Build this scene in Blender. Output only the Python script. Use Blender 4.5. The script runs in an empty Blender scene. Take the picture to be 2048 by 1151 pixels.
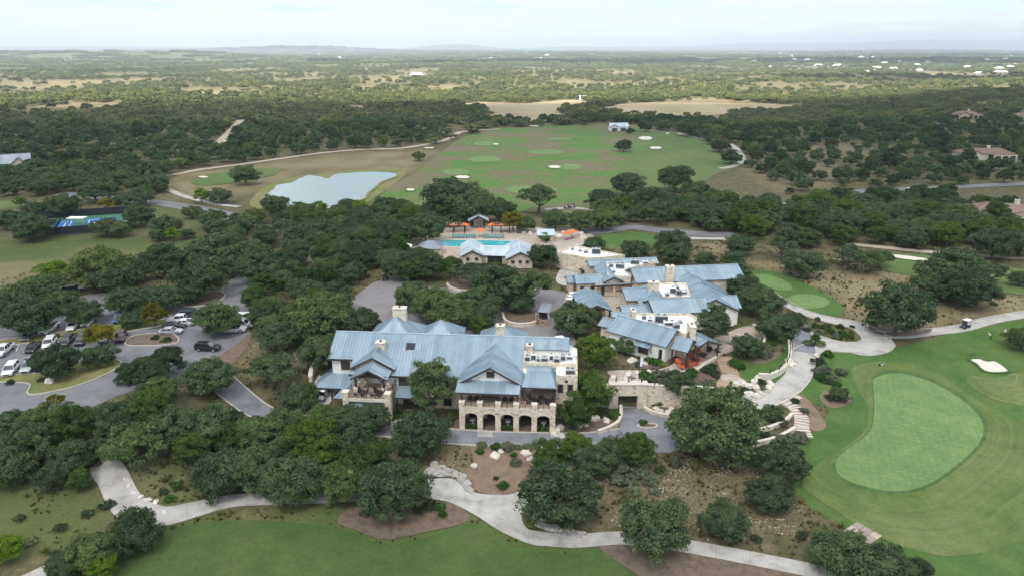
import bpy, bmesh, math, random
import numpy as np
from mathutils import Vector, Matrix, noise as mnoise
from mathutils.geometry import delaunay_2d_cdt

random.seed(7)
RNG = np.random.default_rng(7)
S = bpy.context.scene
COL = S.collection
rad = math.radians

# ------------------------------------------------------------------ camera
CAM_H = 62.0
F_PX = 1394.0                      # focal length in pixels of the 2048-wide photograph
PITCH = math.atan((575.5 - 92.0) / F_PX)
cam_d = bpy.data.cameras.new('camera')
cam_d.sensor_width = 36.0
cam_d.lens = 36.0 * F_PX / 2048.0
cam_d.clip_start = 1.0
cam_d.clip_end = 90000.0
cam = bpy.data.objects.new('camera', cam_d)
COL.objects.link(cam)
cam.location = (0, 0, CAM_H)
cam.rotation_euler = (math.pi / 2 - PITCH, 0, 0)
S.camera = cam

# ------------------------------------------------------------------ light
SUN_EL, SUN_AZ = rad(56), rad(205)          # azimuth clockwise from +Y: behind the camera, a little to the left
W = bpy.data.worlds.new('World')
S.world = W
W.use_nodes = True
nt = W.node_tree
nt.nodes.clear()
wo = nt.nodes.new('ShaderNodeOutputWorld')
bg = nt.nodes.new('ShaderNodeBackground')
bg.inputs['Strength'].default_value = 0.08
sky = nt.nodes.new('ShaderNodeTexSky')
sky.sky_type = 'NISHITA'
sky.sun_disc = False
sky.sun_elevation = SUN_EL
sky.sun_rotation = SUN_AZ
sky.altitude = 400
sky.air_density = 1.0
sky.dust_density = 0.1
sky.ozone_density = 2.0
tc = nt.nodes.new('ShaderNodeTexCoord')
sep = nt.nodes.new('ShaderNodeSeparateXYZ')
nt.links.new(tc.outputs['Generated'], sep.inputs[0])
zc = nt.nodes.new('ShaderNodeMath'); zc.operation = 'MAXIMUM'; zc.inputs[1].default_value = 0.0
nt.links.new(sep.outputs['Z'], zc.inputs[0])
za = nt.nodes.new('ShaderNodeMath'); za.operation = 'ADD'; za.inputs[1].default_value = 0.10
nt.links.new(zc.outputs[0], za.inputs[0])
dx = nt.nodes.new('ShaderNodeMath'); dx.operation = 'DIVIDE'
dy = nt.nodes.new('ShaderNodeMath'); dy.operation = 'DIVIDE'
nt.links.new(sep.outputs['X'], dx.inputs[0]); nt.links.new(za.outputs[0], dx.inputs[1])
nt.links.new(sep.outputs['Y'], dy.inputs[0]); nt.links.new(za.outputs[0], dy.inputs[1])
cmb = nt.nodes.new('ShaderNodeCombineXYZ')
nt.links.new(dx.outputs[0], cmb.inputs[0]); nt.links.new(dy.outputs[0], cmb.inputs[1])
cn = nt.nodes.new('ShaderNodeTexNoise')
cn.inputs['Scale'].default_value = 1.25
cn.inputs['Detail'].default_value = 7
cn.inputs['Roughness'].default_value = 0.56
cn.inputs['Distortion'].default_value = 0.3
nt.links.new(cmb.outputs[0], cn.inputs['Vector'])
cr = nt.nodes.new('ShaderNodeValToRGB')
cr.color_ramp.elements[0].position = 0.34
cr.color_ramp.elements[1].position = 0.54
nt.links.new(cn.outputs['Fac'], cr.inputs['Fac'])
cm = nt.nodes.new('ShaderNodeMath'); cm.operation = 'MULTIPLY'; cm.inputs[1].default_value = 0.85
nt.links.new(cr.outputs['Color'], cm.inputs[0])
# thin haze near the horizon whitens the sky itself
mx = nt.nodes.new('ShaderNodeMixRGB')
mx.inputs['Color2'].default_value = (6.3, 6.6, 6.75, 1)
nt.links.new(cm.outputs[0], mx.inputs['Fac'])
cool = nt.nodes.new('ShaderNodeMixRGB'); cool.blend_type = 'MULTIPLY'; cool.inputs[0].default_value = 1; cool.inputs[2].default_value = (.80, .96, 1.06, 1)
nt.links.new(sky.outputs[0], cool.inputs[1])
nt.links.new(cool.outputs[0], mx.inputs['Color1'])
nt.links.new(mx.outputs[0], bg.inputs['Color'])
nt.links.new(bg.outputs[0], wo.inputs['Surface'])

sun_d = bpy.data.lights.new('sun', 'SUN')
sun_d.energy = 5.0
sun_d.angle = rad(2.5)
sun_d.color = (1.0, 0.955, 0.88)
sun = bpy.data.objects.new('sun', sun_d)
COL.objects.link(sun)
SUN_V = Vector((math.sin(SUN_AZ) * math.cos(SUN_EL), math.cos(SUN_AZ) * math.cos(SUN_EL), math.sin(SUN_EL)))
sun.rotation_euler = SUN_V.to_track_quat('Z', 'Y').to_euler()
sun.location = (0, -60, 200)

S.view_settings.view_transform = 'Standard'
S.view_settings.look = 'None'
S.view_settings.exposure = 1.1
S.view_settings.gamma = 1.0
S.view_settings.use_curve_mapping = False
S.cycles.use_denoising = True
S.cycles.max_bounces = 6
S.cycles.diffuse_bounces = 3
S.cycles.glossy_bounces = 2
S.cycles.transmission_bounces = 3
S.cycles.transparent_max_bounces = 12
S.cycles.volume_bounces = 0
S.cycles.volume_max_steps = 64
S.cycles.use_adaptive_sampling = True
S.cycles.adaptive_threshold = 0.02

# ------------------------------------------------------------------ terrain height
def sst(a, b, t):
    t = np.clip((t - a) / (b - a), 0, 1)
    return t * t * (3 - 2 * t)

HILLS = [  # x, y, height, half width x, half width y
    (-3050, 9500, 46, 1300, 900), (-2450, 9000, 36, 900, 700), (-4600, 11500, 40, 1500, 800),
    (-1500, 13000, 38, 900, 700), (-1150, 12600, 46, 420, 400), (-620, 12600, 46, 380, 400),
    (9600, 17500, 150, 4200, 1200), (5200, 18500, 90, 3000, 900), (13500, 17000, 150, 3000, 1200),
    (-2600, 3900, 34, 700, 350), (-1750, 3700, 26, 500, 300), (-4000, 5200, 34, 900, 500),
    (1600, 15500, 58, 1500, 700), (3000, 14000, 40, 1200, 500), (-9000, 15000, 80, 3000, 900),
    (-200, 8500, 24, 900, 500), (760, 640, 16, 260, 260), (1150, 1000, 14, 420, 300)]

def H(x, y):
    x = np.asarray(x, float); y = np.asarray(y, float)
    left = sst(-40, -62, x)
    right = sst(29, 41, x)
    e = sst(9, 13, x)
    h_mid = 4.2 * (sst(110.5, 121.5, y) * (1 - e) + sst(112.9, 115.2, y) * e)
    h_left = 4.0 * sst(86, 101, y)
    h_right = 3.4 * sst(92, 140, y)
    h = h_mid * (1 - left) * (1 - right) + h_left * left + h_right * right
    k = sst(135, 160, y)
    h = h * (1 - k) + 4.0 * k
    lx = sst(-48, -78, x)
    h = h - 4.0 * (sst(165, 216, y) * lx + sst(232, 264, y) * (1 - lx))
    und = sst(300, 900, y)
    h = h + und * (3.0 * np.sin(x / 210 + 0.7) * np.cos(y / 260) + 2.0 * np.sin(x / 97 - y / 140))
    far = sst(1500, 6000, y)
    h = h + far * (7 * np.sin(x / 900 + 1.3) * np.sin(y / 700) + 6 * np.sin(x / 520 + y / 830) - 6)
    h = h + sst(5000, 12000, y) * (9 * np.sin(x / 1400 + y / 900 + .5) + 7 * np.cos(x / 600 - y / 1100))
    for hx, hy, hh, wx, wy in HILLS:
        h = h + hh * np.exp(-((x - hx) / wx) ** 2 - ((y - hy) / wy) ** 2)
    return h

CP, SP = math.cos(PITCH), math.sin(PITCH)
def ray(px, py):
    a = (px - 1024) / F_PX; b = (575.5 - py) / F_PX
    return a, CP + b * SP, -SP + b * CP
def at(px, py, z):
    """point at height z seen along a photo pixel"""
    d = ray(px, py); t = (z - CAM_H) / d[2]
    return Vector((d[0] * t, d[1] * t, z))
_T = np.concatenate([np.linspace(60, 400, 500), np.geomspace(401, 22000, 900)])
def ground(px, py, up=0.0):
    """where the photo pixel meets the terrain raised by `up`"""
    d = ray(px, py)
    x, y, z = d[0] * _T, d[1] * _T, CAM_H + d[2] * _T
    below = np.nonzero(z <= H(x, y) + up)[0]
    if len(below) == 0:
        t = _T[-1]
    else:
        i = below[0]
        if i == 0: t = _T[0]
        else:
            lo, hi = _T[i - 1], _T[i]
            for _ in range(14):
                m = (lo + hi) / 2
                if CAM_H + d[2] * m <= float(H(d[0] * m, d[1] * m)) + up: hi = m
                else: lo = m
            t = hi
    return Vector((d[0] * t, d[1] * t, float(H(d[0] * t, d[1] * t))))
def px_of(p):
    z = p[2] - CAM_H
    dep = p[1] * CP - z * SP
    return 1024 + F_PX * p[0] / dep, 575.5 - F_PX * (p[1] * SP + z * CP) / dep, dep

# ------------------------------------------------------------------ materials
MATS = {}
def nmat(name):
    m = bpy.data.materials.new(name); m.use_nodes = True
    t = m.node_tree; b = t.nodes['Principled BSDF']
    MATS[name] = m
    return m, t, b
def N(t, typ, **kw):
    n = t.nodes.new(typ)
    for k, v in kw.items():
        if hasattr(n, k): setattr(n, k, v)
        else: n.inputs[k.replace('_', ' ')].default_value = v
    return n
def L(t, a, b): t.links.new(a, b)
def c4(c): return (c[0], c[1], c[2], 1)
def ramp(t, fac, stops):
    r = t.nodes.new('ShaderNodeValToRGB')
    e = r.color_ramp.elements
    e[0].position, e[0].color = stops[0][0], c4(stops[0][1])
    e[1].position, e[1].color = stops[-1][0], c4(stops[-1][1])
    for p, c in stops[1:-1]:
        q = e.new(p); q.color = c4(c)
    L(t, fac, r.inputs['Fac'])
    return r
def noise_n(t, scale, detail=4, rough=0.55, dist=0.0, vec=None, obj=False):
    n = N(t, 'ShaderNodeTexNoise', Scale=scale, Detail=detail, Roughness=rough, Distortion=dist)
    if vec is None:
        tcn = t.nodes.new('ShaderNodeTexCoord') if obj else t.nodes.new('ShaderNodeNewGeometry')
        vec = tcn.outputs['Object'] if obj else tcn.outputs['Position']
    L(t, vec, n.inputs['Vector'])
    return n
def mix(t, fac, a, b, mode='MIX'):
    m = t.nodes.new('ShaderNodeMixRGB'); m.blend_type = mode
    for i, v in ((0, fac), (1, a), (2, b)):
        if hasattr(v, 'is_linked') or hasattr(v, 'links'): L(t, v, m.inputs[i])
        elif isinstance(v, (int, float)): m.inputs[i].default_value = v
        else: m.inputs[i].default_value = c4(v)
    return m.outputs[0]
def bump(t, b, h, strength=0.3, dist=0.05):
    n = N(t, 'ShaderNodeBump', Strength=strength, Distance=dist)
    L(t, h, n.inputs['Height']); L(t, n.outputs[0], b.inputs['Normal'])

def simple(name, col, rough=0.7, var=0.25, scale=1.5, metal=0.0, bmp=0.0, spec=0.4, detail=4, rnd=0.0):
    """one colour with a little procedural unevenness"""
    m, t, b = nmat(name)
    n = noise_n(t, scale, detail)
    lo = [max(0, c * (1 - var)) for c in col]; hi = [min(1, c * (1 + var)) for c in col]
    r = ramp(t, n.outputs['Fac'], [(0.3, lo), (0.7, hi)])
    out = r.outputs[0]
    if rnd:
        oi = t.nodes.new('ShaderNodeObjectInfo')
        rr = ramp(t, oi.outputs['Random'], [(0, (1 - rnd,) * 3), (1, (1, 1, 1))])
        out = mix(t, 1.0, out, rr.outputs[0], 'MULTIPLY')
    L(t, out, b.inputs['Base Color'])
    b.inputs['Roughness'].default_value = rough
    b.inputs['Metallic'].default_value = metal
    b.inputs['Specular IOR Level'].default_value = spec
    if bmp: bump(t, b, n.outputs['Fac'], bmp)
    return m

def leaf_mat(name, dark, light, trans=0.22, hue=0.45, size=0.55):
    m, t, b = nmat(name)
    t.nodes.remove(b)
    out = t.nodes['Material Output']
    n = noise_n(t, size, 3, 0.6)
    oi = t.nodes.new('ShaderNodeObjectInfo')
    col = ramp(t, n.outputs['Fac'], [(0.3, dark), (0.72, light)]).outputs[0]
    vr = ramp(t, oi.outputs['Random'], [(0, (1 - hue * .55, 1 - hue * .55, 1 - hue * .45)), (.45, (1, 1, 1)), (.8, (1.0 + hue * .2, 1 + hue * .22, 1 - hue * .05)), (1, (1.0 + hue * .75, 1 + hue * .5, 1 - hue * .25))]).outputs[0]
    col = mix(t, 1.0, col, vr, 'MULTIPLY')
    n2 = noise_n(t, 3.1, 2, 0.5)
    col = mix(t, 1.0, col, ramp(t, n2.outputs['Fac'], [(.32, (.62, .64, .66)), (.68, (1.28, 1.26, 1.12))]).outputs[0], 'MULTIPLY')
    n3 = noise_n(t, 0.012, 4, 0.6)
    col = mix(t, 1.0, col, ramp(t, n3.outputs['Fac'], [(.3, (.74, .80, .84)), (.7, (1.28, 1.2, 1.08))]).outputs[0], 'MULTIPLY')
    d = t.nodes.new('ShaderNodeBsdfDiffuse'); tr = t.nodes.new('ShaderNodeBsdfTranslucent')
    L(t, col, d.inputs[0]); L(t, col, tr.inputs[0])
    ms = t.nodes.new('ShaderNodeMixShader'); ms.inputs[0].default_value = trans
    L(t, d.outputs[0], ms.inputs[1]); L(t, tr.outputs[0], ms.inputs[2])
    L(t, ms.outputs[0], out.inputs['Surface'])
    return m

leaf_mat('oak_leaf', (0.050, 0.078, 0.042), (0.135, 0.192, 0.096))
leaf_mat('elm_leaf', (0.046, 0.086, 0.024), (0.105, 0.165, 0.046))
leaf_mat('lime_leaf', (0.085, 0.160, 0.018), (0.17, 0.28, 0.035))
leaf_mat('yellow_leaf', (0.10, 0.11, 0.016), (0.25, 0.22, 0.03))
leaf_mat('juniper_leaf', (0.038, 0.060, 0.036), (0.092, 0.130, 0.074))
leaf_mat('tuft_leaf', (0.075, 0.09, 0.032), (0.20, 0.18, 0.085), hue=.5)
leaf_mat('shrub_leaf', (0.03, 0.075, 0.02), (0.08, 0.16, 0.04))
leaf_mat('sage_leaf', (0.085, 0.115, 0.075), (0.19, 0.215, 0.15))
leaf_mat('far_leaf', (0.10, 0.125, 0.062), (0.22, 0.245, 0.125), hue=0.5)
simple('bark', (0.10, 0.085, 0.07), 0.9, 0.35, 3)

# ground ------------------------------------------------------------------
def ground_mat():
    m, t, b = nmat('ground_cover')
    at_ = t.nodes.new('ShaderNodeAttribute'); at_.attribute_name = 'cover'
    sp = t.nodes.new('ShaderNodeSeparateColor'); L(t, at_.outputs['Color'], sp.inputs[0])
    big = noise_n(t, 0.045, 5, 0.6)
    mid = noise_n(t, 0.35, 5, 0.65)
    fine = noise_n(t, 2.2, 5, 0.7)
    under = ramp(t, mid.outputs['Fac'], [(.3, (.055, .062, .028)), (.5, (.105, .098, .048)), (.72, (.19, .155, .095))]).outputs[0]
    green = ramp(t, big.outputs['Fac'], [(.3, (.055, .088, .028)), (.52, (.085, .115, .036)), (.7, (.14, .135, .055))]).outputs[0]
    dry = ramp(t, big.outputs['Fac'], [(.3, (.125, .125, .052)), (.45, (.20, .165, .092)), (.6, (.25, .205, .125)), (.75, (.13, .135, .055))]).outputs[0]
    rock = ramp(t, fine.outputs['Fac'], [(.38, (.12, .105, .055)), (.54, (.19, .15, .09)), (.66, (.33, .285, .22)), (.78, (.46, .42, .36))]).outputs[0]
    c = mix(t, sp.outputs[0], under, green)
    c = mix(t, sp.outputs[1], c, dry)
    c = mix(t, sp.outputs[2], c, rock)
    f = ramp(t, fine.outputs['Fac'], [(.25, (.62, .62, .62)), (.75, (1.32, 1.32, 1.32))]).outputs[0]
    c = mix(t, 1.0, c, f, 'MULTIPLY')
    # beyond a few kilometres single trees are no longer told apart: wooded country with pale clearings
    far1 = noise_n(t, 0.0021, 7, 0.62, 0.4)
    far2 = noise_n(t, 0.012, 6, 0.7)
    wood = ramp(t, far2.outputs['Fac'], [(.3, (.055, .072, .036)), (.55, (.10, .115, .055)), (.72, (.17, .16, .085))]).outputs[0]
    fcol = mix(t, ramp(t, far1.outputs['Fac'], [(.58, (0, 0, 0)), (.66, (1, 1, 1))]).outputs[0], wood, (.26, .22, .14))
    mxr = N(t, 'ShaderNodeMapRange', From_Min=1700, From_Max=2600)
    gp = t.nodes.new('ShaderNodeNewGeometry'); sx = t.nodes.new('ShaderNodeSeparateXYZ')
    L(t, gp.outputs['Position'], sx.inputs[0]); L(t, sx.outputs['Y'], mxr.inputs['Value'])
    c = mix(t, mxr.outputs[0], c, fcol)
    L(t, c, b.inputs['Base Color'])
    b.inputs['Roughness'].default_value = 0.95
    b.inputs['Specular IOR Level'].default_value = 0.1
    bump(t, b, fine.outputs['Fac'], 0.5, 0.12)
ground_mat()

def turf(name, stops, scale=0.12, wave=None, fine=1.6, rough=0.9):
    m, t, b = nmat(name)
    n = noise_n(t, scale, 5, 0.6)
    c = ramp(t, n.outputs['Fac'], stops).outputs[0]
    f = noise_n(t, fine, 4, 0.7)
    c = mix(t, 1.0, c, ramp(t, f.outputs['Fac'], [(.25, (.8, .8, .8)), (.75, (1.18, 1.18, 1.18))]).outputs[0], 'MULTIPLY')
    w_ = noise_n(t, .3, 5, .65, .5)
    c = mix(t, 1.0, c, ramp(t, w_.outputs['Fac'], [(.28, (.80, .84, .80)), (.5, (1, 1, 1)), (.74, (1.26, 1.16, 1.1))]).outputs[0], 'MULTIPLY')
    if wave == 'rings':                      # mowing rings follow the distance to the green's edge
        a = t.nodes.new('ShaderNodeAttribute'); a.attribute_name = 'edge'
        wn = noise_n(t, 0.08, 3, 0.5)
        ad = N(t, 'ShaderNodeMath', operation='MULTIPLY_ADD'); ad.inputs[1].default_value = 1.6
        L(t, wn.outputs['Fac'], ad.inputs[0]); L(t, a.outputs['Fac'], ad.inputs[2])
        cx = t.nodes.new('ShaderNodeCombineXYZ'); L(t, ad.outputs[0], cx.inputs[0])
        w2 = N(t, 'ShaderNodeTexNoise', Scale=1.15, Detail=3.0, Roughness=0.75)
        L(t, cx.outputs[0], w2.inputs['Vector'])
        c = mix(t, 1.0, c, ramp(t, w2.outputs['Fac'], [(.36, (.82, .88, .82)), (.64, (1.2, 1.14, 1.08))]).outputs[0], 'MULTIPLY')
    elif wave:
        for ang in wave:
            mp = N(t, 'ShaderNodeMapping'); mp.inputs['Rotation'].default_value = (0, 0, ang)
            g = t.nodes.new('ShaderNodeNewGeometry'); L(t, g.outputs['Position'], mp.inputs['Vector'])
            w2 = N(t, 'ShaderNodeTexWave', Scale=0.28, Distortion=0.6, Detail=1.0)
            L(t, mp.outputs[0], w2.inputs['Vector'])
            c = mix(t, 1.0, c, ramp(t, w2.outputs['Fac'], [(.2, (.97, .98, .97)), (.8, (1.03, 1.02, 1.03))]).outputs[0], 'MULTIPLY')
    L(t, c, b.inputs['Base Color'])
    b.inputs['Roughness'].default_value = rough
    b.inputs['Specular IOR Level'].default_value = 0.15
    bump(t, b, f.outputs['Fac'], 0.3, 0.04)
    return m
turf('lawn_turf', [(.3, (.048, .105, .026)), (.5, (.066, .13, .032)), (.7, (.10, .15, .045))], 0.09)
turf('fairway_turf', [(.3, (.066, .118, .034)), (.5, (.098, .148, .046)), (.72, (.15, .175, .07))], 0.06, 'rings')
turf('collar_turf', [(.3, (.055, .11, .036)), (.7, (.08, .14, .046))], 0.4)
turf('green_turf', [(.3, (.118, .20, .07)), (.7, (.155, .24, .09))], 0.07, (0.35, 1.92))
turf('range_turf', [(.30, (.060, .165, .034)), (.44, (.085, .17, .040)), (.50, (.125, .15, .056)), (.57, (.15, .132, .078)), (.74, (.175, .148, .095))], 0.030)
turf('lawn_dark', [(.3, (.046, .086, .026)), (.5, (.062, .104, .031)), (.72, (.098, .118, .046))], 0.06)
turf('meadow_turf', [(.28, (.10, .155, .04)), (.45, (.16, .18, .06)), (.6, (.21, .18, .09)), (.78, (.115, .15, .045))], 0.05)
turf('fairway_plain', [(.3, (.075, .135, .038)), (.7, (.125, .165, .058))], 0.03)
turf('straw_field', [(.3, (.27, .225, .13)), (.6, (.36, .30, .19)), (.8, (.21, .19, .105))], 0.02)
simple('sand', (.62, .57, .49), 0.95, .1, .8)
def road_mat(name, col, stain=.35, scale=.25, warm=(1, 1, 1)):
    m, t, b = nmat(name)
    a = noise_n(t, scale, 6, .65, .4); f = noise_n(t, 5, 4, .7)
    c = ramp(t, a.outputs['Fac'], [(.28, [x * (1 - stain) for x in col]), (.5, col), (.72, [min(1, x * (1 + stain * .55)) for x in col])]).outputs[0]
    c = mix(t, 1.0, c, ramp(t, f.outputs['Fac'], [(.3, (.88, .88, .88)), (.7, (1.1, 1.1, 1.1))]).outputs[0], 'MULTIPLY')
    L(t, c, b.inputs['Base Color']); b.inputs['Roughness'].default_value = .85
    b.inputs['Specular IOR Level'].default_value = .25
    bump(t, b, f.outputs['Fac'], .2, .02)
road_mat('asphalt', (.175, .175, .188), .3)
road_mat('old_asphalt', (.20, .205, .23), .35, .3)
road_mat('concrete', (.40, .385, .36), .42, .3)
road_mat('kerb_concrete', (.46, .43, .39), .2, .5)
road_mat('court_paving', (.215, .20, .205), .2, .3)
road_mat('terrace_paving', (.41, .345, .285), .25, .6)
road_mat('dirt_track', (.42, .35, .27), .25, .3)
road_mat('mulch', (.15, .11, .082), .45, .9)
road_mat('gravel_bed', (.20, .145, .10), .4, .5)
road_mat('gravel', (.30, .25, .21), .3, 1.0)

# ------------------------------------------------------------------ mesh helpers
class MB:
    def __init__(s): s.v = []; s.f = []; s.m = []; s.cur = 0
    def add(s, vs, fs):
        o = len(s.v); s.v += [tuple(v) for v in vs]
        for f in fs: s.f.append(tuple(o + i for i in f)); s.m.append(s.cur)
    def box(s, x0, x1, y0, y1, z0, z1):
        s.add([(x0, y0, z0), (x1, y0, z0), (x1, y1, z0), (x0, y1, z0), (x0, y0, z1), (x1, y0, z1), (x1, y1, z1), (x0, y1, z1)],
              [(0, 3, 2, 1), (4, 5, 6, 7), (0, 1, 5, 4), (1, 2, 6, 5), (2, 3, 7, 6), (3, 0, 4, 7)])
        return s
    def cbox(s, x, y, z, a, b, c):
        return s.box(x - a / 2, x + a / 2, y - b / 2, y + b / 2, z, z + c)
    def bevbox(s, x0, x1, y0, y1, z0, z1, r):
        """box with chamfered vertical and top edges"""
        lo = [(x0 + r, y0), (x1 - r, y0), (x1, y0 + r), (x1, y1 - r), (x1 - r, y1), (x0 + r, y1), (x0, y1 - r), (x0, y0 + r)]
        cx, cy = (x0 + x1) / 2, (y0 + y1) / 2
        ux, uy = 1 - 2 * r / max(1e-6, x1 - x0), 1 - 2 * r / max(1e-6, y1 - y0)
        hi = [(cx + (a - cx) * ux, cy + (b - cy) * uy) for a, b in lo]
        return s.loft([[(a, b, z0) for a, b in lo], [(a, b, z1 - r) for a, b in lo], [(a, b, z1) for a, b in hi]])
    def loft(s, rings, cap=True, close=True):
        n = len(rings[0]); vs = [p for r in rings for p in r]; fs = []
        for k in range(len(rings) - 1):
            for i in range(n if close else n - 1):
                j = (i + 1) % n
                fs.append((k * n + i, k * n + j, (k + 1) * n + j, (k + 1) * n + i))
        if cap:
            fs.append(tuple(range(n - 1, -1, -1))); fs.append(tuple((len(rings) - 1) * n + i for i in range(n)))
        s.add(vs, fs); return s
    def cyl(s, p0, p1, r0, r1=None, n=8):
        r1 = r0 if r1 is None else r1
        p0, p1 = Vector(p0), Vector(p1); d = (p1 - p0)
        q = d.to_track_quat('Z', 'Y')
        rings = []
        for p, r in ((p0, r0), (p1, r1)):
            rings.append([p + q @ Vector((r * math.cos(2 * math.pi * i / n), r * math.sin(2 * math.pi * i / n), 0)) for i in range(n)])
        return s.loft(rings)
    def tube(s, pts, rs, n=6):
        rings = []
        for i, p in enumerate(pts):
            p = Vector(p); a = Vector(pts[max(0, i - 1)]); b = Vector(pts[min(len(pts) - 1, i + 1)])
            q = (b - a).to_track_quat('Z', 'Y'); r = rs[i]
            rings.append([p + q @ Vector((r * math.cos(2 * math.pi * k / n), r * math.sin(2 * math.pi * k / n), 0)) for k in range(n)])
        return s.loft(rings)
    def prism(s, poly, dz=None, vec=None):
        """extrude a 3-D polygon along vec"""
        v = Vector(vec) if vec is not None else Vector((0, 0, dz))
        n = len(poly); a = [Vector(p) for p in poly]
        s.add(a + [p + v for p in a], [tuple(range(n - 1, -1, -1)), tuple(range(n, 2 * n))] + [(i, (i + 1) % n, n + (i + 1) % n, n + i) for i in range(n)])
        return s
    def blob(s, c, r, seed=0, sub=2, rough=.25, flat=.7):
        bm = bmesh.new(); bmesh.ops.create_icosphere(bm, subdivisions=sub, radius=1)
        vs = []
        for v in bm.verts:
            k = 1 + rough * mnoise.noise(v.co * 1.7 + Vector((seed * 3.7, seed * 1.3, seed)))
            k += rough * .5 * mnoise.noise(v.co * 4.1 + Vector((seed, seed * 2.1, 0)))
            rr = r if isinstance(r, (tuple, list)) else (r, r, r * flat)
            vs.append((c[0] + v.co.x * k * rr[0], c[1] + v.co.y * k * rr[1], c[2] + v.co.z * k * rr[2]))
        s.add(vs, [tuple(v.index for v in f.verts) for f in bm.faces]); bm.free(); return s
    def mesh(s, name, mats, smooth=False):
        me = bpy.data.meshes.new(name); me.from_pydata(s.v, [], s.f)
        for mt in (mats if isinstance(mats, (list, tuple)) else [mats]): me.materials.append(MATS[mt] if isinstance(mt, str) else mt)
        if any(s.m): me.polygons.foreach_set('material_index', s.m)
        if smooth: me.polygons.foreach_set('use_smooth', [True] * len(me.polygons))
        me.update()
        bm = bmesh.new(); bm.from_mesh(me); bmesh.ops.recalc_face_normals(bm, faces=bm.faces); bm.to_mesh(me); bm.free()
        return me
    def build(s, name, mats, parent=None, smooth=False, loc=None, rz=None):
        return link(name, s.mesh(name, mats, smooth), parent, loc, rz)
def link(name, data, parent=None, loc=None, rz=None):
    o = bpy.data.objects.new(name, data); COL.objects.link(o)
    if parent is not None: o.parent = parent
    if loc is not None: o.location = loc
    if rz is not None: o.rotation_euler = (0, 0, rz)
    return o
def tag(o, label=None, cat=None, group=None, kind=None):
    if label: o['label'] = label
    if cat: o['category'] = cat
    if group: o['group'] = group
    if kind: o['kind'] = kind
    return o
def thing(name, label, cat, loc=(0, 0, 0), rz=0.0, group=None):
    return tag(link(name, None, None, loc, rz), label, cat, group)
def copy_tree(o, parent=None):
    c = o.copy(); COL.objects.link(c); c.parent = parent
    for ch in list(o.children): copy_tree(ch, c)
    return c
def struct(o, label=None): return tag(o, label, kind='structure')
ORD = ['first', 'second', 'third', 'fourth', 'fifth', 'sixth', 'seventh', 'eighth', 'ninth', 'tenth', 'eleventh', 'twelfth',
       'thirteenth', 'fourteenth', 'fifteenth', 'sixteenth', 'seventeenth', 'eighteenth', 'nineteenth', 'twentieth']
def nth(i, n, what='from the left'):
    if n == 1: return ''
    if i == 0: return 'leftmost'
    if i == n - 1: return 'rightmost'
    o = ORD[i] if i < 20 else f"{i + 1}{ {1: 'st', 2: 'nd', 3: 'rd'}.get((i + 1) % 10, 'th')}"
    return o + ' ' + what
# ------------------------------------------------------------------ ground sheet
def axis(lo, hi, a, b, step, g):
    c = list(np.arange(a, b + 1e-6, step))
    s, x = step, b
    while x < hi:
        s *= g; x += s; c.append(min(x, hi))
    s, x = step, a; pre = []
    while x > lo:
        s *= g; x -= s; pre.append(max(x, lo))
    return np.array(sorted(set(pre + c)))
AX = axis(-26000, 26000, -118, 118, 1.25, 1.075)
AY = axis(-900, 27000, 62, 170, 1.25, 1.045)

def wpoly(pts, z=None): return [ground(*p) if z is None else at(p[0], p[1], z) for p in pts]
def inside(X, Y, poly):
    res = np.zeros(X.shape, bool); n = len(poly)
    for i in range(n):
        x0, y0 = poly[i][0], poly[i][1]; x1, y1 = poly[(i + 1) % n][0], poly[(i + 1) % n][1]
        c = ((y0 > Y) != (y1 > Y))
        with np.errstate(divide='ignore', invalid='ignore'):
            res ^= c & (X < (x1 - x0) * (Y - y0) / (y1 - y0) + x0)
    return res
def edge_dist(X, Y, poly):
    d = np.full(X.shape, 1e9); n = len(poly)
    for i in range(n):
        ax, ay = poly[i][0], poly[i][1]; bx, by = poly[(i + 1) % n][0], poly[(i + 1) % n][1]
        vx, vy = bx - ax, by - ay; l2 = vx * vx + vy * vy + 1e-9
        t = np.clip(((X - ax) * vx + (Y - ay) * vy) / l2, 0, 1)
        d = np.minimum(d, np.hypot(X - ax - t * vx, Y - ay - t * vy))
    return d
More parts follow.
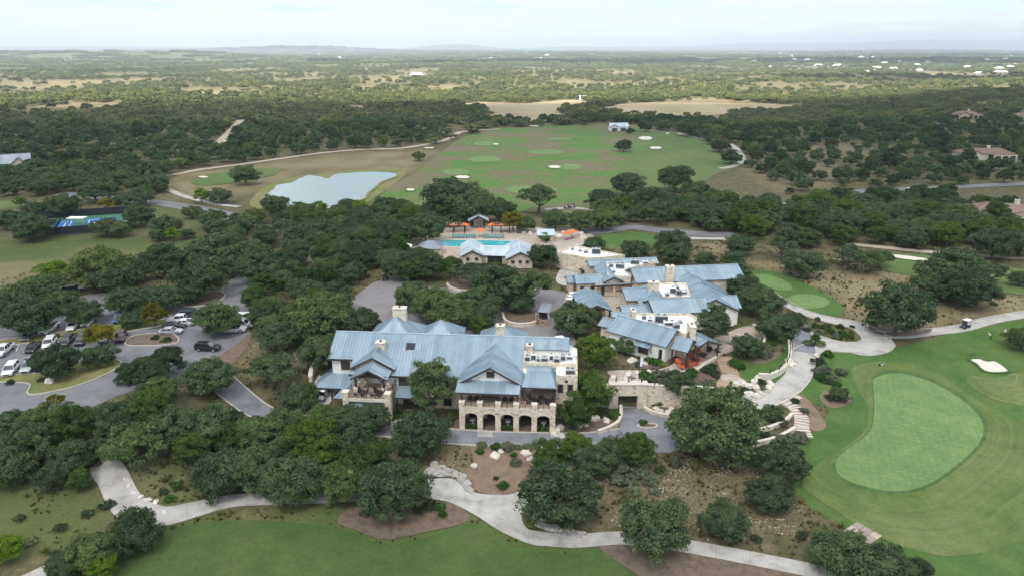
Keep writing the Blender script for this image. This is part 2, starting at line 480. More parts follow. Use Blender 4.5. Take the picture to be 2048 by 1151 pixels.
COVER = [  # channel (0 green, 1 dry, 2 rocky), amount, softness in m, photo outline of the ground zone
    (0, .9, 3, [(-60, 985), (60, 975), (200, 985), (230, 1030), (140, 1090), (-60, 1140)]),
    (1, .12, 3, [(-60, 985), (60, 975), (200, 985), (230, 1030), (140, 1090), (-60, 1140)]),
    (0, .95, 3, [(330, 1050), (640, 1000), (900, 1010), (1300, 1110), (1300, 1230), (150, 1230)]),
    (0, .8, 2, [(250, 940), (430, 915), (470, 985), (330, 1020), (262, 985)]),
    (1, .25, 2, [(250, 940), (430, 915), (470, 985), (330, 1020), (262, 985)]),
    (1, .95, 5, [(1380, 478), (1500, 515), (1720, 545), (1800, 540), (1990, 590), (2200, 600), (2200, 625), (1980, 642), (1860, 662), (1740, 655), (1690, 625), (1650, 580), (1540, 535), (1440, 512)]),
    (0, .8, 6, [(-200, 490), (0, 478), (300, 470), (450, 475), (440, 520), (250, 520), (120, 560), (-200, 620)]),
    (1, .55, 6, [(-200, 520), (100, 525), (300, 505), (430, 500), (440, 520), (250, 525), (120, 580), (-200, 640)]),
    (2, .5, 3, [(1200, 900), (1330, 905), (1480, 920), (1560, 960), (1600, 1010), (1600, 1080), (1400, 1085), (1240, 1060), (1180, 990)]),
    (1, .5, 2, [(860, 890), (950, 890), (940, 960), (870, 960)]),
    (2, .55, 2, [(860, 905), (930, 900), (940, 965), (860, 965)]),
    (2, .4, 3, [(450, 680), (560, 670), (610, 720), (560, 760), (480, 760), (460, 720)]),
    (0, .8, 3, [(1480, 640), (1600, 640), (1620, 700), (1560, 770), (1470, 780), (1420, 740)]),
    (0, .9, 3, [(1590, 640), (1700, 660), (1690, 690), (1610, 690)]),
    (1, .5, 6, [(1450, 300), (1700, 280), (1800, 330), (1700, 375), (1560, 385), (1500, 350)]),
    (1, .8, 8, [(330, 350), (480, 335), (650, 310), (870, 300), (830, 345), (620, 345), (480, 390), (350, 400)]),
    (0, .7, 8, [(330, 350), (480, 335), (560, 330), (560, 350), (480, 390), (350, 400)]),
    (0, .7, 6, [(280, 410), (440, 430), (430, 470), (280, 460)]),
]
GX, GY = np.meshgrid(AX, AY)
GZ = H(GX, GY)
cov = np.zeros(GX.shape + (4,)); cov[..., 3] = 1
warp = np.vectorize(lambda a, b: mnoise.noise((a * .12, b * .12, 0)))
nearmask = (np.abs(GX) < 420) & (GY > 40) & (GY < 620)
WX = np.zeros(GX.shape); WX[nearmask] = warp(GX[nearmask], GY[nearmask])
for ch, amt, soft, pts in COVER:
    p = wpoly(pts)
    sel = nearmask
    d = edge_dist(GX[sel], GY[sel], p) * np.where(inside(GX[sel], GY[sel], p), 1, -1) + WX[sel] * soft
    v = amt * sst(-soft, soft, d)
    cov[..., ch][sel] = np.maximum(cov[..., ch][sel], v)
# far country: dry clearings among the woods
FARN = lambda x, y: mnoise.noise((x * .0062, y * .0036, 3)) + .6 * mnoise.noise((x * .015, y * .009, 9))
fm = GY > 560
fv = np.zeros(GX.shape); fv[fm] = np.vectorize(FARN)(GX[fm], GY[fm])
cov[..., 1] = np.where(fm, np.clip(sst(.12, .45, fv) * .55 + .25, 0, 1), cov[..., 1])

nx, ny = len(AX), len(AY)
me = bpy.data.meshes.new('ground')
verts = np.stack([GX, GY, GZ], -1).reshape(-1, 3)
ii = (np.arange(ny - 1)[:, None] * nx + np.arange(nx - 1)[None]).ravel()
faces = np.stack([ii, ii + 1, ii + nx + 1, ii + nx], -1)
def fast_mesh(me, verts, faces, k=4):
    me.vertices.add(len(verts)); me.vertices.foreach_set('co', np.asarray(verts, np.float32).ravel())
    me.loops.add(len(faces) * k); me.loops.foreach_set('vertex_index', np.asarray(faces, np.int32).ravel())
    me.polygons.add(len(faces)); me.polygons.foreach_set('loop_start', np.arange(0, len(faces) * k, k, dtype=np.int32))
    me.update(calc_edges=True)
fast_mesh(me, verts, faces)
me.polygons.foreach_set('use_smooth', [True] * len(me.polygons))
ca = me.attributes.new('cover', 'FLOAT_COLOR', 'POINT')
ca.data.foreach_set('color', cov.reshape(-1).astype(np.float32))
me.materials.append(MATS['ground_cover'])
struct(link('ground', me))

# ------------------------------------------------------------------ sheets that follow the ground
def smooth_closed(p, k=5):
    out = []; n = len(p)
    for i in range(n):
        p0, p1, p2, p3 = (Vector((q[0], q[1])) for q in (p[i - 1], p[i], p[(i + 1) % n], p[(i + 2) % n]))
        for j in range(k):
            t = j / k
            out.append(.5 * ((2 * p1) + (-p0 + p2) * t + (2 * p0 - 5 * p1 + 4 * p2 - p3) * t * t + (-p0 + 3 * p1 - 3 * p2 + p3) * t ** 3))
    return out
def smooth_open(p, step=2.0):
    out = []; n = len(p)
    for i in range(n - 1):
        p0, p1, p2, p3 = (Vector((q[0], q[1])) for q in (p[max(0, i - 1)], p[i], p[i + 1], p[min(n - 1, i + 2)]))
        k = max(2, int((p2 - p1).length / step))
        for j in range(k):
            t = j / k
            out.append(.5 * ((2 * p1) + (-p0 + p2) * t + (2 * p0 - 5 * p1 + 4 * p2 - p3) * t * t + (-p0 + 3 * p1 - 3 * p2 + p3) * t ** 3))
    out.append(Vector(p[-1][:2])); return out
MASK = []       # outlines where no wild tree may root
def sheet(name, pts, mat, off, step=1.5, smooth=True, px=True, edge=None, flat=None, mask=True, parent=None, thick=0):
    w = [(p.x, p.y) for p in wpoly(pts)] if px else pts
    w = smooth_closed(w) if smooth else [Vector(p) for p in w]
    poly = [(float(p[0]), float(p[1])) for p in w]
    xs = [p[0] for p in poly]; ys = [p[1] for p in poly]
    area = (max(xs) - min(xs)) * (max(ys) - min(ys)); step = max(step, math.sqrt(area / 6000))
    gx, gy = np.meshgrid(np.arange(min(xs) + step / 2, max(xs), step), np.arange(min(ys) + step / 2, max(ys), step))
    gx, gy = gx.ravel(), gy.ravel()
    sel = inside(gx, gy, poly) & (edge_dist(gx, gy, poly) > step * .35)
    vs = [Vector(p) for p in poly] + [Vector((a, b)) for a, b in zip(gx[sel], gy[sel])]
    n = len(poly)
    r = delaunay_2d_cdt(vs, [], [list(range(n))], 1, 1e-4)
    V2 = np.array([(v.x, v.y) for v in r[0]])
    Z = H(V2[:, 0], V2[:, 1]) + off if flat is None else np.full(len(V2), flat)
    me = bpy.data.meshes.new(name)
    vs3 = [(a, b, c) for (a, b), c in zip(V2, Z)]
    me.from_pydata(vs3, [], [f for f in r[2]])
    if edge is not None:
        e = edge_dist(V2[:, 0], V2[:, 1], edge)
        at_ = me.attributes.new('edge', 'FLOAT', 'POINT'); at_.data.foreach_set('value', e.astype(np.float32))
    me.polygons.foreach_set('use_smooth', [True] * len(me.polygons))
    bm = bmesh.new(); bm.from_mesh(me)
    for f in bm.faces:
        if f.normal.z < 0: f.normal_flip()
    bm.to_mesh(me); bm.free()
    me.materials.append(MATS[mat])
    o = link(name, me, parent)
    if parent is None: struct(o)
    if mask: MASK.append(poly)
    return o, poly
def ribbon(name, pts, width, mat, off=.07, px=True, kerb=0, kerb_mat='kerb_concrete', slabs=0, step=1.6, mask=True, cross=5):
    w = [(p.x, p.y) for p in wpoly(pts)] if px else pts
    c = smooth_open(w, step)
    if not isinstance(width, (list, tuple)): width = [width] * len(w)
    ws = np.interp(np.linspace(0, len(width) - 1, len(c)), range(len(width)), width)
    nrm = []
    for i in range(len(c)):
        d = (c[min(len(c) - 1, i + 1)] - c[max(0, i - 1)]); d.normalize(); nrm.append(Vector((-d.y, d.x)))
    def strip(mb, i0, i1, a, b, o, k, side=False):
        rows = []
        for i in range(i0, i1 + 1):
            row = []
            for j in range(k + 1):
                t = a + (b - a) * j / k if not callable(a) else a(i) + (b(i) - a(i)) * j / k
                q = c[i] + nrm[i] * t * (1 if side else ws[i])
                row.append((q.x, q.y, float(H(q.x, q.y)) + o))
            rows.append(row)
        kk = k + 1
        mb.add([p for r in rows for p in r], [(r * kk + j, r * kk + j + 1, (r + 1) * kk + j + 1, (r + 1) * kk + j) for r in range(len(rows) - 1) for j in range(k)])
    mb = MB(); strip(mb, 0, len(c) - 1, -.5, .5, off - (.03 if slabs else 0), cross)
    o = struct(mb.build(name, 'gravel' if slabs else mat, smooth=True))
    if slabs:
        i = 0
        while i < len(c) - 1:
            j = min(len(c) - 1, i + slabs)
            m2 = MB(); rows = []
            for q in range(i, j + 1):
                t = 0
                row = []
                for k in range(5):
                    s = -.49 + .98 * k / 4
                    pnt = c[q] + nrm[q] * s * ws[q]
                    if q == i and i > 0: pnt = pnt + (c[q + 1] - c[q]).normalized() * .05
                    row.append((pnt.x, pnt.y, float(H(pnt.x, pnt.y)) + off + .015))
                rows.append(row)
            m2.add([p for r in rows for p in r], [(r * 5 + k, r * 5 + k + 1, (r + 1) * 5 + k + 1, (r + 1) * 5 + k) for r in range(len(rows) - 1) for k in range(4)])
            m2.build('slab', mat, o, smooth=True)
            i = j
    if kerb:
        for sd in (-1, 1):
            m3 = MB()
            for i in range(0, len(c) - 1):
                quads = []
                for q in (i, i + 1):
                    for d_, z_ in ((0, -.05), (0, .16), (kerb, .16), (kerb, -.05)):
                        pnt = c[q] + nrm[q] * sd * (ws[q] / 2 + d_)
                        quads.append((pnt.x, pnt.y, float(H(pnt.x, pnt.y)) + z_ + off))
                m3.add(quads, [(0, 1, 5, 4), (1, 2, 6, 5), (2, 3, 7, 6)])
            m3.build('kerb', kerb_mat, o)
    if mask:
        MASK.append([tuple(c[i] + nrm[i] * (ws[i] / 2 + .6)) for i in range(len(c))] + [tuple(c[i] - nrm[i] * (ws[i] / 2 + .6)) for i in range(len(c) - 1, -1, -1)])
    return o
def rim(name, poly, w, h, mat, parent, closed=True, base=0.0, off=0.05):
    """kerb or low wall that follows an outline"""
    mb = MB(); n = len(poly); P = [Vector(p[:2]) for p in poly]
    rows = []
    for i in range(n):
        a, b = (P[i - 1], P[(i + 1) % n]) if closed else (P[max(0, i - 1)], P[min(n - 1, i + 1)])
        d = (b - a); d.normalize(); nr = Vector((-d.y, d.x))
        z = float(H(P[i].x, P[i].y)) + off
        q0, q1 = P[i] - nr * w / 2, P[i] + nr * w / 2
        rows.append([(q0.x, q0.y, z + base), (q0.x, q0.y, z + h), (q1.x, q1.y, z + h), (q1.x, q1.y, z + base)])
    if closed: rows.append(rows[0])
    mb.loft(rows, cap=not closed, close=False)
    return mb.build(name, mat, parent)
def ell(cx, cy, rx, ry, n=14, rot=0):
    return [(cx + rx * math.cos(2 * math.pi * i / n) * math.cos(rot) - ry * math.sin(2 * math.pi * i / n) * math.sin(rot),
             cy + rx * math.cos(2 * math.pi * i / n) * math.sin(rot) + ry * math.sin(2 * math.pi * i / n) * math.cos(rot)) for i in range(n)]

# lawns and golf turf, nearest first
sheet('lawn', [(1625, 700), (1700, 706), (1790, 695), (1880, 672), (1960, 655), (2200, 632), (2300, 1190), (1880, 1200), (1800, 1130), (1700, 1060), (1610, 1005), (1585, 960), (1590, 900), (1640, 850), (1655, 815), (1600, 800), (1590, 785), (1625, 745)], 'lawn_turf', .05, 1.6)
GREEN_PX = [(1748, 758), (1790, 747), (1845, 758), (1897, 783), (1942, 815), (1966, 850), (1958, 886), (1925, 920), (1880, 955), (1835, 977), (1780, 983), (1722, 972), (1684, 955), (1671, 935), (1676, 916), (1696, 898), (1724, 879), (1742, 858), (1748, 830), (1748, 790)]
gp = [(p.x, p.y) for p in wpoly(GREEN_PX)]; gp = [tuple(v) for v in smooth_closed(gp)]
sheet('fairway_apron', [(1706, 734), (1760, 723), (1825, 728), (1885, 752), (1952, 800), (2048, 850), (2220, 915), (2220, 1075), (2048, 1082), (1980, 1103), (1900, 1112), (1830, 1100), (1765, 1076), (1680, 1028), (1618, 985), (1603, 963), (1632, 930), (1684, 898), (1722, 868), (1737, 843), (1733, 808), (1712, 770)], 'fairway_turf', .10, 1.2, edge=gp)
gcx, gcy = sum(p[0] for p in gp) / len(gp), sum(p[1] for p in gp) / len(gp)
sheet('green_collar', [(gcx + (x - gcx) * 1.055, gcy + (y - gcy) * 1.055) for x, y in gp[::3]], 'collar_turf', .14, 1.2, px=False)
sheet('putting_green', gp[::3], 'green_turf', .18, 1.2, px=False)
SIDE_PX = [(1935, 752), (1990, 756), (2060, 742), (2200, 760), (2200, 850), (2060, 815), (1990, 800), (1945, 776)]
sp_ = [(p.x, p.y) for p in wpoly(SIDE_PX)]
sheet('fairway', SIDE_PX, 'fairway_turf', .12, 1.4, edge=sp_)
def bunker(pts, lift=.1, name='sand_bunker'):
    o, p = sheet(name, pts, 'sand', lift, 1.0)
    rim('turf_lip', p, .5, .16, 'collar_turf', o, off=lift - .05)
bunker([(1938, 719), (1958, 717), (1972, 722), (1990, 722), (2008, 733), (2017, 744), (1985, 746), (1965, 741), (1952, 729)], .16)
sheet('practice_lawn', [(1500, 543), (1545, 542), (1595, 560), (1650, 588), (1686, 614), (1683, 630), (1645, 632), (1602, 618), (1560, 598), (1520, 572), (1498, 556)], 'lawn_turf', .09, 1.2)
sheet('practice_green', ell(1546, 565, 40, 12, rot=.3), 'green_turf', .13, 1.2)
sheet('practice_green', ell(1616, 603, 42, 14, rot=.06), 'green_turf', .13, 1.2)
sheet('side_fairway', [(1745, 512), (1830, 508), (1940, 525), (2060, 540), (2250, 555), (2250, 605), (2040, 590), (1940, 572), (1850, 556), (1770, 540)], 'fairway_plain', .12, 2.5)
bunker([(1778, 510), (1815, 512), (1850, 517), (1885, 518), (1880, 526), (1835, 523), (1795, 518)], .2)
sheet('practice_lawn', [(1168, 482), (1200, 469), (1290, 466), (1316, 480), (1304, 496), (1250, 500), (1185, 492)], 'lawn_turf', .1, 2)
sheet('bottom_fairway', [(300, 1090), (380, 1050), (480, 1040), (600, 1045), (700, 1062), (760, 1086), (850, 1075), (945, 1045), (1000, 1078), (1060, 1098), (1140, 1106), (1205, 1098), (1260, 1150), (1290, 1215), (180, 1215)], 'lawn_dark', .06, 1.3)
sheet('driving_range', [(762, 392), (800, 362), (835, 345), (865, 318), (900, 292), (935, 272), (1020, 256), (1200, 251), (1330, 262), (1415, 285), (1438, 310), (1482, 330), (1430, 350), (1392, 372), (1300, 395), (1200, 425), (1060, 425), (900, 420), (765, 405)], 'range_turf', .18, 3)
sheet('range_fairway', [(1225, 395), (1250, 330), (1265, 285), (1290, 266), (1360, 268), (1412, 288), (1434, 312), (1472, 331), (1420, 350), (1385, 372), (1300, 392)], 'fairway_plain', .26, 3)
for cx, cy, rx, ry in ((912, 345, 28, 6), (972, 288, 24, 5), (968, 320, 32, 6), (1138, 335, 26, 6), (1120, 279, 26, 2.6), (1090, 305, 36, 5), (1062, 381, 52, 8)):
    sheet('target_green', ell(cx, cy, rx, ry), 'green_turf', .34, 3)
for cx, cy, rx, ry in ((925, 355.5, 16, 3.6), (1109, 335, 14, 3.6), (821, 381, 10, 3), (992, 289.5, 7, 1.8), (1291, 277.5, 15, 4.2), (1311, 297, 14, 3), (1335, 268, 5, 1.6), (858, 297, 12, 1.6), (1068, 253, 12, 1.6)):
    k = [(1, 1, .8, .9, 1.1, .85)[i % 6] for i in range(12)]
    bunker([(cx + rx * k[i] * math.cos(i * math.pi / 6), cy + ry * k[(i + 2) % 12] * math.sin(i * math.pi / 6)) for i in range(12)], .38)
sheet('pond_side_green', [(385, 362), (450, 345), (530, 337), (560, 340), (540, 352), (470, 366), (400, 372)], 'fairway_plain', .2, 3)
bunker(ell(407, 355, 11, 2.2), .3)
sheet('straw_field', [(915, 212), (960, 205), (1050, 207), (1140, 200), (1180, 208), (1120, 222), (1130, 238), (1040, 245), (960, 238), (990, 225)], 'straw_field', .3, 8)
sheet('straw_field', [(1200, 222), (1260, 207), (1400, 206), (1520, 208), (1610, 212), (1560, 222), (1440, 230), (1360, 232), (1260, 228)], 'straw_field', .3, 8)
sheet('tennis_lawn', [(-150, 398), (0, 402), (40, 402), (60, 412), (0, 418), (-150, 420)], 'fairway_plain', .1, 3)

# pond
def water_mat(name, col, rough, ior=1.33):
    m, t, b = nmat(name)
    b.inputs['Base Color'].default_value = c4(col); b.inputs['Roughness'].default_value = rough; b.inputs['IOR'].default_value = ior
    b.inputs['Specular IOR Level'].default_value = .5
    n = noise_n(t, 1.2, 3); bump(t, b, n.outputs['Fac'], .04, .05)
water_mat('pond_water', (.22, .29, .285), .2)
water_mat('pool_water', (.06, .36, .40), .08)
PW = [(522, 404), (530, 390), (546, 378), (551, 371), (580, 366), (598, 357), (616, 351), (640, 353), (655, 357), (668, 349), (700, 346), (740, 344), (785, 346), (797, 351), (785, 358), (763, 366), (752, 377), (738, 387), (732, 398), (712, 405), (690, 418), (660, 425), (640, 422), (600, 426), (560, 412), (545, 414)]
pz = float(ground(650, 385).z)
o, pondp = sheet('pond', PW, 'pond_water', .25, 4)
for v in o.data.vertices: v.co.z = pz + .35
sheet('pond_margin', [(500, 412), (515, 385), (545, 368), (600, 355), (700, 341), (790, 339), (812, 346), (790, 368), (760, 388), (725, 412), (680, 432), (600, 434), (540, 422)], 'meadow_turf', .14, 4)
rim('bank', pondp, 1.4, .42, 'meadow_turf', o, base=-.3)

# roads and paths
def lot(): return [(-160, 712), (0, 655), (72, 640), (86, 612), (180, 588), (330, 574), (362, 580), (385, 597), (430, 588), (455, 565), (500, 533), (540, 512), (572, 528), (548, 560), (503, 600), (492, 640), (500, 668), (440, 712), (400, 738), (330, 762), (232, 792), (180, 816), (45, 823), (-160, 852)]
park, _ = sheet('parking_lot', lot(), 'asphalt', .08, 1.5, smooth=False)
def island(pts, mat, k=True):
    o, p = sheet('planting_island', pts, mat, .2, 1.2, mask=False)
    if k: rim('kerb', p, .22, .12, 'kerb_concrete', o, base=-.2, off=.16)
    return o
island([(-160, 762), (0, 765), (58, 768), (55, 786), (75, 789), (150, 773), (224, 743), (240, 722), (180, 718), (70, 748), (-160, 752)], 'meadow_turf')
island([(252, 690), (300, 692), (346, 688), (358, 681), (345, 669), (300, 668), (264, 674)], 'mulch')
island([(-60, 705), (0, 695), (60, 686), (150, 678), (245, 678), (256, 664), (320, 652), (330, 640), (240, 648), (100, 668), (-60, 690)], 'meadow_turf')
island([(368, 612), (400, 613), (437, 604), (450, 590), (432, 582), (390, 590)], 'mulch')
island([(402, 652), (430, 648), (480, 640), (478, 632), (430, 634), (404, 640)], 'mulch')
sheet('gravel_bank', [(440, 712), (470, 690), (500, 668), (490, 700), (450, 740), (410, 745)], 'mulch', .12, 1.2)
ribbon('service_drive', [(418, 735), (448, 768), (478, 795), (520, 824), (580, 842), (680, 852), (760, 858), (830, 866), (900, 873), (1000, 879), (1090, 881), (1180, 881), (1250, 872)], 4.4, 'old_asphalt', .1, kerb=.25)
court, _ = sheet('forecourt', [(1222, 888), (1240, 855), (1246, 822), (1282, 818), (1312, 833), (1352, 842), (1362, 880), (1340, 905), (1285, 900), (1240, 892)], 'old_asphalt', .1, 1.2)
isl, ip = sheet('kerbed_island', [(1274, 853), (1290, 848), (1312, 850), (1310, 856), (1290, 857)], 'mulch', .22, .8)
rim('kerb', ip, .3, .2, 'kerb_concrete', isl, base=-.2, off=.12)
sheet('back_court', [(684, 612), (745, 566), (792, 550), (860, 574), (960, 580), (1090, 576), (1142, 588), (1142, 640), (1152, 690), (1000, 700), (780, 700), (764, 645)], 'court_paving', .08, 1.6, smooth=False)
ribbon('cart_path', [(1540, 588), (1570, 606), (1610, 626), (1660, 640), (1715, 652), (1748, 672), (1758, 690)], [2.6, 2.6, 2.8, 3, 4, 5.5, 6], 'concrete', .1, kerb=.18)
sheet('cart_turnaround', [(1690, 690), (1712, 684), (1738, 672), (1770, 676), (1788, 686), (1786, 699), (1762, 709), (1730, 711), (1702, 705)], 'concrete', .12, 1.1)
ribbon('cart_path', [(1722, 696), (1680, 694), (1640, 694), (1612, 704), (1603, 728), (1595, 755), (1570, 780), (1535, 798), (1490, 808), (1440, 812)], [4.4, 4.2, 4.2, 4.8, 4.4, 4.2, 4.2, 4.2, 4, 4], 'concrete', .11, kerb=.2)
ribbon('cart_path', [(1588, 640), (1602, 664), (1608, 690), (1609, 705)], [3.2, 3.6, 4, 4.2], 'old_asphalt', .13, kerb=.18)
ribbon('cart_path', [(1594, 646), (1625, 668), (1660, 682), (1700, 692)], 2.4, 'concrete', .12)
ribbon('cart_path', [(1740, 668), (1800, 670), (1860, 664), (1920, 657), (1985, 640), (2060, 628), (2200, 612)], 3, 'concrete', .11, kerb=.12)
ribbon('concrete_path', [(196, 925), (224, 950), (240, 985), (266, 1018), (318, 1034), (400, 1016), (460, 1002), (560, 996), (660, 993), (760, 985), (860, 975)], [4.2, 4.2, 4.4, 5, 4, 3, 3, 3, 3.2, 3.6, 4.6], 'concrete', .1, slabs=3)
ribbon('concrete_path', [(290, 1030), (250, 1055), (205, 1083), (130, 1122), (40, 1165)], 2.4, 'concrete', .08, slabs=2)
sheet('path_junction', [(850, 962), (905, 958), (940, 982), (990, 990), (1036, 984), (1080, 948), (1128, 925), (1150, 935), (1075, 985), (1045, 1025), (1052, 1055), (1080, 1066), (1100, 1090), (1060, 1088), (1000, 1062), (950, 1030), (900, 1005), (850, 993)], 'concrete', .13, 1.0)
ribbon('concrete_path', [(1062, 1074), (1140, 1082), (1240, 1076), (1320, 1084), (1400, 1097), (1500, 1116), (1610, 1138), (1720, 1160)], 2.7, 'concrete', .12, slabs=2)
ribbon('access_road', [(1150, 462), (1200, 463), (1260, 455), (1330, 462), (1400, 468), (1470, 470)], 6.5, 'asphalt', .12)
ribbon('cart_path', [(1090, 420), (1140, 417), (1180, 420), (1230, 428)], 3, 'concrete', .28)
ribbon('access_road', [(1560, 415), (1640, 395), (1700, 385), (1790, 379), (1880, 376), (2050, 368), (2200, 362)], 7, 'asphalt', .2)
ribbon('access_road', [(120, 388), (230, 398), (330, 408), (430, 425), (480, 440)], 8, 'asphalt', .15)
ribbon('cart_path', [(240, 352), (330, 352), (400, 340), (470, 331), (560, 318), (640, 307), (720, 300), (800, 297), (870, 286), (905, 275), (925, 264), (1000, 258)], 4.5, 'dirt_track', .2)
ribbon('cart_path', [(335, 378), (360, 390), (400, 402), (440, 410), (480, 414)], 3, 'concrete', .2)
ribbon('cart_path', [(1355, 267), (1400, 278), (1460, 290), (1485, 318), (1470, 332), (1440, 338)], 4, 'concrete', .35)
ribbon('cart_path', [(1330, 476), (1390, 477), (1450, 478)], 3, 'concrete', .12)
ribbon('cart_path', [(1690, 488), (1780, 497), (1860, 505), (1960, 512), (2100, 520)], 3.5, 'dirt_track', .2)
ribbon('cart_path', [(435, 300), (470, 262), (490, 240)], 12, 'dirt_track', .3)
ribbon('walkway', [(660, 760), (640, 790), (625, 815)], 5, 'concrete', .08)

sheet('walkway', [(956, 860), (984, 861), (986, 874), (954, 873)], 'concrete', .11, 1.0, smooth=False)
sheet('walkway', [(786, 832), (812, 832), (806, 862), (782, 860)], 'concrete', .11, 1.0, smooth=False)
# planting beds
sheet('mulch_bed', [(676, 1044), (722, 1064), (772, 1078), (850, 1064), (935, 1042), (922, 1015), (880, 1003), (800, 1002), (700, 1018)], 'mulch', .09, 1.2)
sheet('mulch_bed', [(1195, 1090), (1260, 1090), (1330, 1100), (1440, 1116), (1600, 1148), (1560, 1175), (1330, 1170), (1262, 1140)], 'mulch', .09, 1.2)
sheet('mulch_bed', [(872, 860), (1000, 862), (1128, 868), (1180, 868), (1180, 856), (1120, 842), (872, 836)], 'mulch', .06, 1.2)
sheet('gravel_bed', [(948, 888), (1020, 889), (1068, 892), (1090, 925), (1040, 982), (985, 990), (945, 975), (928, 945), (945, 925)], 'gravel_bed', .09, 1.0)
sheet('mulch_bed', [(1586, 790), (1600, 788), (1622, 805), (1652, 850), (1630, 862), (1600, 845), (1588, 815)], 'gravel_bed', .1, 1.0)
sheet('mulch_bed', [(1640, 790), (1662, 778), (1695, 786), (1700, 805), (1670, 816), (1648, 808)], 'gravel_bed', .1, 1.0)
sheet('mulch_bed', [(745, 855), (770, 838), (810, 838), (880, 848), (880, 860), (800, 858)], 'mulch', .06, 1.0)
sheet('mulch_bed', [(1160, 842), (1240, 838), (1238, 862), (1190, 872), (1160, 868)], 'mulch', .08, 1.0)
sheet('mulch_bed', [(1300, 812), (1345, 806), (1360, 826), (1330, 830), (1305, 824)], 'mulch', .12, 1.0)
sheet('mulch_bed', [(1740, 648), (1790, 640), (1850, 650), (1860, 664), (1800, 672), (1745, 665)], 'mulch', .14, 1.0)
sheet('pool_deck', [(800, 500), (860, 462), (940, 452), (1080, 455), (1170, 462), (1190, 488), (1120, 505), (1060, 515), (900, 520)], 'terrace_paving', .1, 2)

# ------------------------------------------------------------------ clouds that shade the land
def cloud_mat():
    m, t, b = nmat('cloud_vapour')
    t.nodes.remove(b); out = t.nodes['Material Output']
    tr = t.nodes.new('ShaderNodeBsdfTransparent'); tr.inputs[0].default_value = (1, 1, 1, 1)
    tl = t.nodes.new('ShaderNodeBsdfTranslucent'); tl.inputs[0].default_value = (.95, .95, .95, 1)
    m1 = t.nodes.new('ShaderNodeMixShader'); m1.inputs[0].default_value = .67
    L(t, tr.outputs[0], m1.inputs[1]); L(t, tl.outputs[0], m1.inputs[2]); L(t, m1.outputs[0], out.inputs['Surface'])
cloud_mat()
CLOUD_Z = 1500.0
def cloud(cx, cy, rx, ry, seed, z=CLOUD_Z, shadow=True, thick=.22):
    """one lumpy cloud; cx, cy is where its shadow falls when shadow is set"""
    if shadow:
        k = z / SUN_V.z; cx += SUN_V.x * k; cy += SUN_V.y * k
    mb = MB(); nr, na = 9, 40; top, bot = [], []
    th = min(rx, ry) * thick
    rows = []
    for i in range(nr + 1):
        q = i / nr; rt, rb = [], []
        for j in range(na):
            a = 2 * math.pi * j / na
            e = 1 + .30 * mnoise.noise((math.cos(a) * 1.6 + seed * 5, math.sin(a) * 1.6, seed)) + .14 * mnoise.noise((math.cos(a) * 5, math.sin(a) * 5 + seed, 2))
            x, y = cx + rx * q * e * math.cos(a), cy + ry * q * e * math.sin(a)
            prof = math.sqrt(max(0, 1 - q * q))
            bumpy = .6 + .8 * abs(mnoise.noise((x / 260, y / 260, seed)))
            rt.append((x, y, z + th * prof * bumpy + 1)); rb.append((x, y, z - th * .25 * prof * bumpy - 1))
        top.append(rt); bot.append(rb)
    mb.loft(bot[:0] + list(reversed(bot))[:0] + bot[1:], cap=False) if False else None
    mb.loft([*bot[1:], *reversed(top[1:])], cap=True)
    return mb.build('cloud', 'cloud_vapour', smooth=True)
clouds = [cloud(*c) for c in (
    (-150, 120, 900, 640, 1), (900, 380, 700, 560, 2), (300, 700, 480, 200, 3), (-900, 420, 520, 300, 11),
    (1250, 1480, 640, 260, 4), (1100, 3300, 1500, 620, 5), (-300, 3000, 700, 170, 6), (3300, 5600, 1200, 500, 7),
    (-4300, 6500, 1500, 500, 8), (-2900, 9300, 900, 900, 9), (4200, 9500, 2200, 700, 10),
    (-1900, -1200, 700, 500, 12), (700, -1300, 900, 500, 13), (2600, -300, 800, 500, 14), (-3000, 600, 600, 500, 15))]
for o in clouds: tag(o, kind='structure')
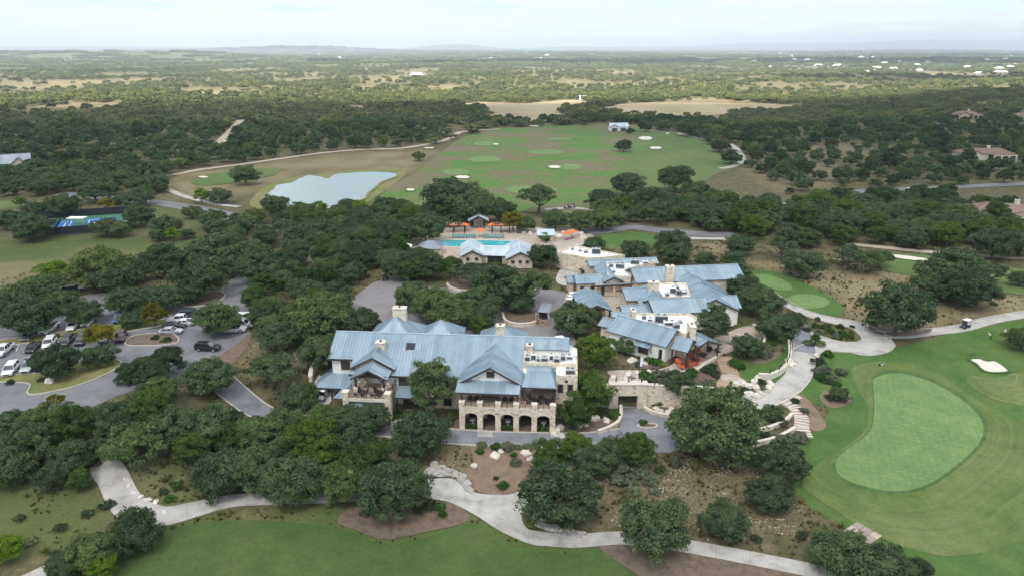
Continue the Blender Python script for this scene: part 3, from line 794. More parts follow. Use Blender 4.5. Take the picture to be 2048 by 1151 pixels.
# ------------------------------------------------------------------ trees
def leaf_mesh(name, seed, clumps, per, leaf, mat, shape, power=1.0):
    """crown of many small leaf faces grouped into clumps; radius 1 across"""
    r = np.random.default_rng(seed)
    cz, az, lo = shape['cz'], shape['az'], shape.get('lo', -.55)
    d = r.normal(size=(clumps * 3, 3)); d /= np.linalg.norm(d, axis=1)[:, None]
    d = d[d[:, 2] > lo][:clumps]
    n = len(d)
    lump = np.array([1 + .40 * mnoise.noise(Vector(v * 1.5) + Vector((seed * 7.1, 0, seed))) + .24 * mnoise.noise(Vector(v * 3.6) + Vector((0, seed * 3.3, 1))) for v in d])
    rr = (.45 + .5 * r.random(n) ** .45) * lump
    cone = shape.get('cone', 0)
    c = d * rr[:, None] * .86
    if cone: c[:, :2] *= (1 - cone * (c[:, 2:3] + .2))
    c[:, 2] = c[:, 2] * az + cz
    cr = (.12 + .17 * r.random(n)) * shape.get('cl', 1)
    q = r.normal(size=(n, per, 3)); q /= np.linalg.norm(q, axis=2)[..., None]
    q[..., 2] = np.where(q[..., 2] < -.25, -q[..., 2], q[..., 2])
    pos = c[:, None] + q * cr[:, None, None] * (.55 + .5 * r.random((n, per, 1))) * np.array([1, 1, .72])
    nor = q + r.normal(size=q.shape) * .55 + np.array([0, 0, .25]); nor /= np.linalg.norm(nor, axis=2)[..., None]
    P = pos.reshape(-1, 3); Nn = nor.reshape(-1, 3)
    ref = r.normal(size=P.shape); U = np.cross(Nn, ref); U /= np.linalg.norm(U, axis=1)[:, None]; V = np.cross(Nn, U)
    s = leaf * (.55 + .9 * r.random((len(P), 1))); w = s * (.55 + .35 * r.random((len(P), 1)))
    quad = np.stack([P - U * s, P - V * w + Nn * s * .12, P + U * s, P + V * w + Nn * s * .12], 1).reshape(-1, 3)
    me = bpy.data.meshes.new(name)
    fast_mesh(me, quad, np.arange(len(quad)).reshape(-1, 4))
    me.materials.append(MATS[mat])
    return me
def trunk_mesh(name, seed, h, r0, spread, top):
    rg = random.Random(seed); mb = MB()
    bend = [(0, 0, -.06), (rg.uniform(-.03, .03), rg.uniform(-.03, .03), h * .5), (rg.uniform(-.06, .06), rg.uniform(-.06, .06), h)]
    mb.tube(bend, [r0 * 1.35, r0, r0 * .8], 7)
    for k in range(6):
        a = k * 2 * math.pi / 6 + rg.uniform(-.4, .4); R = spread * rg.uniform(.5, 1)
        e = (math.cos(a) * R, math.sin(a) * R, top * rg.uniform(.65, 1))
        m_ = (e[0] * .45 + rg.uniform(-.05, .05), e[1] * .45 + rg.uniform(-.05, .05), h + (e[2] - h) * .35)
        mb.tube([bend[2], m_, e], [r0 * .62, r0 * .4, r0 * .12], 5)
        s2 = (m_[0] + math.cos(a + .8) * .22, m_[1] + math.sin(a + .8) * .22, m_[2] + .25)
        mb.tube([m_, s2], [r0 * .3, r0 * .1], 4)
    return mb.mesh(name, 'bark')
SHAPES = {
    'oak': dict(cz=.66, az=.62, lo=-.8), 'elm': dict(cz=.92, az=.86, lo=-.8), 'tall': dict(cz=1.25, az=1.15, lo=-.7, cone=.25),
    'juniper': dict(cz=.75, az=.78, lo=-.75, cone=.3), 'yellow': dict(cz=.95, az=.8, lo=-.5, cl=.9), 'lime': dict(cz=.9, az=.75, lo=-.6),
    'open': dict(cz=.85, az=.5, lo=-.25, cl=.8)}
KINDMAT = {'oak': 'oak_leaf', 'elm': 'elm_leaf', 'tall': 'oak_leaf', 'juniper': 'juniper_leaf', 'yellow': 'yellow_leaf', 'lime': 'lime_leaf', 'open': 'oak_leaf'}
NAME = {'oak': 'live_oak', 'elm': 'cedar_elm', 'tall': 'tall_oak', 'juniper': 'juniper', 'yellow': 'yellowing_tree', 'lime': 'bright_green_tree', 'open': 'spreading_oak'}
LOOK = {'oak': 'dark green live oak', 'elm': 'fresh green elm', 'tall': 'tall dark green tree', 'juniper': 'dusky green juniper', 'yellow': 'yellowing tree', 'lime': 'bright lime green tree', 'open': 'open-branched dark oak'}
PROTO = {}
for kind in SHAPES:
    nv = 7 if kind == 'oak' else 3
    for i in range(nv):
        sd = 11 + 13 * i + len(kind) * 101
        big = leaf_mesh('crown_' + kind, sd, 112 if kind != 'open' else 74, 165, .030, KINDMAT[kind], SHAPES[kind])
        small = leaf_mesh('crown_' + kind, sd, 62, 46, .078, KINDMAT[kind], SHAPES[kind])
        tk = trunk_mesh('trunk_' + kind, sd, SHAPES[kind]['cz'] * .45, .055, .78, SHAPES[kind]['cz'] + .2)
        PROTO.setdefault(kind, []).append((big, small, tk))

TREES = []      # dict(kind, x, y, r, area, hand)
def tree_px(kind, cx, cy, rpx, area, squash=1.0):
    cz = SHAPES[kind]['cz']
    p = ground(cx, cy, 4.0); r = 4
    for _ in range(4):
        p = ground(cx, cy, cz * r * .9)
        dep = px_of((p.x, p.y, p.z + cz * r))[2]
        r = rpx * dep / F_PX
    TREES.append(dict(k=kind, x=p.x, y=p.y, r=r * 1.04, area=area, hand=True, px=cx, rp=rpx, sq=squash))
def T(area, *items):
    for it in items: tree_px(it[0], it[1], it[2], it[3], area, it[4] if len(it) > 4 else 1.0)

T('on the slope below the forecourt', ('oak', 1430, 862, 96, 1.1), ('elm', 1270, 902, 42), ('elm', 1097, 912, 38), ('elm', 1152, 893, 36), ('oak', 1188, 925, 46), ('oak', 1120, 992, 90, .9), ('oak', 1225, 905, 36), ('juniper', 1560, 925, 58), ('oak', 1537, 992, 50))
T('beside the bottom concrete path', ('oak', 1312, 1062, 78, 1.1), ('oak', 1450, 1046, 52))
T('at the bottom edge right of the path', ('oak', 1690, 1112, 74), ('oak', 1775, 1132, 52), ('juniper', 1838, 1145, 36))
T('against the clubhouse front', ('tall', 862, 772, 54), ('elm', 1178, 790, 50), ('elm', 1150, 830, 36), ('elm', 1192, 704, 42), ('oak', 1146, 642, 46), ('oak', 1252, 692, 24), ('lime', 1148, 762, 22))
T('around the restaurant terrace', ('tall', 1428, 648, 38), ('oak', 1496, 694, 34), ('oak', 1352, 766, 38), ('oak', 1520, 606, 46), ('oak', 1552, 654, 40), ('oak', 1490, 575, 36), ('oak', 1545, 826, 22), ('oak', 1680, 788, 22), ('lime', 1505, 690, 14), ('oak', 1590, 640, 24))
T('beside the cart turnaround', ('oak', 1796, 630, 70, 1.1))
T('in the dry meadow right of the clubhouse', ('oak', 1606, 528, 44), ('open', 1742, 522, 34), ('open', 1700, 512, 36), ('open', 1763, 515, 26), ('open', 1566, 496, 32), ('oak', 1480, 492, 30), ('oak', 1470, 520, 24), ('oak', 1475, 540, 26), ('oak', 1906, 545, 64), ('oak', 1870, 575, 40), ('oak', 1935, 580, 56), ('open', 1980, 545, 34), ('oak', 2040, 558, 24), ('oak', 1270, 500, 30), ('oak', 1345, 490, 40), ('oak', 1350, 508, 34), ('oak', 1410, 520, 22))
T('by the right edge of the frame', ('oak', 2045, 680, 34), ('oak', 1990, 490, 48), ('elm', 1965, 465, 32), ('oak', 2040, 490, 40))
T('in the front row of the lower wood', ('oak', 790, 985, 78, 1.05), ('oak', 692, 962, 60), ('oak', 590, 962, 68), ('oak', 505, 940, 60), ('oak', 440, 950, 64), ('oak', 842, 872, 64), ('oak', 270, 888, 62), ('oak', 212, 880, 30))
T('in the lower wood below the parking lot', ('oak', 150, 912, 50), ('oak', 60, 885, 58), ('elm', 150, 850, 46), ('oak', 235, 835, 50), ('elm', 300, 820, 46), ('oak', 345, 850, 56), ('oak', 420, 858, 60), ('oak', 505, 870, 56), ('oak', 560, 850, 46), ('elm', 628, 890, 58), ('oak', 700, 880, 56), ('elm', 740, 930, 60), ('oak', 645, 838, 40), ('oak', 745, 840, 42), ('oak', 700, 836, 36), ('oak', 600, 796, 44), ('elm', 460, 880, 40), ('oak', 20, 940, 50), ('oak', 110, 950, 40), ('elm', 160, 960, 26), ('oak', 25, 850, 40), ('oak', 90, 840, 44), ('lime', 486, 868, 22), ('yellow', 112, 800, 16), ('elm', 385, 900, 40), ('oak', 560, 905, 44), ('elm', 640, 930, 42))
T('between the parking lot and the clubhouse', ('open', 545, 742, 52), ('oak', 422, 756, 50), ('juniper', 288, 738, 36), ('juniper', 335, 722, 40), ('juniper', 258, 748, 28), ('juniper', 310, 752, 30))
T('at the lower left by the path', ('juniper', 270, 1062, 58), ('oak', 190, 1105, 54), ('oak', 130, 1130, 40), ('lime', 12, 1098, 32), ('lime', 205, 1138, 28), ('elm', 160, 955, 18))
T('in the parking lot', ('oak', 112, 728, 48), ('oak', 200, 712, 34), ('oak', 436, 640, 46), ('oak', 60, 638, 56), ('oak', 22, 612, 44), ('oak', 165, 628, 38), ('oak', 255, 603, 44), ('oak', 330, 598, 42), ('yellow', 308, 632, 26), ('yellow', 200, 672, 30), ('oak', 400, 562, 56), ('oak', 262, 640, 26), ('oak', 385, 592, 24), ('oak', 120, 605, 34))
T('between the meadow and the parking lot', ('oak', 200, 540, 62), ('yellow', 213, 517, 20), ('oak', 232, 558, 46), ('oak', 60, 590, 52), ('lime', 108, 545, 30), ('oak', 328, 526, 48), ('oak', 445, 512, 66), ('oak', 398, 500, 30), ('oak', 516, 540, 44), ('open', 100, 572, 36), ('oak', 260, 545, 34))
T('in the left meadow by the tennis court', ('oak', 384, 425, 20), ('oak', 332, 452, 34), ('oak', 316, 472, 17), ('lime', 346, 470, 16), ('oak', 375, 468, 15), ('oak', 280, 434, 32), ('oak', 212, 455, 30), ('oak', 66, 458, 40), ('oak', 240, 460, 24), ('yellow', 212, 410, 16), ('lime', 40, 405, 12), ('oak', 126, 415, 34), ('oak', 20, 440, 30), ('oak', 70, 420, 24), ('oak', 190, 385, 34), ('oak', 308, 368, 30), ('oak', 242, 405, 22), ('oak', 282, 395, 28), ('oak', 425, 440, 28))
T('around the pond', ('oak', 490, 352, 30), ('oak', 440, 392, 25), ('lime', 402, 392, 17), ('oak', 696, 412, 23), ('lime', 722, 418, 18), ('oak', 770, 410, 24), ('lime', 636, 418, 20), ('oak', 550, 412, 30), ('oak', 600, 425, 30), ('oak', 838, 313, 14), ('oak', 800, 412, 22), ('lime', 755, 412, 12))
T('in front of the driving range', ('oak', 900, 400, 62), ('oak', 955, 415, 54), ('open', 1078, 395, 44), ('oak', 1000, 420, 34), ('oak', 1255, 372, 36), ('oak', 1352, 360, 40), ('oak', 1205, 400, 34), ('oak', 1300, 395, 34), ('oak', 1250, 412, 30), ('oak', 1390, 385, 30), ('oak', 1110, 442, 30), ('oak', 1160, 445, 32), ('oak', 1205, 440, 34), ('yellow', 1026, 445, 22), ('oak', 1050, 450, 24))
T('out on the driving range', ('oak', 1248, 293, 18), ('oak', 1261, 262, 10), ('oak', 1290, 255, 14), ('oak', 1440, 292, 20), ('oak', 1462, 315, 22), ('oak', 1380, 258, 24), ('oak', 1405, 262, 16))
T('in the back court behind the clubhouse', ('oak', 1000, 575, 60), ('open', 1060, 578, 52), ('oak', 955, 612, 50), ('oak', 870, 610, 52), ('oak', 830, 595, 44), ('oak', 905, 630, 46), ('oak', 960, 640, 34), ('oak', 1040, 605, 34), ('elm', 960, 650, 22), ('oak', 640, 640, 70), ('oak', 720, 650, 44), ('elm', 680, 690, 32), ('oak', 640, 690, 34))
T('in front of the pool house', ('open', 945, 542, 42, .85), ('open', 985, 545, 32, .85), ('oak', 848, 530, 46), ('oak', 800, 532, 44), ('elm', 900, 535, 28), ('oak', 1085, 515, 34), ('open', 1082, 510, 26), ('oak', 1090, 475, 15), ('oak', 1190, 492, 26), ('elm', 820, 540, 30), ('oak', 850, 460, 44), ('oak', 790, 470, 40))

AREAS = [   # outline of trunk feet in the photo, spacing, radius range, kinds, where
    ([(-120, 860), (60, 845), (200, 835), (300, 800), (400, 790), (450, 810), (520, 850), (620, 868), (740, 880), (850, 915), (850, 965), (700, 985), (560, 985), (450, 980), (400, 930), (260, 930), (190, 925), (160, 965), (60, 985), (-120, 990)], 8.0, (1.8, 3.4), 'oak oak elm juniper', 'in the lower wood below the parking lot'),
    ([(508, 600), (560, 540), (650, 510), (770, 495), (840, 525), (800, 548), (742, 562), (684, 608), (690, 650), (700, 700), (640, 745), (610, 760), (560, 700), (510, 640)], 6.4, (2.8, 4.6), 'oak oak oak oak elm', 'in the wood left of the back court'),
    ([(430, 455), (560, 432), (700, 436), (830, 432), (950, 440), (1080, 445), (930, 455), (860, 465), (800, 495), (640, 512), (540, 520), (440, 508), (400, 478)], 7.2, (3.0, 5.0), 'oak oak oak oak elm', 'in the wood between pond and pool'),
    ([(1190, 440), (1300, 412), (1420, 396), (1560, 420), (1700, 400), (1900, 395), (1960, 470), (1930, 505), (1750, 500), (1650, 498), (1500, 485), (1450, 466), (1330, 460), (1200, 455)], 7, (3.4, 6), 'oak oak oak oak oak elm', 'in the wood beyond the right-hand meadow'),
    ([(1430, 262), (1700, 246), (2150, 225), (2150, 360), (1900, 372), (1700, 378), (1640, 372), (1800, 330), (1700, 290), (1560, 300), (1510, 330), (1480, 300)], 11.5, (2.8, 5.8), 'oak oak oak juniper', 'on the wooded rise at the right'),
    ([(1500, 300), (1700, 285), (1800, 330), (1700, 375), (1560, 395), (1490, 350)], 12.0, (2.0, 5.2), 'oak oak juniper', 'on the wooded rise at the right'),
    ([(-150, 350), (230, 340), (330, 352), (320, 385), (200, 392), (-150, 398)], 8, (4, 6), 'oak', 'in the wood beyond the tennis court'),
    ([(-200, 260), (440, 255), (900, 250), (890, 276), (800, 294), (640, 304), (470, 328), (330, 348), (200, 340), (-200, 345)], 11.5, (3.2, 6.0), 'oak oak oak juniper', 'in the wood left of the driving range'),
    ([(1950, 430), (2150, 440), (2150, 530), (2000, 520), (1960, 490)], 8, (3.5, 5.5), 'oak oak elm', 'by the right edge of the frame'),
    ([(930, 252), (1050, 247), (1210, 246), (1330, 255), (1420, 262), (1420, 245), (1300, 238), (1100, 240), (950, 245)], 8, (3.5, 5.2), 'oak', 'along the far edge of the driving range'),
]
def free(xs, ys, pad=None):
    ok = np.ones(len(xs), bool)
    for p in MASK + CLEAR: ok &= ~inside(xs, ys, p)
    return ok
def scatter():
    rg = random.Random(5); cell = {}
    for t in TREES: cell.setdefault((int(t['x'] // 8), int(t['y'] // 8)), []).append((t['x'], t['y'], t['r']))
    for pts, sp, (r0, r1), kinds, where in AREAS:
        poly = [(p.x, p.y) for p in wpoly(pts)]; kinds = kinds.split()
        xs = [p[0] for p in poly]; ys = [p[1] for p in poly]
        n = int((max(xs) - min(xs)) * (max(ys) - min(ys)) / sp ** 2 * 5)
        n = min(n, 30000)
        r = np.random.default_rng(n)
        X = r.uniform(min(xs), max(xs), n); Y = r.uniform(min(ys), max(ys), n)
        k = inside(X, Y, poly); X, Y = X[k], Y[k]; k = free(X, Y); X, Y = X[k], Y[k]
        for x, y in zip(X, Y):
            rr = rg.uniform(r0, r1); c = (int(x // 8), int(y // 8)); ok = True
            for a in (-1, 0, 1):
                for b in (-1, 0, 1):
                    for (u, v, q) in cell.get((c[0] + a, c[1] + b), ()):
                        if (u - x) ** 2 + (v - y) ** 2 < max(sp * .82, (q + rr) * .62) ** 2: ok = False; break
                    if not ok: break
                if not ok: break
            if not ok: continue
            cell.setdefault(c, []).append((x, y, rr))
            TREES.append(dict(k=rg.choice(kinds), x=x, y=y, r=rr, area=where, hand=False, sq=rg.uniform(.9, 1.15)))
# ------------------------------------------------------------------ building materials
def metal_roof(name, col, var=.12):
    m, t, b = nmat(name)
    n = noise_n(t, .35, 5, .6); oi = t.nodes.new('ShaderNodeObjectInfo')
    c = ramp(t, n.outputs['Fac'], [(.3, [x * (1 - var) for x in col]), (.7, [x * (1 + var) for x in col])]).outputs[0]
    c = mix(t, 1.0, c, ramp(t, oi.outputs['Random'], [(0, (.86, .87, .89)), (.5, (1, 1, 1)), (1, (1.12, 1.11, 1.08))]).outputs[0], 'MULTIPLY')
    L(t, c, b.inputs['Base Color']); b.inputs['Metallic'].default_value = .35; b.inputs['Roughness'].default_value = .42
metal_roof('blue_metal', (.29, .378, .445))
metal_roof('lightened_metal', (.55, .63, .67))  # base colour lightened to paint a sun patch on the pool roofs; barn shares it
metal_roof('grey_metal', (.30, .34, .38))
def stone_mat(name, stops, sc=1.5, mortar=(.62, .58, .5)):
    m, t, b = nmat(name)
    g = t.nodes.new('ShaderNodeTexCoord'); mp = t.nodes.new('ShaderNodeMapping'); mp.inputs['Scale'].default_value = (sc, sc, sc * 1.9)
    L(t, g.outputs['Object'], mp.inputs['Vector'])
    v = N(t, 'ShaderNodeTexVoronoi', Scale=1.0, Randomness=.85); L(t, mp.outputs[0], v.inputs['Vector'])
    v2 = N(t, 'ShaderNodeTexVoronoi', Scale=1.0, Randomness=.85, feature='DISTANCE_TO_EDGE'); L(t, mp.outputs[0], v2.inputs['Vector'])
    sp = t.nodes.new('ShaderNodeSeparateColor'); L(t, v.outputs['Color'], sp.inputs[0])
    c = ramp(t, sp.outputs[0], stops).outputs[0]
    e = ramp(t, v2.outputs['Distance'], [(.02, (0, 0, 0)), (.07, (1, 1, 1))]).outputs[0]
    c = mix(t, e, mortar, c)
    n = noise_n(t, 6, 3, .6, obj=True)
    c = mix(t, 1.0, c, ramp(t, n.outputs['Fac'], [(.3, (.86, .86, .86)), (.7, (1.08, 1.08, 1.08))]).outputs[0], 'MULTIPLY')
    L(t, c, b.inputs['Base Color']); b.inputs['Roughness'].default_value = .9
    bump(t, b, e, .4, .04)
stone_mat('limestone', [(0, (.62, .51, .37)), (.25, (.72, .63, .49)), (.5, (.50, .37, .24)), (.62, (.76, .69, .57)), (.85, (.66, .55, .40)), (1, (.38, .27, .18))])
stone_mat('dry_stone', [(0, (.5, .46, .4)), (.4, (.62, .57, .5)), (.7, (.42, .36, .29)), (1, (.66, .62, .56))], 1.1, (.3, .27, .22))
simple('stucco', (.80, .78, .73), .85, .05, 1.2)
simple('cream_stucco', (.66, .60, .50), .85, .08, 1.0)
simple('dark_timber', (.055, .040, .032), .7, .3, 4)
simple('brown_shutter', (.075, .050, .042), .6, .25, 6)
simple('white_membrane', (.76, .77, .78), .6, .08, .6)
simple('steel_unit', (.42, .44, .45), .5, .12, 2, metal=.3)
simple('dark_louvre', (.06, .065, .07), .5, .2, 5)
simple('black_metal', (.02, .02, .022), .45, .2, 5)
simple('red_tile', (.26, .185, .15), .85, .3, 2.5)
simple('terracotta_floor', (.36, .27, .21), .85, .2, 1.5)
simple('cap_stone', (.60, .555, .47), .85, .12, 1.5)
simple('orange_paint', (.62, .13, .035), .6, .15, 3)
simple('orange_canvas', (.70, .16, .05), .8, .12, 2)
simple('white_canvas', (.82, .82, .80), .8, .05, 1)
simple('cushion_teal', (.10, .22, .22), .85, .15, 3)
simple('wood_plank', (.42, .30, .21), .8, .2, 3, rnd=.2)
simple('white_paint', (.8, .8, .79), .5, .05, 2)
simple('court_blue', (.03, .13, .33), .8, .1, .7)
simple('court_green', (.06, .17, .11), .8, .12, .7)
simple('shade_mesh', (.02, .022, .028), .85, .2, 3)
def glass_mat(name, col, rough=.08):
    m, t, b = nmat(name); n = noise_n(t, .8, 2)
    L(t, ramp(t, n.outputs['Fac'], [(.3, [c * .7 for c in col]), (.7, col)]).outputs[0], b.inputs['Base Color'])
    b.inputs['Roughness'].default_value = rough; b.inputs['Specular IOR Level'].default_value = .6
glass_mat('dark_glass', (.03, .035, .04)); glass_mat('car_glass', (.02, .024, .03), .05)

# ------------------------------------------------------------------ building kit
class Bld:
    """collects parts of one building; coordinates are local to the root"""
    def __init__(s, root): s.root = root
    def part(s, mb, name, mat, parent=None, smooth=False): return mb.build(name, mat, parent or s.root, smooth)
    def slope(s, pts, mat='blue_metal', w=1.2, roof=None, deck=True):
        """one roof plane of standing-seam panels; the first two points are the eave"""
        P = [Vector(p) for p in pts]
        u = (P[1] - P[0]).normalized(); nrm = u.cross(P[2] - P[0]).normalized()
        if nrm.z < 0: nrm = -nrm
        v = nrm.cross(u).normalized()
        if v.z < 0: v = -v
        Q = [((p - P[0]).dot(u), (p - P[0]).dot(v)) for p in P]
        if roof is None:
            roof = s.part(MB().prism([p - nrm * .16 for p in P], vec=nrm * .12), 'roof', 'dark_timber')
        else:
            s.part(MB().prism([p - nrm * .16 for p in P], vec=nrm * .12), 'roof_deck', 'dark_timber', roof)
        lo, hi = min(q[0] for q in Q), max(q[0] for q in Q)
        n = max(1, round((hi - lo) / w)); st = (hi - lo) / n
        def clip(poly, x, keep_right):
            out = []
            for i in range(len(poly)):
                a, b = poly[i], poly[(i + 1) % len(poly)]
                ia, ib = ((a[0] >= x) == keep_right or abs(a[0] - x) < 1e-9), ((b[0] >= x) == keep_right or abs(b[0] - x) < 1e-9)
                if ia: out.append(a)
                if ia != ib:
                    t = (x - a[0]) / (b[0] - a[0]); out.append((x, a[1] + t * (b[1] - a[1])))
            return out
        for k in range(n):
            a, b = lo + k * st, lo + (k + 1) * st
            pl = clip(clip(Q, a + .004, True), b - .004, False)
            if len(pl) < 3: continue
            mb = MB(); to = lambda q, h: P[0] + u * q[0] + v * q[1] + nrm * h
            mb.prism([to(q, -.03) for q in pl], vec=nrm * .06)
            for xs in (a + .06, (a + b) / 2):
                seg = clip(clip(pl, xs - .06, True), xs + .06, False)
                if len(seg) >= 3: mb.prism([to(q, .03) for q in seg], vec=nrm * .10)
            mb.build('roof_panel', mat, roof)
        return roof
    def gable(s, r0, r1, n, wf, wb, E, R, mat='blue_metal', zb=None, wall='limestone', walls=True, inset=.55, end=.5, name=None, roof=None, Eb=None):
        """pitched roof: ridge r0-r1 (xy), n points to the front eave at distance wf, back eave at wb"""
        r0, r1, n = Vector(r0), Vector(r1), Vector(n).normalized()
        Eb = E if Eb is None else Eb
        A0, A1 = Vector((*r0, R)), Vector((*r1, R))
        f0, f1 = Vector((*(r0 + n * wf), E)), Vector((*(r1 + n * wf), E))
        b0, b1 = Vector((*(r0 - n * wb), Eb)), Vector((*(r1 - n * wb), Eb))
        rf = s.slope([f0, f1, A1, A0], mat, roof=roof)
        s.slope([b1, b0, A0, A1], mat, roof=rf)
        up = Vector((0, 0, .1))
        s.part(MB().tube([A0 + up, A1 + up], [.13, .13], 6), 'ridge_cap', mat, rf)
        for e0, a, e1 in ((f0, A0, b0), (f1, A1, b1)):
            mb = MB(); dn = Vector((0, 0, -.34)); d = (A1 - A0).normalized() * .06
            if a is A0: d = -d
            for p, q in ((e0, a), (a, e1)): mb.prism([p, q, q + dn, p + dn], vec=d)
            s.part(mb, 'fascia', 'dark_timber', rf)
        if walls:
            d = (r1 - r0).normalized(); q0, q1 = r0 + d * end, r1 - d * end
            sf, sb = (R - E) / wf, (R - Eb) / wb
            def ring(q): return [(*(q + n * (wf - inset)), zb), (*(q + n * (wf - inset)), E + sf * inset - .2), (*q, R - .25), (*(q - n * (wb - inset)), Eb + sb * inset - .2), (*(q - n * (wb - inset)), zb)]
            s.part(MB().loft([ring(q0), ring(q1)]), 'wall', wall)
        return rf
    def flat(s, poly, z, zb, wall='limestone', par=.45, mat='white_membrane'):
        """flat roof with parapet over walls; poly in xy"""
        s.part(MB().prism([(x, y, zb) for x, y in poly], dz=z - zb), 'wall', wall)
        o = s.part(MB().prism([(x, y, z + .01) for x, y in poly], dz=.06), 'flat_roof', mat)
        n = len(poly); c = Vector((sum(p[0] for p in poly) / n, sum(p[1] for p in poly) / n))
        for i in range(n):
            a, b = Vector(poly[i]), Vector(poly[(i + 1) % n]); d = (b - a).normalized(); k = Vector((-d.y, d.x)) * .3
            if (c - a).dot(k) < 0: k = -k
            a2, b2 = a + d * .302, b
            s.part(MB().prism([(*a2, z + .02), (*b2, z + .02), (*(b2 + k), z + .02), (*(a2 + k), z + .02)], dz=par), 'parapet', wall, o)
        return o
    def window(s, c, d, nrm, w, h, frame='brown_shutter', glass='dark_glass', lights=2, rows=2, sill=True, name='window'):
        """window on a wall: c centre of its foot on the wall face, d along, nrm outward"""
        c, d, nrm = Vector(c), Vector(d).normalized(), Vector(nrm).normalized(); up = Vector((0, 0, 1))
        def bar(mb, a0, a1, z0, z1, o0, o1):
            pts = [c + d * a + up * z + nrm * o for o in (o0,) for a, z in ((a0, z0), (a1, z0), (a1, z1), (a0, z1))]
            mb.prism(pts, vec=nrm * (o1 - o0))
        mb = MB(); t = .11
        bar(mb, -w / 2, -w / 2 + t, 0, h, .0, .09); bar(mb, w / 2 - t, w / 2, 0, h, .0, .09)
        bar(mb, -w / 2 + t, w / 2 - t, 0, t, .0, .09); bar(mb, -w / 2 + t, w / 2 - t, h - t, h, .0, .09)
        o = s.part(mb, name, frame)
        for i in range(lights):
            a = -w / 2 + t + (w - 2 * t) * i / lights; b = -w / 2 + t + (w - 2 * t) * (i + 1) / lights
            mb = MB(); bar(mb, a + .03, b - .03, t + .02, h - t - .02, .005, .04); s.part(mb, 'pane', glass, o)
            if i:
                mb = MB(); bar(mb, a - .03, a + .03, t, h - t, .003, .07); s.part(mb, 'mullion', frame, o)
        if sill:
            mb = MB(); bar(mb, -w / 2 - .12, w / 2 + .12, -.12, -.005, .0, .16); s.part(mb, 'sill', 'cap_stone', o)
        return o
    def shutter_window(s, c, d, nrm, w, h):
        """opening behind a louvred brown shutter"""
        o = s.window(c, d, nrm, w, h, lights=1, glass='dark_louvre', sill=True)
        c, d, nrm = Vector(c), Vector(d).normalized(), Vector(nrm).normalized(); up = Vector((0, 0, 1))
        k = int(h / .22)
        for i in range(k):
            z = .14 + (h - .3) * i / k
            pts = [c + d * a + up * zz + nrm * .045 for a, zz in ((-w / 2 + .13, z), (w / 2 - .13, z), (w / 2 - .13, z + .13), (-w / 2 + .13, z + .13))]
            s.part(MB().prism(pts, vec=nrm * .03), 'slat', 'brown_shutter', o)
        return o
    def door(s, c, d, nrm, w, h, leaves=2):
        o = s.window(c, d, nrm, w, h, lights=leaves, sill=False, name='door')
        c, d, nrm = Vector(c), Vector(d).normalized(), Vector(nrm).normalized()
        p = c + d * .14 + nrm * .1 + Vector((0, 0, 1.0))
        s.part(MB().cyl(p, p + Vector((0, 0, .25)), .03, n=6), 'handle', 'steel_unit', o)
        return o
    def chimney(s, x, y, w, z0, z1, d=None):
        d = d or w; mb = MB().bevbox(x - w / 2, x + w / 2, y - d / 2, y + d / 2, z0, z1, .06)
        o = s.part(mb, 'chimney', 'limestone')
        s.part(MB().box(x - w / 2 - .1, x + w / 2 + .1, y - d / 2 - .1, y + d / 2 + .1, z1 + .005, z1 + .16), 'cap', 'cap_stone', o)
        s.part(MB().cyl((x, y, z1 + .165), (x, y, z1 + .4), .22, .2, 8), 'flue', 'black_metal', o)
    def post(s, x, y, z0, z1, w=.3, mat='dark_timber'):
        o = s.part(MB().cbox(x, y, z0, w, w, z1 - z0), 'post', mat); return o
    def rail(s, a, b, z, h=1.0, gap=1.5, mat='black_metal'):
        """railing with posts, top rail and infill bars"""
        a, b = Vector(a), Vector(b); d = (b - a); Ln = d.length; d.normalize()
        mb = MB(); p = lambda q, zz: (q.x, q.y, zz)
        k = max(1, round(Ln / gap))
        o = s.part(MB().tube([p(a, z + h), p(b, z + h)], [.07, .07], 4), 'railing', 'dark_timber')
        for i in range(k + 1):
            q = a + d * Ln * i / k; s.part(MB().cbox(q.x, q.y, z, .09, .09, h + .03), 'baluster_post', 'dark_timber', o)
        for zz in (.15, .4, .65): mb.tube([p(a, z + zz), p(b, z + zz)], [.018, .018], 4)
        s.part(mb, 'infill', mat, o)
        return o

def solve_ridge(r0, r1, e, E, pitch):
    """ridge height that gives the pitch between a ridge and an eave seen in the photo"""
    lo, hi = E + .15, E + 6
    for _ in range(40):
        R = (lo + hi) / 2
        a, b, p = at(*r0, R), at(*r1, R), at(*e, E)
        d = (b - a).xy.normalized(); half = abs((p - a).xy.dot(Vector((-d.y, d.x))))
        if (R - E) / max(half, .01) > pitch: hi = R
        else: lo = R
    return R, a, b, p
def px_gable(B, r0, r1, e, E, pitch, zb=4.2, back=None, **kw):
    R, a, b, p = solve_ridge(r0, r1, e, E, pitch)
    o = B.root.location
    d = (b - a).xy.normalized(); n = Vector((-d.y, d.x)); h = (p - a).xy.dot(n)
    if h < 0: n, h = -n, -h
    A, Bv = (a - o).xy, (b - o).xy
    hb = back if back is not None else h
    kw.setdefault('Eb', (R - (R - E) * (hb / h)) - o.z)
    rf = B.gable(A, Bv, n, h, hb, E - o.z, R - o.z, zb=zb - o.z, **kw)
    c = [a.xy + n * h, b.xy + n * h, b.xy - n * hb, a.xy - n * hb]
    CLEAR.append([tuple(q) for q in c])
    return dict(R=R, E=E, a=A, b=Bv, n=n, h=h, hb=hb, d=d)
def wall_pt(g, t, inset=.55):
    """point on the front wall of a px_gable, t from 0 to 1 along it"""
    return g['a'] + (g['b'] - g['a']) * t + g['n'] * (g['h'] - inset)
CLEAR = []

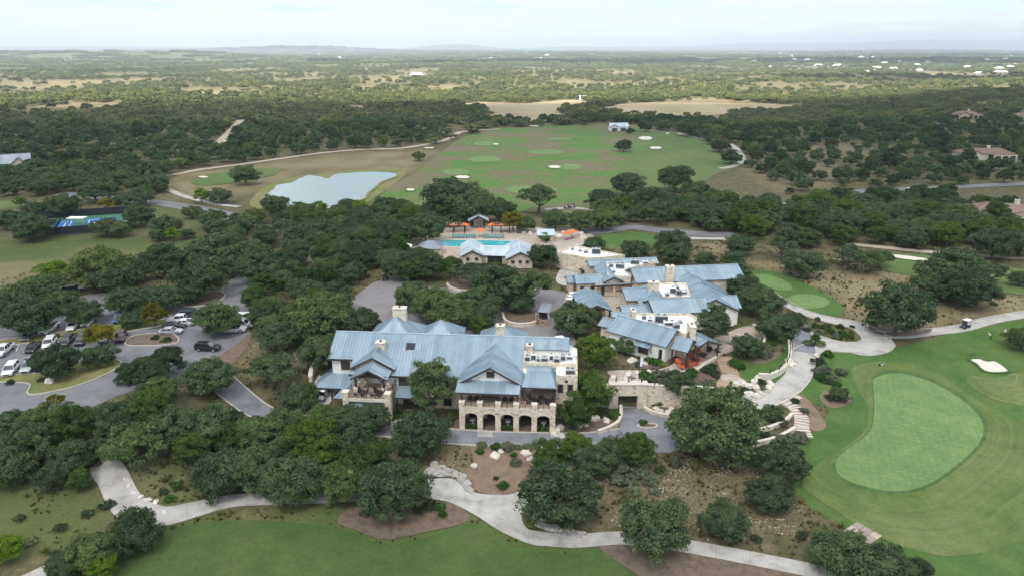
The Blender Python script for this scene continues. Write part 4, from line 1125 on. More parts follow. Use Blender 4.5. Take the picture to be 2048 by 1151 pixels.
# ------------------------------------------------------------------ clubhouse
CH_O, CH_A = Vector((-8.92, 105.06, 0)), rad(-4.5)
club = thing('clubhouse', 'large white and limestone clubhouse with blue metal roof and five-arched front', 'building', CH_O, CH_A)
C = Bld(club)
def cw(u, v, z=0):
    return CH_O + Vector((u * math.cos(CH_A) - v * math.sin(CH_A), u * math.sin(CH_A) + v * math.cos(CH_A), z))
CLEAR.append([tuple(cw(u, v).xy) for u, v in ((-28, 2), (-28, 26), (21, 26), (21, 0), (-1, -1), (-10, 4), (-12, 0), (-20, 0))])
RZ, RV, PT = 11.0, 15.0, 4.5 / 8.5
ev = lambda z: RV - (RZ - z) / PT
X, Y_, Z_ = Vector((1, 0, 0)), Vector((0, 1, 0)), Vector((0, 0, 1))
# walls
C.part(MB().loft([[(-20.6, 7.1, -.5), (-20.6, 7.1, 6.6), (-20.6, 15, 10.7), (-20.6, 22.9, 6.6), (-20.6, 22.9, -.5)], [(12.0, 7.1, -.5), (12.0, 7.1, 6.6), (12.0, 15, 10.7), (12.0, 22.9, 6.6), (12.0, 22.9, -.5)]]), 'wall', 'stucco')
C.part(MB().loft([[(-25.1, 9.9, 0), (-25.1, 9.9, 8.1), (-25.1, 15, 10.7), (-25.1, 22.9, 6.6), (-25.1, 22.9, 0)], [(-20.62, 9.9, 0), (-20.62, 9.9, 8.1), (-20.62, 15, 10.7), (-20.62, 22.9, 6.6), (-20.62, 22.9, 0)]]), 'wall', 'stucco')
C.part(MB().loft([[(12.02, 12.9, 0), (12.02, 12.9, 9.6), (12.02, 15, 10.7), (12.02, 22.9, 6.6), (12.02, 22.9, 0)], [(17.9, 12.9, 0), (17.9, 12.9, 9.6), (17.9, 15, 10.7), (17.9, 22.9, 6.6), (17.9, 22.9, 0)]]), 'wall', 'stucco')
# main roof
rf = C.slope([(-20.9, 6.4, RZ - (RV - 6.4) * PT), (10.2, 6.4, RZ - (RV - 6.4) * PT), (10.2, RV, RZ), (-20.9, RV, RZ)], w=1.2)
C.slope([(-25.6, ev(8.0), 8.0), (-20.92, ev(8.0), 8.0), (-20.92, RV, RZ), (-25.6, RV, RZ)], roof=rf)
C.slope([(10.22, 12.55, RZ - (RV - 12.55) * PT), (18.4, 12.55, RZ - (RV - 12.55) * PT), (18.4, RV, RZ), (10.22, RV, RZ)], roof=rf)
C.slope([(18.4, 23.5, 6.5), (-25.6, 23.5, 6.5), (-25.6, RV, RZ), (18.4, RV, RZ)], roof=rf)
C.part(MB().tube([(-25.6, RV, RZ + .1), (18.4, RV, RZ + .1)], [.14, .14], 6), 'ridge_cap', 'blue_metal', rf)
for (u0, v0, z0, u1, v1, z1) in ((-25.6, ev(8.), 8., -20.92, ev(8.), 8.), (-20.9, 6.4, 6.45, 10.2, 6.4, 6.45), (-25.62, ev(8.), 8., -25.62, RV, RZ), (-25.62, RV, RZ, -25.62, 23.5, 6.5), (18.42, 12.6, 9.75, 18.42, RV, RZ), (18.42, RV, RZ, 18.42, 23.5, 6.5), (-20.88, 6.4, 6.45, -20.88, ev(8.) + .1, 7.95)):
    C.part(MB().prism([(u0, v0, z0 + .02), (u1, v1, z1 + .02), (u1, v1, z1 - .34), (u0, v0, z0 - .34)], vec=(-.07, -.07, 0)), 'fascia', 'dark_timber', rf)
# rear hipped pavilions
def hip(B, u, v, a, b, E, R, zb, wall='limestone', mat='blue_metal', k=0.0):
    """hipped roof with an optional short ridge of length k along u"""
    q = [(u - a, v - b, E), (u + a, v - b, E), (u + a, v + b, E), (u - a, v + b, E)]
    t0, t1 = (u - k / 2, v, R), (u + k / 2, v, R)
    r = B.slope([q[0], q[1], t1, t0] if k else [q[0], q[1], t0], mat)
    B.slope([q[2], q[3], t0, t1] if k else [q[2], q[3], t0], mat, roof=r)
    B.slope([q[1], q[2], t1], mat, roof=r); B.slope([q[3], q[0], t0], mat, roof=r)
    for p in q: B.part(MB().tube([Vector(p) + Z_ * .1, Vector(t0 if p[0] < u else t1) + Z_ * .1], [.11, .11], 5), 'hip_cap', mat, r)
    B.part(MB().cbox(u, v, zb, 2 * a - 1.2, 2 * b - 1.2, E - zb + .15), 'wall', wall)
    return r
hip(C, -15.7, 21.5, 5.4, 5.4, 7.6, 11.6, 3.5)
hip(C, -7.0, 22.8, 4.3, 4.6, 7.3, 10.7, 3.5)
hip(C, 5.3, 22.2, 4.8, 4.6, 7.0, 10.2, 3.5)
C.chimney(-16.2, 11.6, 1.6, 8, 10.6, 1.4); C.chimney(-15.2, 23.0, 2.6, 8, 13.0, 1.6); C.chimney(5.4, 17.2, 1.6, 9, 12.3, 1.3); C.chimney(11.2, 12.3, 1.15, 8.3, 10.6)
# left cross gable and the porch in front of it
C.gable((-16.6, 6.9), (-16.6, 12.4), (-1, 0), 4.15, 4.0, 7.4, 9.65, zb=4.5, wall='limestone', inset=.7, end=.45)
C.gable((-16.4, 3.3), (-16.4, 7.3), (-1, 0), 3.25, 3.25, 7.15, 8.85, walls=False)
for u in (-18.9, -13.9):
    for v in (3.75,):
        C.post(u, v, 4.5, 7.35, .34)
    C.part(MB().prism([(u - .1, 3.7, 6.2), (u - .1, 3.9, 6.2), (u - .1 + (1.1 if u < -16 else -1.1), 3.9, 7.3), (u - .1 + (1.1 if u < -16 else -1.1), 3.7, 7.3)], vec=(.22, 0, 0)), 'brace', 'dark_timber')
    C.part(MB().cbox(u, 3.75, 4.5, .8, .8, .9), 'pier', 'limestone')
C.part(MB().box(-19.3, -13.5, 3.62, 3.88, 7.2, 7.5), 'beam', 'dark_timber')
C.part(MB().box(-19.2, -12.9, 1.6, 7.4, -.5, 4.3), 'wall', 'limestone')
C.part(MB().box(-20.1, -12.5, 1.1, 7.4, 4.3, 4.5), 'deck', 'terracotta_floor')
C.part(MB().box(-20.3, -12.3, .85, 1.1, 4.05, 4.62), 'deck_edge', 'cap_stone')
for u in (-20.0, -12.6):
    o = C.part(MB().bevbox(u - .5, u + .5, .75, 1.85, -.4, 5.65, .05), 'pier', 'limestone')
    C.part(MB().cbox(u, 1.3, 5.655, 1.16, 1.26, .14), 'cap', 'cap_stone', o)
    C.part(MB().cbox(u, .68, 3.0, .16, .14, .4), 'wall_lamp', 'black_metal', o)
C.rail((-19.5, 1.05), (-13.1, 1.05), 4.5); C.rail((-20.0, 1.9), (-20.0, 7.2), 4.5); C.rail((-12.6, 1.9), (-12.6, 7.0), 4.5)
C.door((-16.4, 7.58, 4.52), X, -Y_, 2.6, 2.5, 3)
C.part(MB().box(-19.0, -18.0, 6.6, 7.55, 4.5, 7.4), 'fireplace', 'limestone')
# small awning over the ground floor door
def awning(B, u0, u1, v0, z0, v1, z1, brackets=True):
    r = B.slope([(u0, v0, z0), (u1, v0, z0), (u1, v1, z1), (u0, v1, z1)])
    B.part(MB().box(u0, u1, v0 - .06, v0, z0 - .22, z0 + .04), 'fascia', 'dark_timber', r)
    if brackets:
        for u in (u0 + .25, u1 - .25): B.part(MB().prism([(u - .08, v1, z0 - 1.0), (u - .08, v0 + .25, z0 - .15), (u - .08, v0 + .5, z0 - .12), (u - .08, v1, z0 - .75)], vec=(.16, 0, 0)), 'bracket', 'dark_timber', r)
    return r
awning(C, -19.1, -13.6, -.1, 2.9, 1.55, 3.6)
C.door((-15.0, 1.58, -.05), X, -Y_, 1.8, 2.3, 2); C.door((-17.2, 1.58, -.05), X, -Y_, 1.4, 2.2, 2)
# lean-to at the left end
r = C.slope([(-27.8, 6.6, 3.4), (-20.6, 6.6, 3.4), (-20.9, 9.88, 4.8), (-25.4, 9.88, 4.8)])
C.slope([(-27.8, 13.5, 3.4), (-27.8, 6.6, 3.4), (-25.2, 9.88, 4.8), (-25.2, 13.5, 4.8)], roof=r)
C.slope([(-23.2, 3.6, 3.0), (-20.2, 3.6, 3.0), (-20.2, 6.55, 3.5), (-22.4, 6.55, 3.5)], roof=r)
C.part(MB().box(-27.8, -20.6, 6.54, 6.6, 3.15, 3.42), 'fascia', 'dark_timber', r)
for u in (-27.3, -24.6, -22.2): C.post(u, 7.0, -.3, 3.3, .22)
C.part(MB().box(-25.1, -20.2, 8.6, 9.85, -.3, 3.6), 'wall', 'limestone')
C.shutter_window((-22.6, 9.88, 5.6), X, -Y_, 1.7, 2.1)
C.shutter_window((-11.2, 7.08, 4.1), X, -Y_, 1.8, 1.7); C.shutter_window((-4.0, 7.08, 4.1), X, -Y_, 1.8, 1.7)
C.shutter_window((-7.6, 7.08, 4.1), X, -Y_, 1.8, 1.7)
# entrance canopy in the middle
awning(C, -12.2, -8.6, 4.2, 3.3, 7.05, 4.2, False)
for u in (-11.9, -8.9): C.post(u, 4.5, -.1, 3.3, .22)
C.door((-10.4, 7.07, 0.05), X, -Y_, 2.2, 2.4, 2)
C.part(MB().box(-8.4, -1.0, 6.6, 7.08, -.5, 3.0), 'wall', 'limestone')
C.window((-6.0, 6.58, .8), X, -Y_, 1.6, 1.5); C.window((-3.2, 6.58, .8), X, -Y_, 1.6, 1.5)
# right gable, veranda and arcade
C.gable((4.9, 3.2), (4.9, 13.6), (-1, 0), 5.65, 5.7, 7.0, 10.25, zb=4.1, wall='stucco', inset=.5, end=.8)
C.shutter_window((4.9, 3.98, 8.0), X, -Y_, 1.35, 1.15)
r = C.slope([(-.75, .7, 6.6), (10.15, .7, 6.6), (10.15, 3.96, 7.35), (-.75, 3.96, 7.35)])
C.part(MB().box(-.75, 10.15, .63, .7, 6.38, 6.64), 'fascia', 'dark_timber', r)
for u in (.35, 9.85): C.post(u, .75, 5.2, 6.5, .22)
C.part(MB().box(0, 10.0, .62, .88, 6.24, 6.46), 'beam', 'dark_timber')
for u in (3.4, 6.6): C.post(u, .75, 5.2, 6.3, .18)
C.part(MB().box(-.2, 10.1, 4.02, 9, -.5, 4.1), 'wall', 'limestone')
C.door((4.9, 3.98, 4.3), X, -Y_, 3.4, 2.3, 4)
C.part(MB().box(.0, 16.15, .82, 4.0, 3.95, 4.27), 'balcony_floor', 'terracotta_floor')
C.part(MB().box(10.12, 16.15, 4.02, 8.9, 3.95, 4.27), 'balcony_floor', 'terracotta_floor')
C.part(MB().box(10.12, 19.9, 9.0, 12.85, -.5, 8.3), 'wall', 'limestone')
C.part(MB().box(16.2, 19.9, 5.0, 9.0, -.5, 7.9), 'wall', 'limestone')
C.part(MB().box(10.12, 19.9, 9.0, 9.35, 8.3, 8.75), 'parapet', 'limestone'); C.part(MB().box(16.2, 19.9, 5.0, 5.3, 7.9, 8.35), 'parapet', 'limestone')
C.part(MB().box(19.6, 19.9, 5.302, 12.85, 7.9, 8.6), 'parapet', 'limestone')
C.part(MB().box(10.12, 19.6, 9.35, 12.85, 8.3, 8.38), 'flat_roof', 'white_membrane'); C.part(MB().box(16.2, 19.6, 5.3, 9.0, 7.9, 8.0), 'flat_roof', 'white_membrane')
C.part(MB().box(18.0, 19.9, 12.9, 17.5, 3, 8.6), 'wall', 'stucco')
for u in (17.0, 18.7): C.window((u, 4.98, 5.0), X, -Y_, 1.0, 1.7, lights=1); 
for u in (17.0, 18.7): C.window((u, 4.98, 1.2), X, -Y_, 1.0, 1.7, lights=1)
C.window((18.0, 4.98, 7.0), X, -Y_, .5, .5, lights=1)
C.part(MB().box(10.6, 16.18, 8.6, 8.98, 4.27, 7.4), 'wall', 'limestone')
C.door((13.2, 8.58, 4.3), X, -Y_, 3.6, 2.4, 4)
r = C.slope([(10.4, 2.7, 7.0), (16.2, 2.7, 7.0), (15.3, 6.6, 8.1), (11.0, 6.6, 8.1)])
C.slope([(16.2, 2.7, 7.0), (16.2, 8.9, 7.0), (15.3, 8.9, 8.1), (15.3, 6.6, 8.1)], roof=r)
C.slope([(15.3, 9.0, 8.12), (11.0, 9.0, 8.12), (11.0, 6.6, 8.12), (15.3, 6.6, 8.12)], roof=r)
C.part(MB().box(10.4, 16.2, 2.63, 2.7, 6.75, 7.03), 'fascia', 'dark_timber', r)
for u in (10.8, 15.85): C.post(u, 3.0, 4.2, 6.9, .24)
PU = [.40, 3.48, 6.56, 9.64, 12.72, 15.80]
for i, u in enumerate(PU):
    o = C.part(MB().bevbox(u - .46, u + .46, -.06, .82, -.4, 5.08, .03), 'pier', 'limestone')
    C.part(MB().cbox(u, .38, 5.085, 1.04, 1.0, .13), 'cap', 'cap_stone', o)
for i in range(5):
    a, b = PU[i] + .465, PU[i + 1] - .465
    n = 12; c = (a + b) / 2; hw = (b - a) / 2
    arch = [(c - hw * math.cos(math.pi * k / n), 2.55 + .62 * math.sin(math.pi * k / n)) for k in range(n + 1)]
    mb = MB()
    for k in range(n):
        (x0, z0), (x1, z1) = arch[k], arch[k + 1]
        mb.prism([(x0, 0, z0), (x1, 0, z1), (x1, 0, 4.27), (x0, 0, 4.27)], vec=(0, .78, 0))
    C.part(mb, 'arch', 'limestone')
    C.part(MB().box(a, b, -.05, .0 - .002, 4.1, 4.36), 'ledge', 'cap_stone')
    C.rail((a + .02, .3), (b - .02, .3), 4.27, .95, 1.1)
    if i % 2 == 0:
        C.window(((a + b) / 2, 4.0, .1), X, -Y_, 1.9, 2.3, lights=3, name='french_window')
    else:
        C.door(((a + b) / 2, 4.0, .05), X, -Y_, 1.7, 2.4, 2)
C.rail((16.1, .9), (16.1, 4.9), 4.27)
C.part(MB().box(0, 16.15, .84, 4.0, -.3, .06), 'arcade_floor', 'terracotta_floor')
C.part(MB().box(15.6, 16.15, .83, 5.0, -.4, 3.94), 'wall', 'limestone')
C.part(MB().box(0, .5, .83, 4.0, -.4, 3.94), 'wall', 'limestone')
# skylight and vent pipes on the roof
C.part(MB().prism([(-11.6, 11.6, ev(0) * 0 + RZ - (RV - 11.6) * PT + .1), (-10.0, 11.6, RZ - (RV - 11.6) * PT + .1), (-10.0, 12.9, RZ - (RV - 12.9) * PT + .1), (-11.6, 12.9, RZ - (RV - 12.9) * PT + .1)], vec=(0, -.05, .12)), 'skylight', 'dark_glass')
for u, v in ((-9.4, 11.8), (-8.9, 11.9), (-11.8, 11.2), (-10.6, 10.9), (14.0, 13.6)):
    z = RZ - (RV - v) * PT
    C.part(MB().cyl((u, v, z), (u, v, z + .75), .1, n=6), 'vent_pipe', 'white_paint')

# ------------------------------------------------------------------ restaurant wing (upper level)
rest = thing('restaurant_building', 'cluster of blue gabled roofs with white flat roofs beside the orange-chair terrace', 'building', (34, 138, 4.2))
Rb = Bld(rest)
gA = px_gable(Rb, (1234.7, 629.7), (1353.6, 660.2), (1332.5, 693.8), 8.0, .48, wall='stucco', back=2.6)
gA0 = px_gable(Rb, (1206, 634), (1240, 642), (1216, 655), 7.6, .45, back=2.2)
gB = px_gable(Rb, (1352, 672.5), (1386, 679.5), (1370, 703.2), 7.4, .5, walls=False)
gC = px_gable(Rb, (1372, 657), (1416, 680), (1399, 694), 7.3, .4, walls=False, back=3.6)
gD = px_gable(Rb, (1297, 599.6), (1410, 593.7), (1350, 627), 8.4, .45, wall='stucco', back=3.5)
gDg = px_gable(Rb, (1415, 573), (1431.5, 598.2), (1391.7, 618.8), 8.4, .48, wall='stucco', back=5.2)
gDr = px_gable(Rb, (1440, 592), (1474, 591.5), (1482, 616), 8.2, .45, wall='stucco', back=3.0)
gE = px_gable(Rb, (1240, 612), (1297, 608.5), (1257, 628), 8.0, .45)
gE2 = px_gable(Rb, (1222, 624), (1260, 624), (1245, 634), 7.7, .45)
gF = px_gable(Rb, (1244, 577.5), (1297, 575), (1252, 601.7), 8.0, .45)
gF2 = px_gable(Rb, (1297, 568), (1320, 597), (1278, 607), 8.0, .42)
gG = px_gable(Rb, (1260.8, 536.7), (1475.9, 528.7), (1370, 562), 8.6, .42)
gH = px_gable(Rb, (1377, 545), (1402, 565.7), (1375.4, 581), 8.6, .45, back=7.2)
gH2 = px_gable(Rb, (1400, 566), (1425, 592), (1378, 592), 8.4, .42, back=6.0)
def lp(px, py, z): return (at(px, py, z) - rest.location).xy[:]
Rb.flat([lp(1252, 636, 8.9), lp(1372, 672, 8.9), lp(1394, 640, 8.9), lp(1380, 630, 8.9), lp(1262, 629, 8.9)], 8.9 - 4.2, 0)
Rb.flat([lp(1312, 597, 9.0), lp(1382, 597, 9.0), lp(1372, 569, 9.0), lp(1316, 568, 9.0)], 9.0 - 4.2, 0)
def tall(B, px, py, z, w, zt, d=None):
    p = at(px, py, z) - B.root.location; B.chimney(p.x, p.y, w, 2, zt - B.root.location.z, d)
tall(Rb, 1306, 580, 9.5, 2.4, 11.4, 1.3); tall(Rb, 1339, 545, 11, 1.9, 12.6, 1.6); tall(Rb, 1266, 630, 9.5, .8, 10.6, 2.4); tall(Rb, 1382, 664, 9, 1.1, 10.6, 3.2)
nA = Vector((*gA['n'], 0)); dA = Vector((*gA['d'], 0))
for t, w_, h_ in ((.62, 2.2, 1.9), (.9, .7, 1.9)):
    q = wall_pt(gA, t); Rb.window((*q, .9), dA, nA, w_, h_, lights=3 if w_ > 1 else 1)
q0, q1 = wall_pt(gA, .5), wall_pt(gA, .76)
r = Rb.slope([(*(q0 + gA['n'] * 1.15), 2.75), (*(q1 + gA['n'] * 1.15), 2.75), (*(q1 + gA['n'] * .03), 3.3), (*(q0 + gA['n'] * .03), 3.3)])
for q in (q0, q1):
    Rb.part(MB().tube([(*(q + gA['n'] * .05), 1.7), (*(q + gA['n'] * 1.0), 2.6)], [.08, .08], 4), 'bracket', 'dark_timber', r)
for g, ts in ((gB, (.08, .95)), (gC, (.5, .95))):
    for t in ts:
        for sgn in (1, -1):
            q = g['a'] + (g['b'] - g['a']) * t + g['n'] * (g['h'] if sgn > 0 else -g['hb']) * .86
            Rb.post(q.x, q.y, -.1, g['E'] - 4.2 + .2, .26)
nDg = Vector((gDg['d'][0], gDg['d'][1], 0))
if nDg.y > 0: nDg = -nDg
fD = gDg['b'] if gDg['b'][1] < gDg['a'][1] else gDg['a']
for k_, h_ in ((-2.2, 1.6), (.2, 1.6), (2.6, 1.6)):
    q = Vector((fD[0], fD[1])) - nDg.xy * .5 + Vector((-nDg.y, nDg.x)) * k_
    Rb.window((q.x, q.y, 1.0), (-nDg.y, nDg.x, 0), nDg, 1.3, h_)
q = Vector((fD[0], fD[1])) - nDg.xy * .5 + Vector((-nDg.y, nDg.x)) * -3.6
# ------------------------------------------------------------------ golf shop wing behind it
shop = thing('shop_building', 'limestone and blue roofed wing behind the restaurant with white flat roof and service yard', 'building', (22, 165, 4.2))
Sb = Bld(shop)
gJ = px_gable(Sb, (1174.5, 521), (1313, 515.5), (1316, 527), 8.4, .42)
gJx = px_gable(Sb, (1201, 521), (1227.7, 553.9), (1207, 563), 8.0, .45)
gK = px_gable(Sb, (1148, 550), (1204, 548.5), (1150, 567.7), 7.4, .45)
gK0 = px_gable(Sb, (1132, 552), (1148, 551.5), (1138, 566), 7.0, .45)
def ls(px, py, z): return (at(px, py, z) - shop.location).xy[:]
Sb.flat([ls(1215, 553, 8.6), ls(1262, 556, 8.6), ls(1250, 540, 8.6), ls(1310, 527, 8.6), ls(1300, 521, 8.6), ls(1212, 527, 8.6)], 8.6 - 4.2, 0)
Sb.flat([ls(1113, 507, 8.2), ls(1150, 493, 8.2), ls(1250, 513, 8.2), ls(1180, 519, 8.2)], 8.2 - 4.2, 0)
pc = [ls(1190, 571, 7.4), ls(1268, 567, 7.4), ls(1266, 553, 7.4), ls(1192, 557, 7.4)]
r = Sb.slope([(*pc[0], 3.2), (*pc[1], 3.2), (*pc[2], 3.7), (*pc[3], 3.7)], mat='grey_metal')
Sb.part(MB().prism([(*pc[0], 2.75), (*pc[1], 2.75), (pc[1][0], pc[1][1] + .25, 2.75), (pc[0][0], pc[0][1] + .25, 2.75)], dz=.42), 'beam', 'dark_timber', r)
for t in (.03, .5, .97):
    q = Vector(pc[0]).lerp(Vector(pc[1]), t); Sb.post(q.x, q.y + .15, -.1, 2.8, .35, 'limestone')
for t in (.25, .6):
    q = wall_pt(gK, t); Sb.window((*q, 1.0), (*gK['d'], 0), (*gK['n'], 0), 1.0, 1.3)

# ------------------------------------------------------------------ open pavilion by the cart yard
pav = thing('cart_pavilion', 'open blue gabled pavilion on dark timber posts beside the row of parked carts', 'pavilion', (17.5, 146, 4.2))
Pb = Bld(pav)
gM = px_gable(Pb, (1171.6, 574.5), (1195, 610), (1224, 619.5), 7.4, .42, walls=False)
for t in (.06, .5, .94):
    for sgn in (1, -1):
        q = gM['a'] + (gM['b'] - gM['a']) * t + gM['n'] * sgn * gM['h'] * .88
        Pb.post(q.x, q.y, -.1, 3.3, .34)
        Pb.part(MB().cbox(q.x, q.y, -.1, .7, .7, .9), 'pier', 'limestone')
for t in (.06, .5, .94):
    q = gM['a'] + (gM['b'] - gM['a']) * t; e0, e1 = q + gM['n'] * gM['h'] * .9, q - gM['n'] * gM['h'] * .9
    Pb.part(MB().tube([(*e0, 3.35), (*e1, 3.35)], [.16, .16], 4), 'tie_beam', 'dark_timber')
    Pb.part(MB().tube([(*q, 3.4), (*q, gM['R'] - 4.4)], [.13, .13], 4), 'king_post', 'dark_timber')

# ------------------------------------------------------------------ pool house and pool buildings
ph = thing('pool_house', 'limestone pool house with two sunlit metal gables and three square windows', 'building', (-4, 187, 4.2))
Hb = Bld(ph)
g1 = px_gable(Hb, (943, 477), (944, 501), (921, 512), 7.0, .5, mat='lightened_metal')
g2 = px_gable(Hb, (1035, 477.6), (1040.6, 504), (1011.6, 517.7), 7.0, .5, mat='lightened_metal')
g3 = px_gable(Hb, (960, 492), (1020, 494), (1000, 512), 6.6, .4, mat='lightened_metal')
for g, offs in ((g2, (-2.0, 0, 2.0)), (g1, (-1.2, 1.2))):
    f = g['b'] if g['b'][1] < g['a'][1] else g['a']
    d = Vector((1, 0)) if abs(g['d'][1]) > .7 else g['d']
    d = Vector((-g['d'][1], g['d'][0]));
    if d.x < 0: d = -d
    nn = Vector((d.y, -d.x))
    for k_ in offs:
        q = Vector(f) - nn * .5 + d * k_; Hb.window((q.x, q.y, 1.3), (*d, 0), (*nn, 0), .95, .95, lights=1)
q = wall_pt(g3, .55); Hb.door((*q, .05), (*g3['d'], 0), (*g3['n'], 0), 4.2, 2.0, 5)
pp = thing('pool_pavilion', 'open gabled pavilion with sunlit metal roof on the far side of the pool', 'pavilion', (-11, 226, 4))
Qb = Bld(pp)
gP = px_gable(Qb, (956, 424), (956.8, 431.5), (936.8, 449), 6.9, .55, mat='lightened_metal', walls=False)
for t in (.05, .95):
    for sgn in (1, -1):
        q = gP['a'] + (gP['b'] - gP['a']) * t + gP['n'] * sgn * gP['h'] * .85
        Qb.post(q.x, q.y, -.5, 3.2, .34); Qb.part(MB().cbox(q.x, q.y, -.5, .8, .8, 1.4), 'pier', 'limestone')
q = gP['a']; Qb.part(MB().cbox(q.x, q.y, -.4, 3.2, 1.0, 4.2), 'fireplace', 'limestone')
bar = thing('pool_bar', 'small limestone hut with grey-blue metal roof by the round pool', 'hut', (10.5, 208, 3.6))
Bb = Bld(bar)
gQ = px_gable(Bb, (1073, 459.5), (1109, 459.5), (1078, 471), 6.4, .5, mat='lightened_metal', zb=3.4)
q = wall_pt(gQ, .5); Bb.window((*q, .9), (*gQ['d'], 0), (*gQ['n'], 0), 2.6, 1.2, lights=2)
cab = thing('cabana', 'low grey hipped cabana left of the pool house', 'cabana', (-24, 196, 3.6)); Kb = Bld(cab)
hip(Kb, 0, 2, 3.6, 3.0, 2.6, 4.4, -.2, mat='grey_metal', k=1.4)
CLEAR.append([(-29, 193), (-19, 193), (-19, 203), (-29, 203)])
tent = thing('canopy_tent', 'small white peaked canopy tent left of the grey cabana', 'tent', (-31.5, 199, 3.7))
mb = MB()
for i in range(4):
    a, b = (1.8, -1.8, -1.8, 1.8)[i], (1.8, 1.8, -1.8, -1.8)[i]; c, d = (-1.8, -1.8, 1.8, 1.8)[i], (1.8, -1.8, -1.8, 1.8)[i]
    for k in range(3):
        z0, z1, s0, s1 = (2.3, 2.7, 1, .62) if k == 0 else ((2.7, 3.2, .62, .25) if k == 1 else (3.2, 3.9, .25, .02))
        mb.add([(a * s0, b * s0, z0), (c * s0, d * s0, z0), (c * s1, d * s1, z1), (a * s1, b * s1, z1)], [(0, 1, 2, 3)])
mb.build('canopy', 'white_canvas', tent)
for sx in (-1, 1):
    for sy in (-1, 1): MB().cyl((sx * 1.75, sy * 1.75, -.2), (sx * 1.75, sy * 1.75, 2.3), .04, n=6).build('pole', 'white_paint', tent)

# pergolas beside the pool pavilion
def pergola(label, x0, x1, y):
    t = thing('pergola', label, 'pergola', ((x0 + x1) / 2, y, 3.6)); w = x1 - x0
    for x in np.linspace(-w / 2, w / 2, 4):
        for yy in (-1.6, 1.6): MB().cbox(x, yy, -.3, .3, .3, 3.2).build('post', 'dark_timber', t)
    for yy in (-1.6, 1.6): MB().box(-w / 2 - .4, w / 2 + .4, yy - .1, yy + .1, 2.9, 3.15).build('beam', 'dark_timber', t)
    for x in np.arange(-w / 2, w / 2 + .1, .75): MB().box(x - .07, x + .07, -2.3, 2.3, 3.155, 3.36).build('rafter', 'wood_plank', t)
pergola('timber pergola over orange umbrellas, left of the pool pavilion', -26.5, -15.5, 223)
pergola('timber pergola over orange umbrellas, right of the pool pavilion', -6.5, 2.0, 223)

# pool
def pool(name, pts, label, z):
    o, p = sheet(name, pts, 'pool_water', 0, 1.5, smooth=True, px=False, flat=z, mask=True)
    o['label'] = label
    rim('coping', p, .5, .22, 'cap_stone', o, base=-.2, off=.0)
pool('swimming_pool', [(-23, 205.5), (-12, 204.5), (0, 204), (2.5, 206), (2, 211), (-10, 212.5), (-22, 212.5), (-23.5, 209)], 'long turquoise pool', 4.22)
pool('swimming_pool', [(10.5, 199), (14, 200), (17, 198), (16.5, 195), (13, 194), (10.5, 196)], 'round pool', 4.22)
pool('swimming_pool', [(19, 206), (23, 206.5), (25, 203), (23, 200), (20, 201)], 'splash pool', 4.22)

# ------------------------------------------------------------------ other buildings
def small_house(name, label, px, py, w, d, E, rise, rz, roof, wall, wins=2, z=None, ground_up=0):
    p = ground(px, py); t = thing(name, label, 'building', p, rz); B = Bld(t)
    B.gable((-w / 2, 0), (w / 2, 0), (0, -1), d / 2, d / 2, E, E + rise, mat=roof, zb=-.6, wall=wall, inset=.4, end=.4)
    for i in range(wins):
        x = -w / 2 + w * (i + .5) / wins; B.window((x, -d / 2 + .38, .9), X, -Y_, min(1.6, w / wins * .5), 1.3, lights=2)
    R_ = max(w, d) / 2 + 2
    CLEAR.append([(p.x - R_, p.y - R_), (p.x + R_, p.y - R_), (p.x + R_, p.y + R_), (p.x - R_, p.y + R_)])
    return t, B
t, B = small_house('range_barn', 'white barn with blue gabled roof and two dark doors at the range end', 1236, 262, 15, 8, 3.6, 2.4, .05, 'lightened_metal', 'stucco', 0)
B.gable((-3.6, -5.0), (-3.6, 1.5), (-1, 0), 3.0, 3.0, 3.5, 5.2, mat='lightened_metal', zb=-.5, wall='stucco', end=.4, inset=.4)
for x, yy in ((-3.6, -4.62), (3.2, -3.62)): B.part(MB().box(x - 2, x + 2, yy - .06, yy, 0, 2.7), 'door', 'dark_louvre')
small_house('storage_shed', 'plain white shed standing in the straw field far back', 1165, 200, 9, 7, 4.2, 1.0, 0, 'white_membrane', 'white_membrane', 0)
t, B = small_house('lodge', 'grey metal roofed lodge among oaks at the left edge', 34, 340, 15, 9, 4, 4.2, .5, 'grey_metal', 'limestone', 3)
B.gable((2, -6.5), (2, 1), (-1, 0), 3.2, 3.2, 4.2, 7.0, mat='grey_metal', zb=-.5, wall='limestone', end=.4, inset=.4)
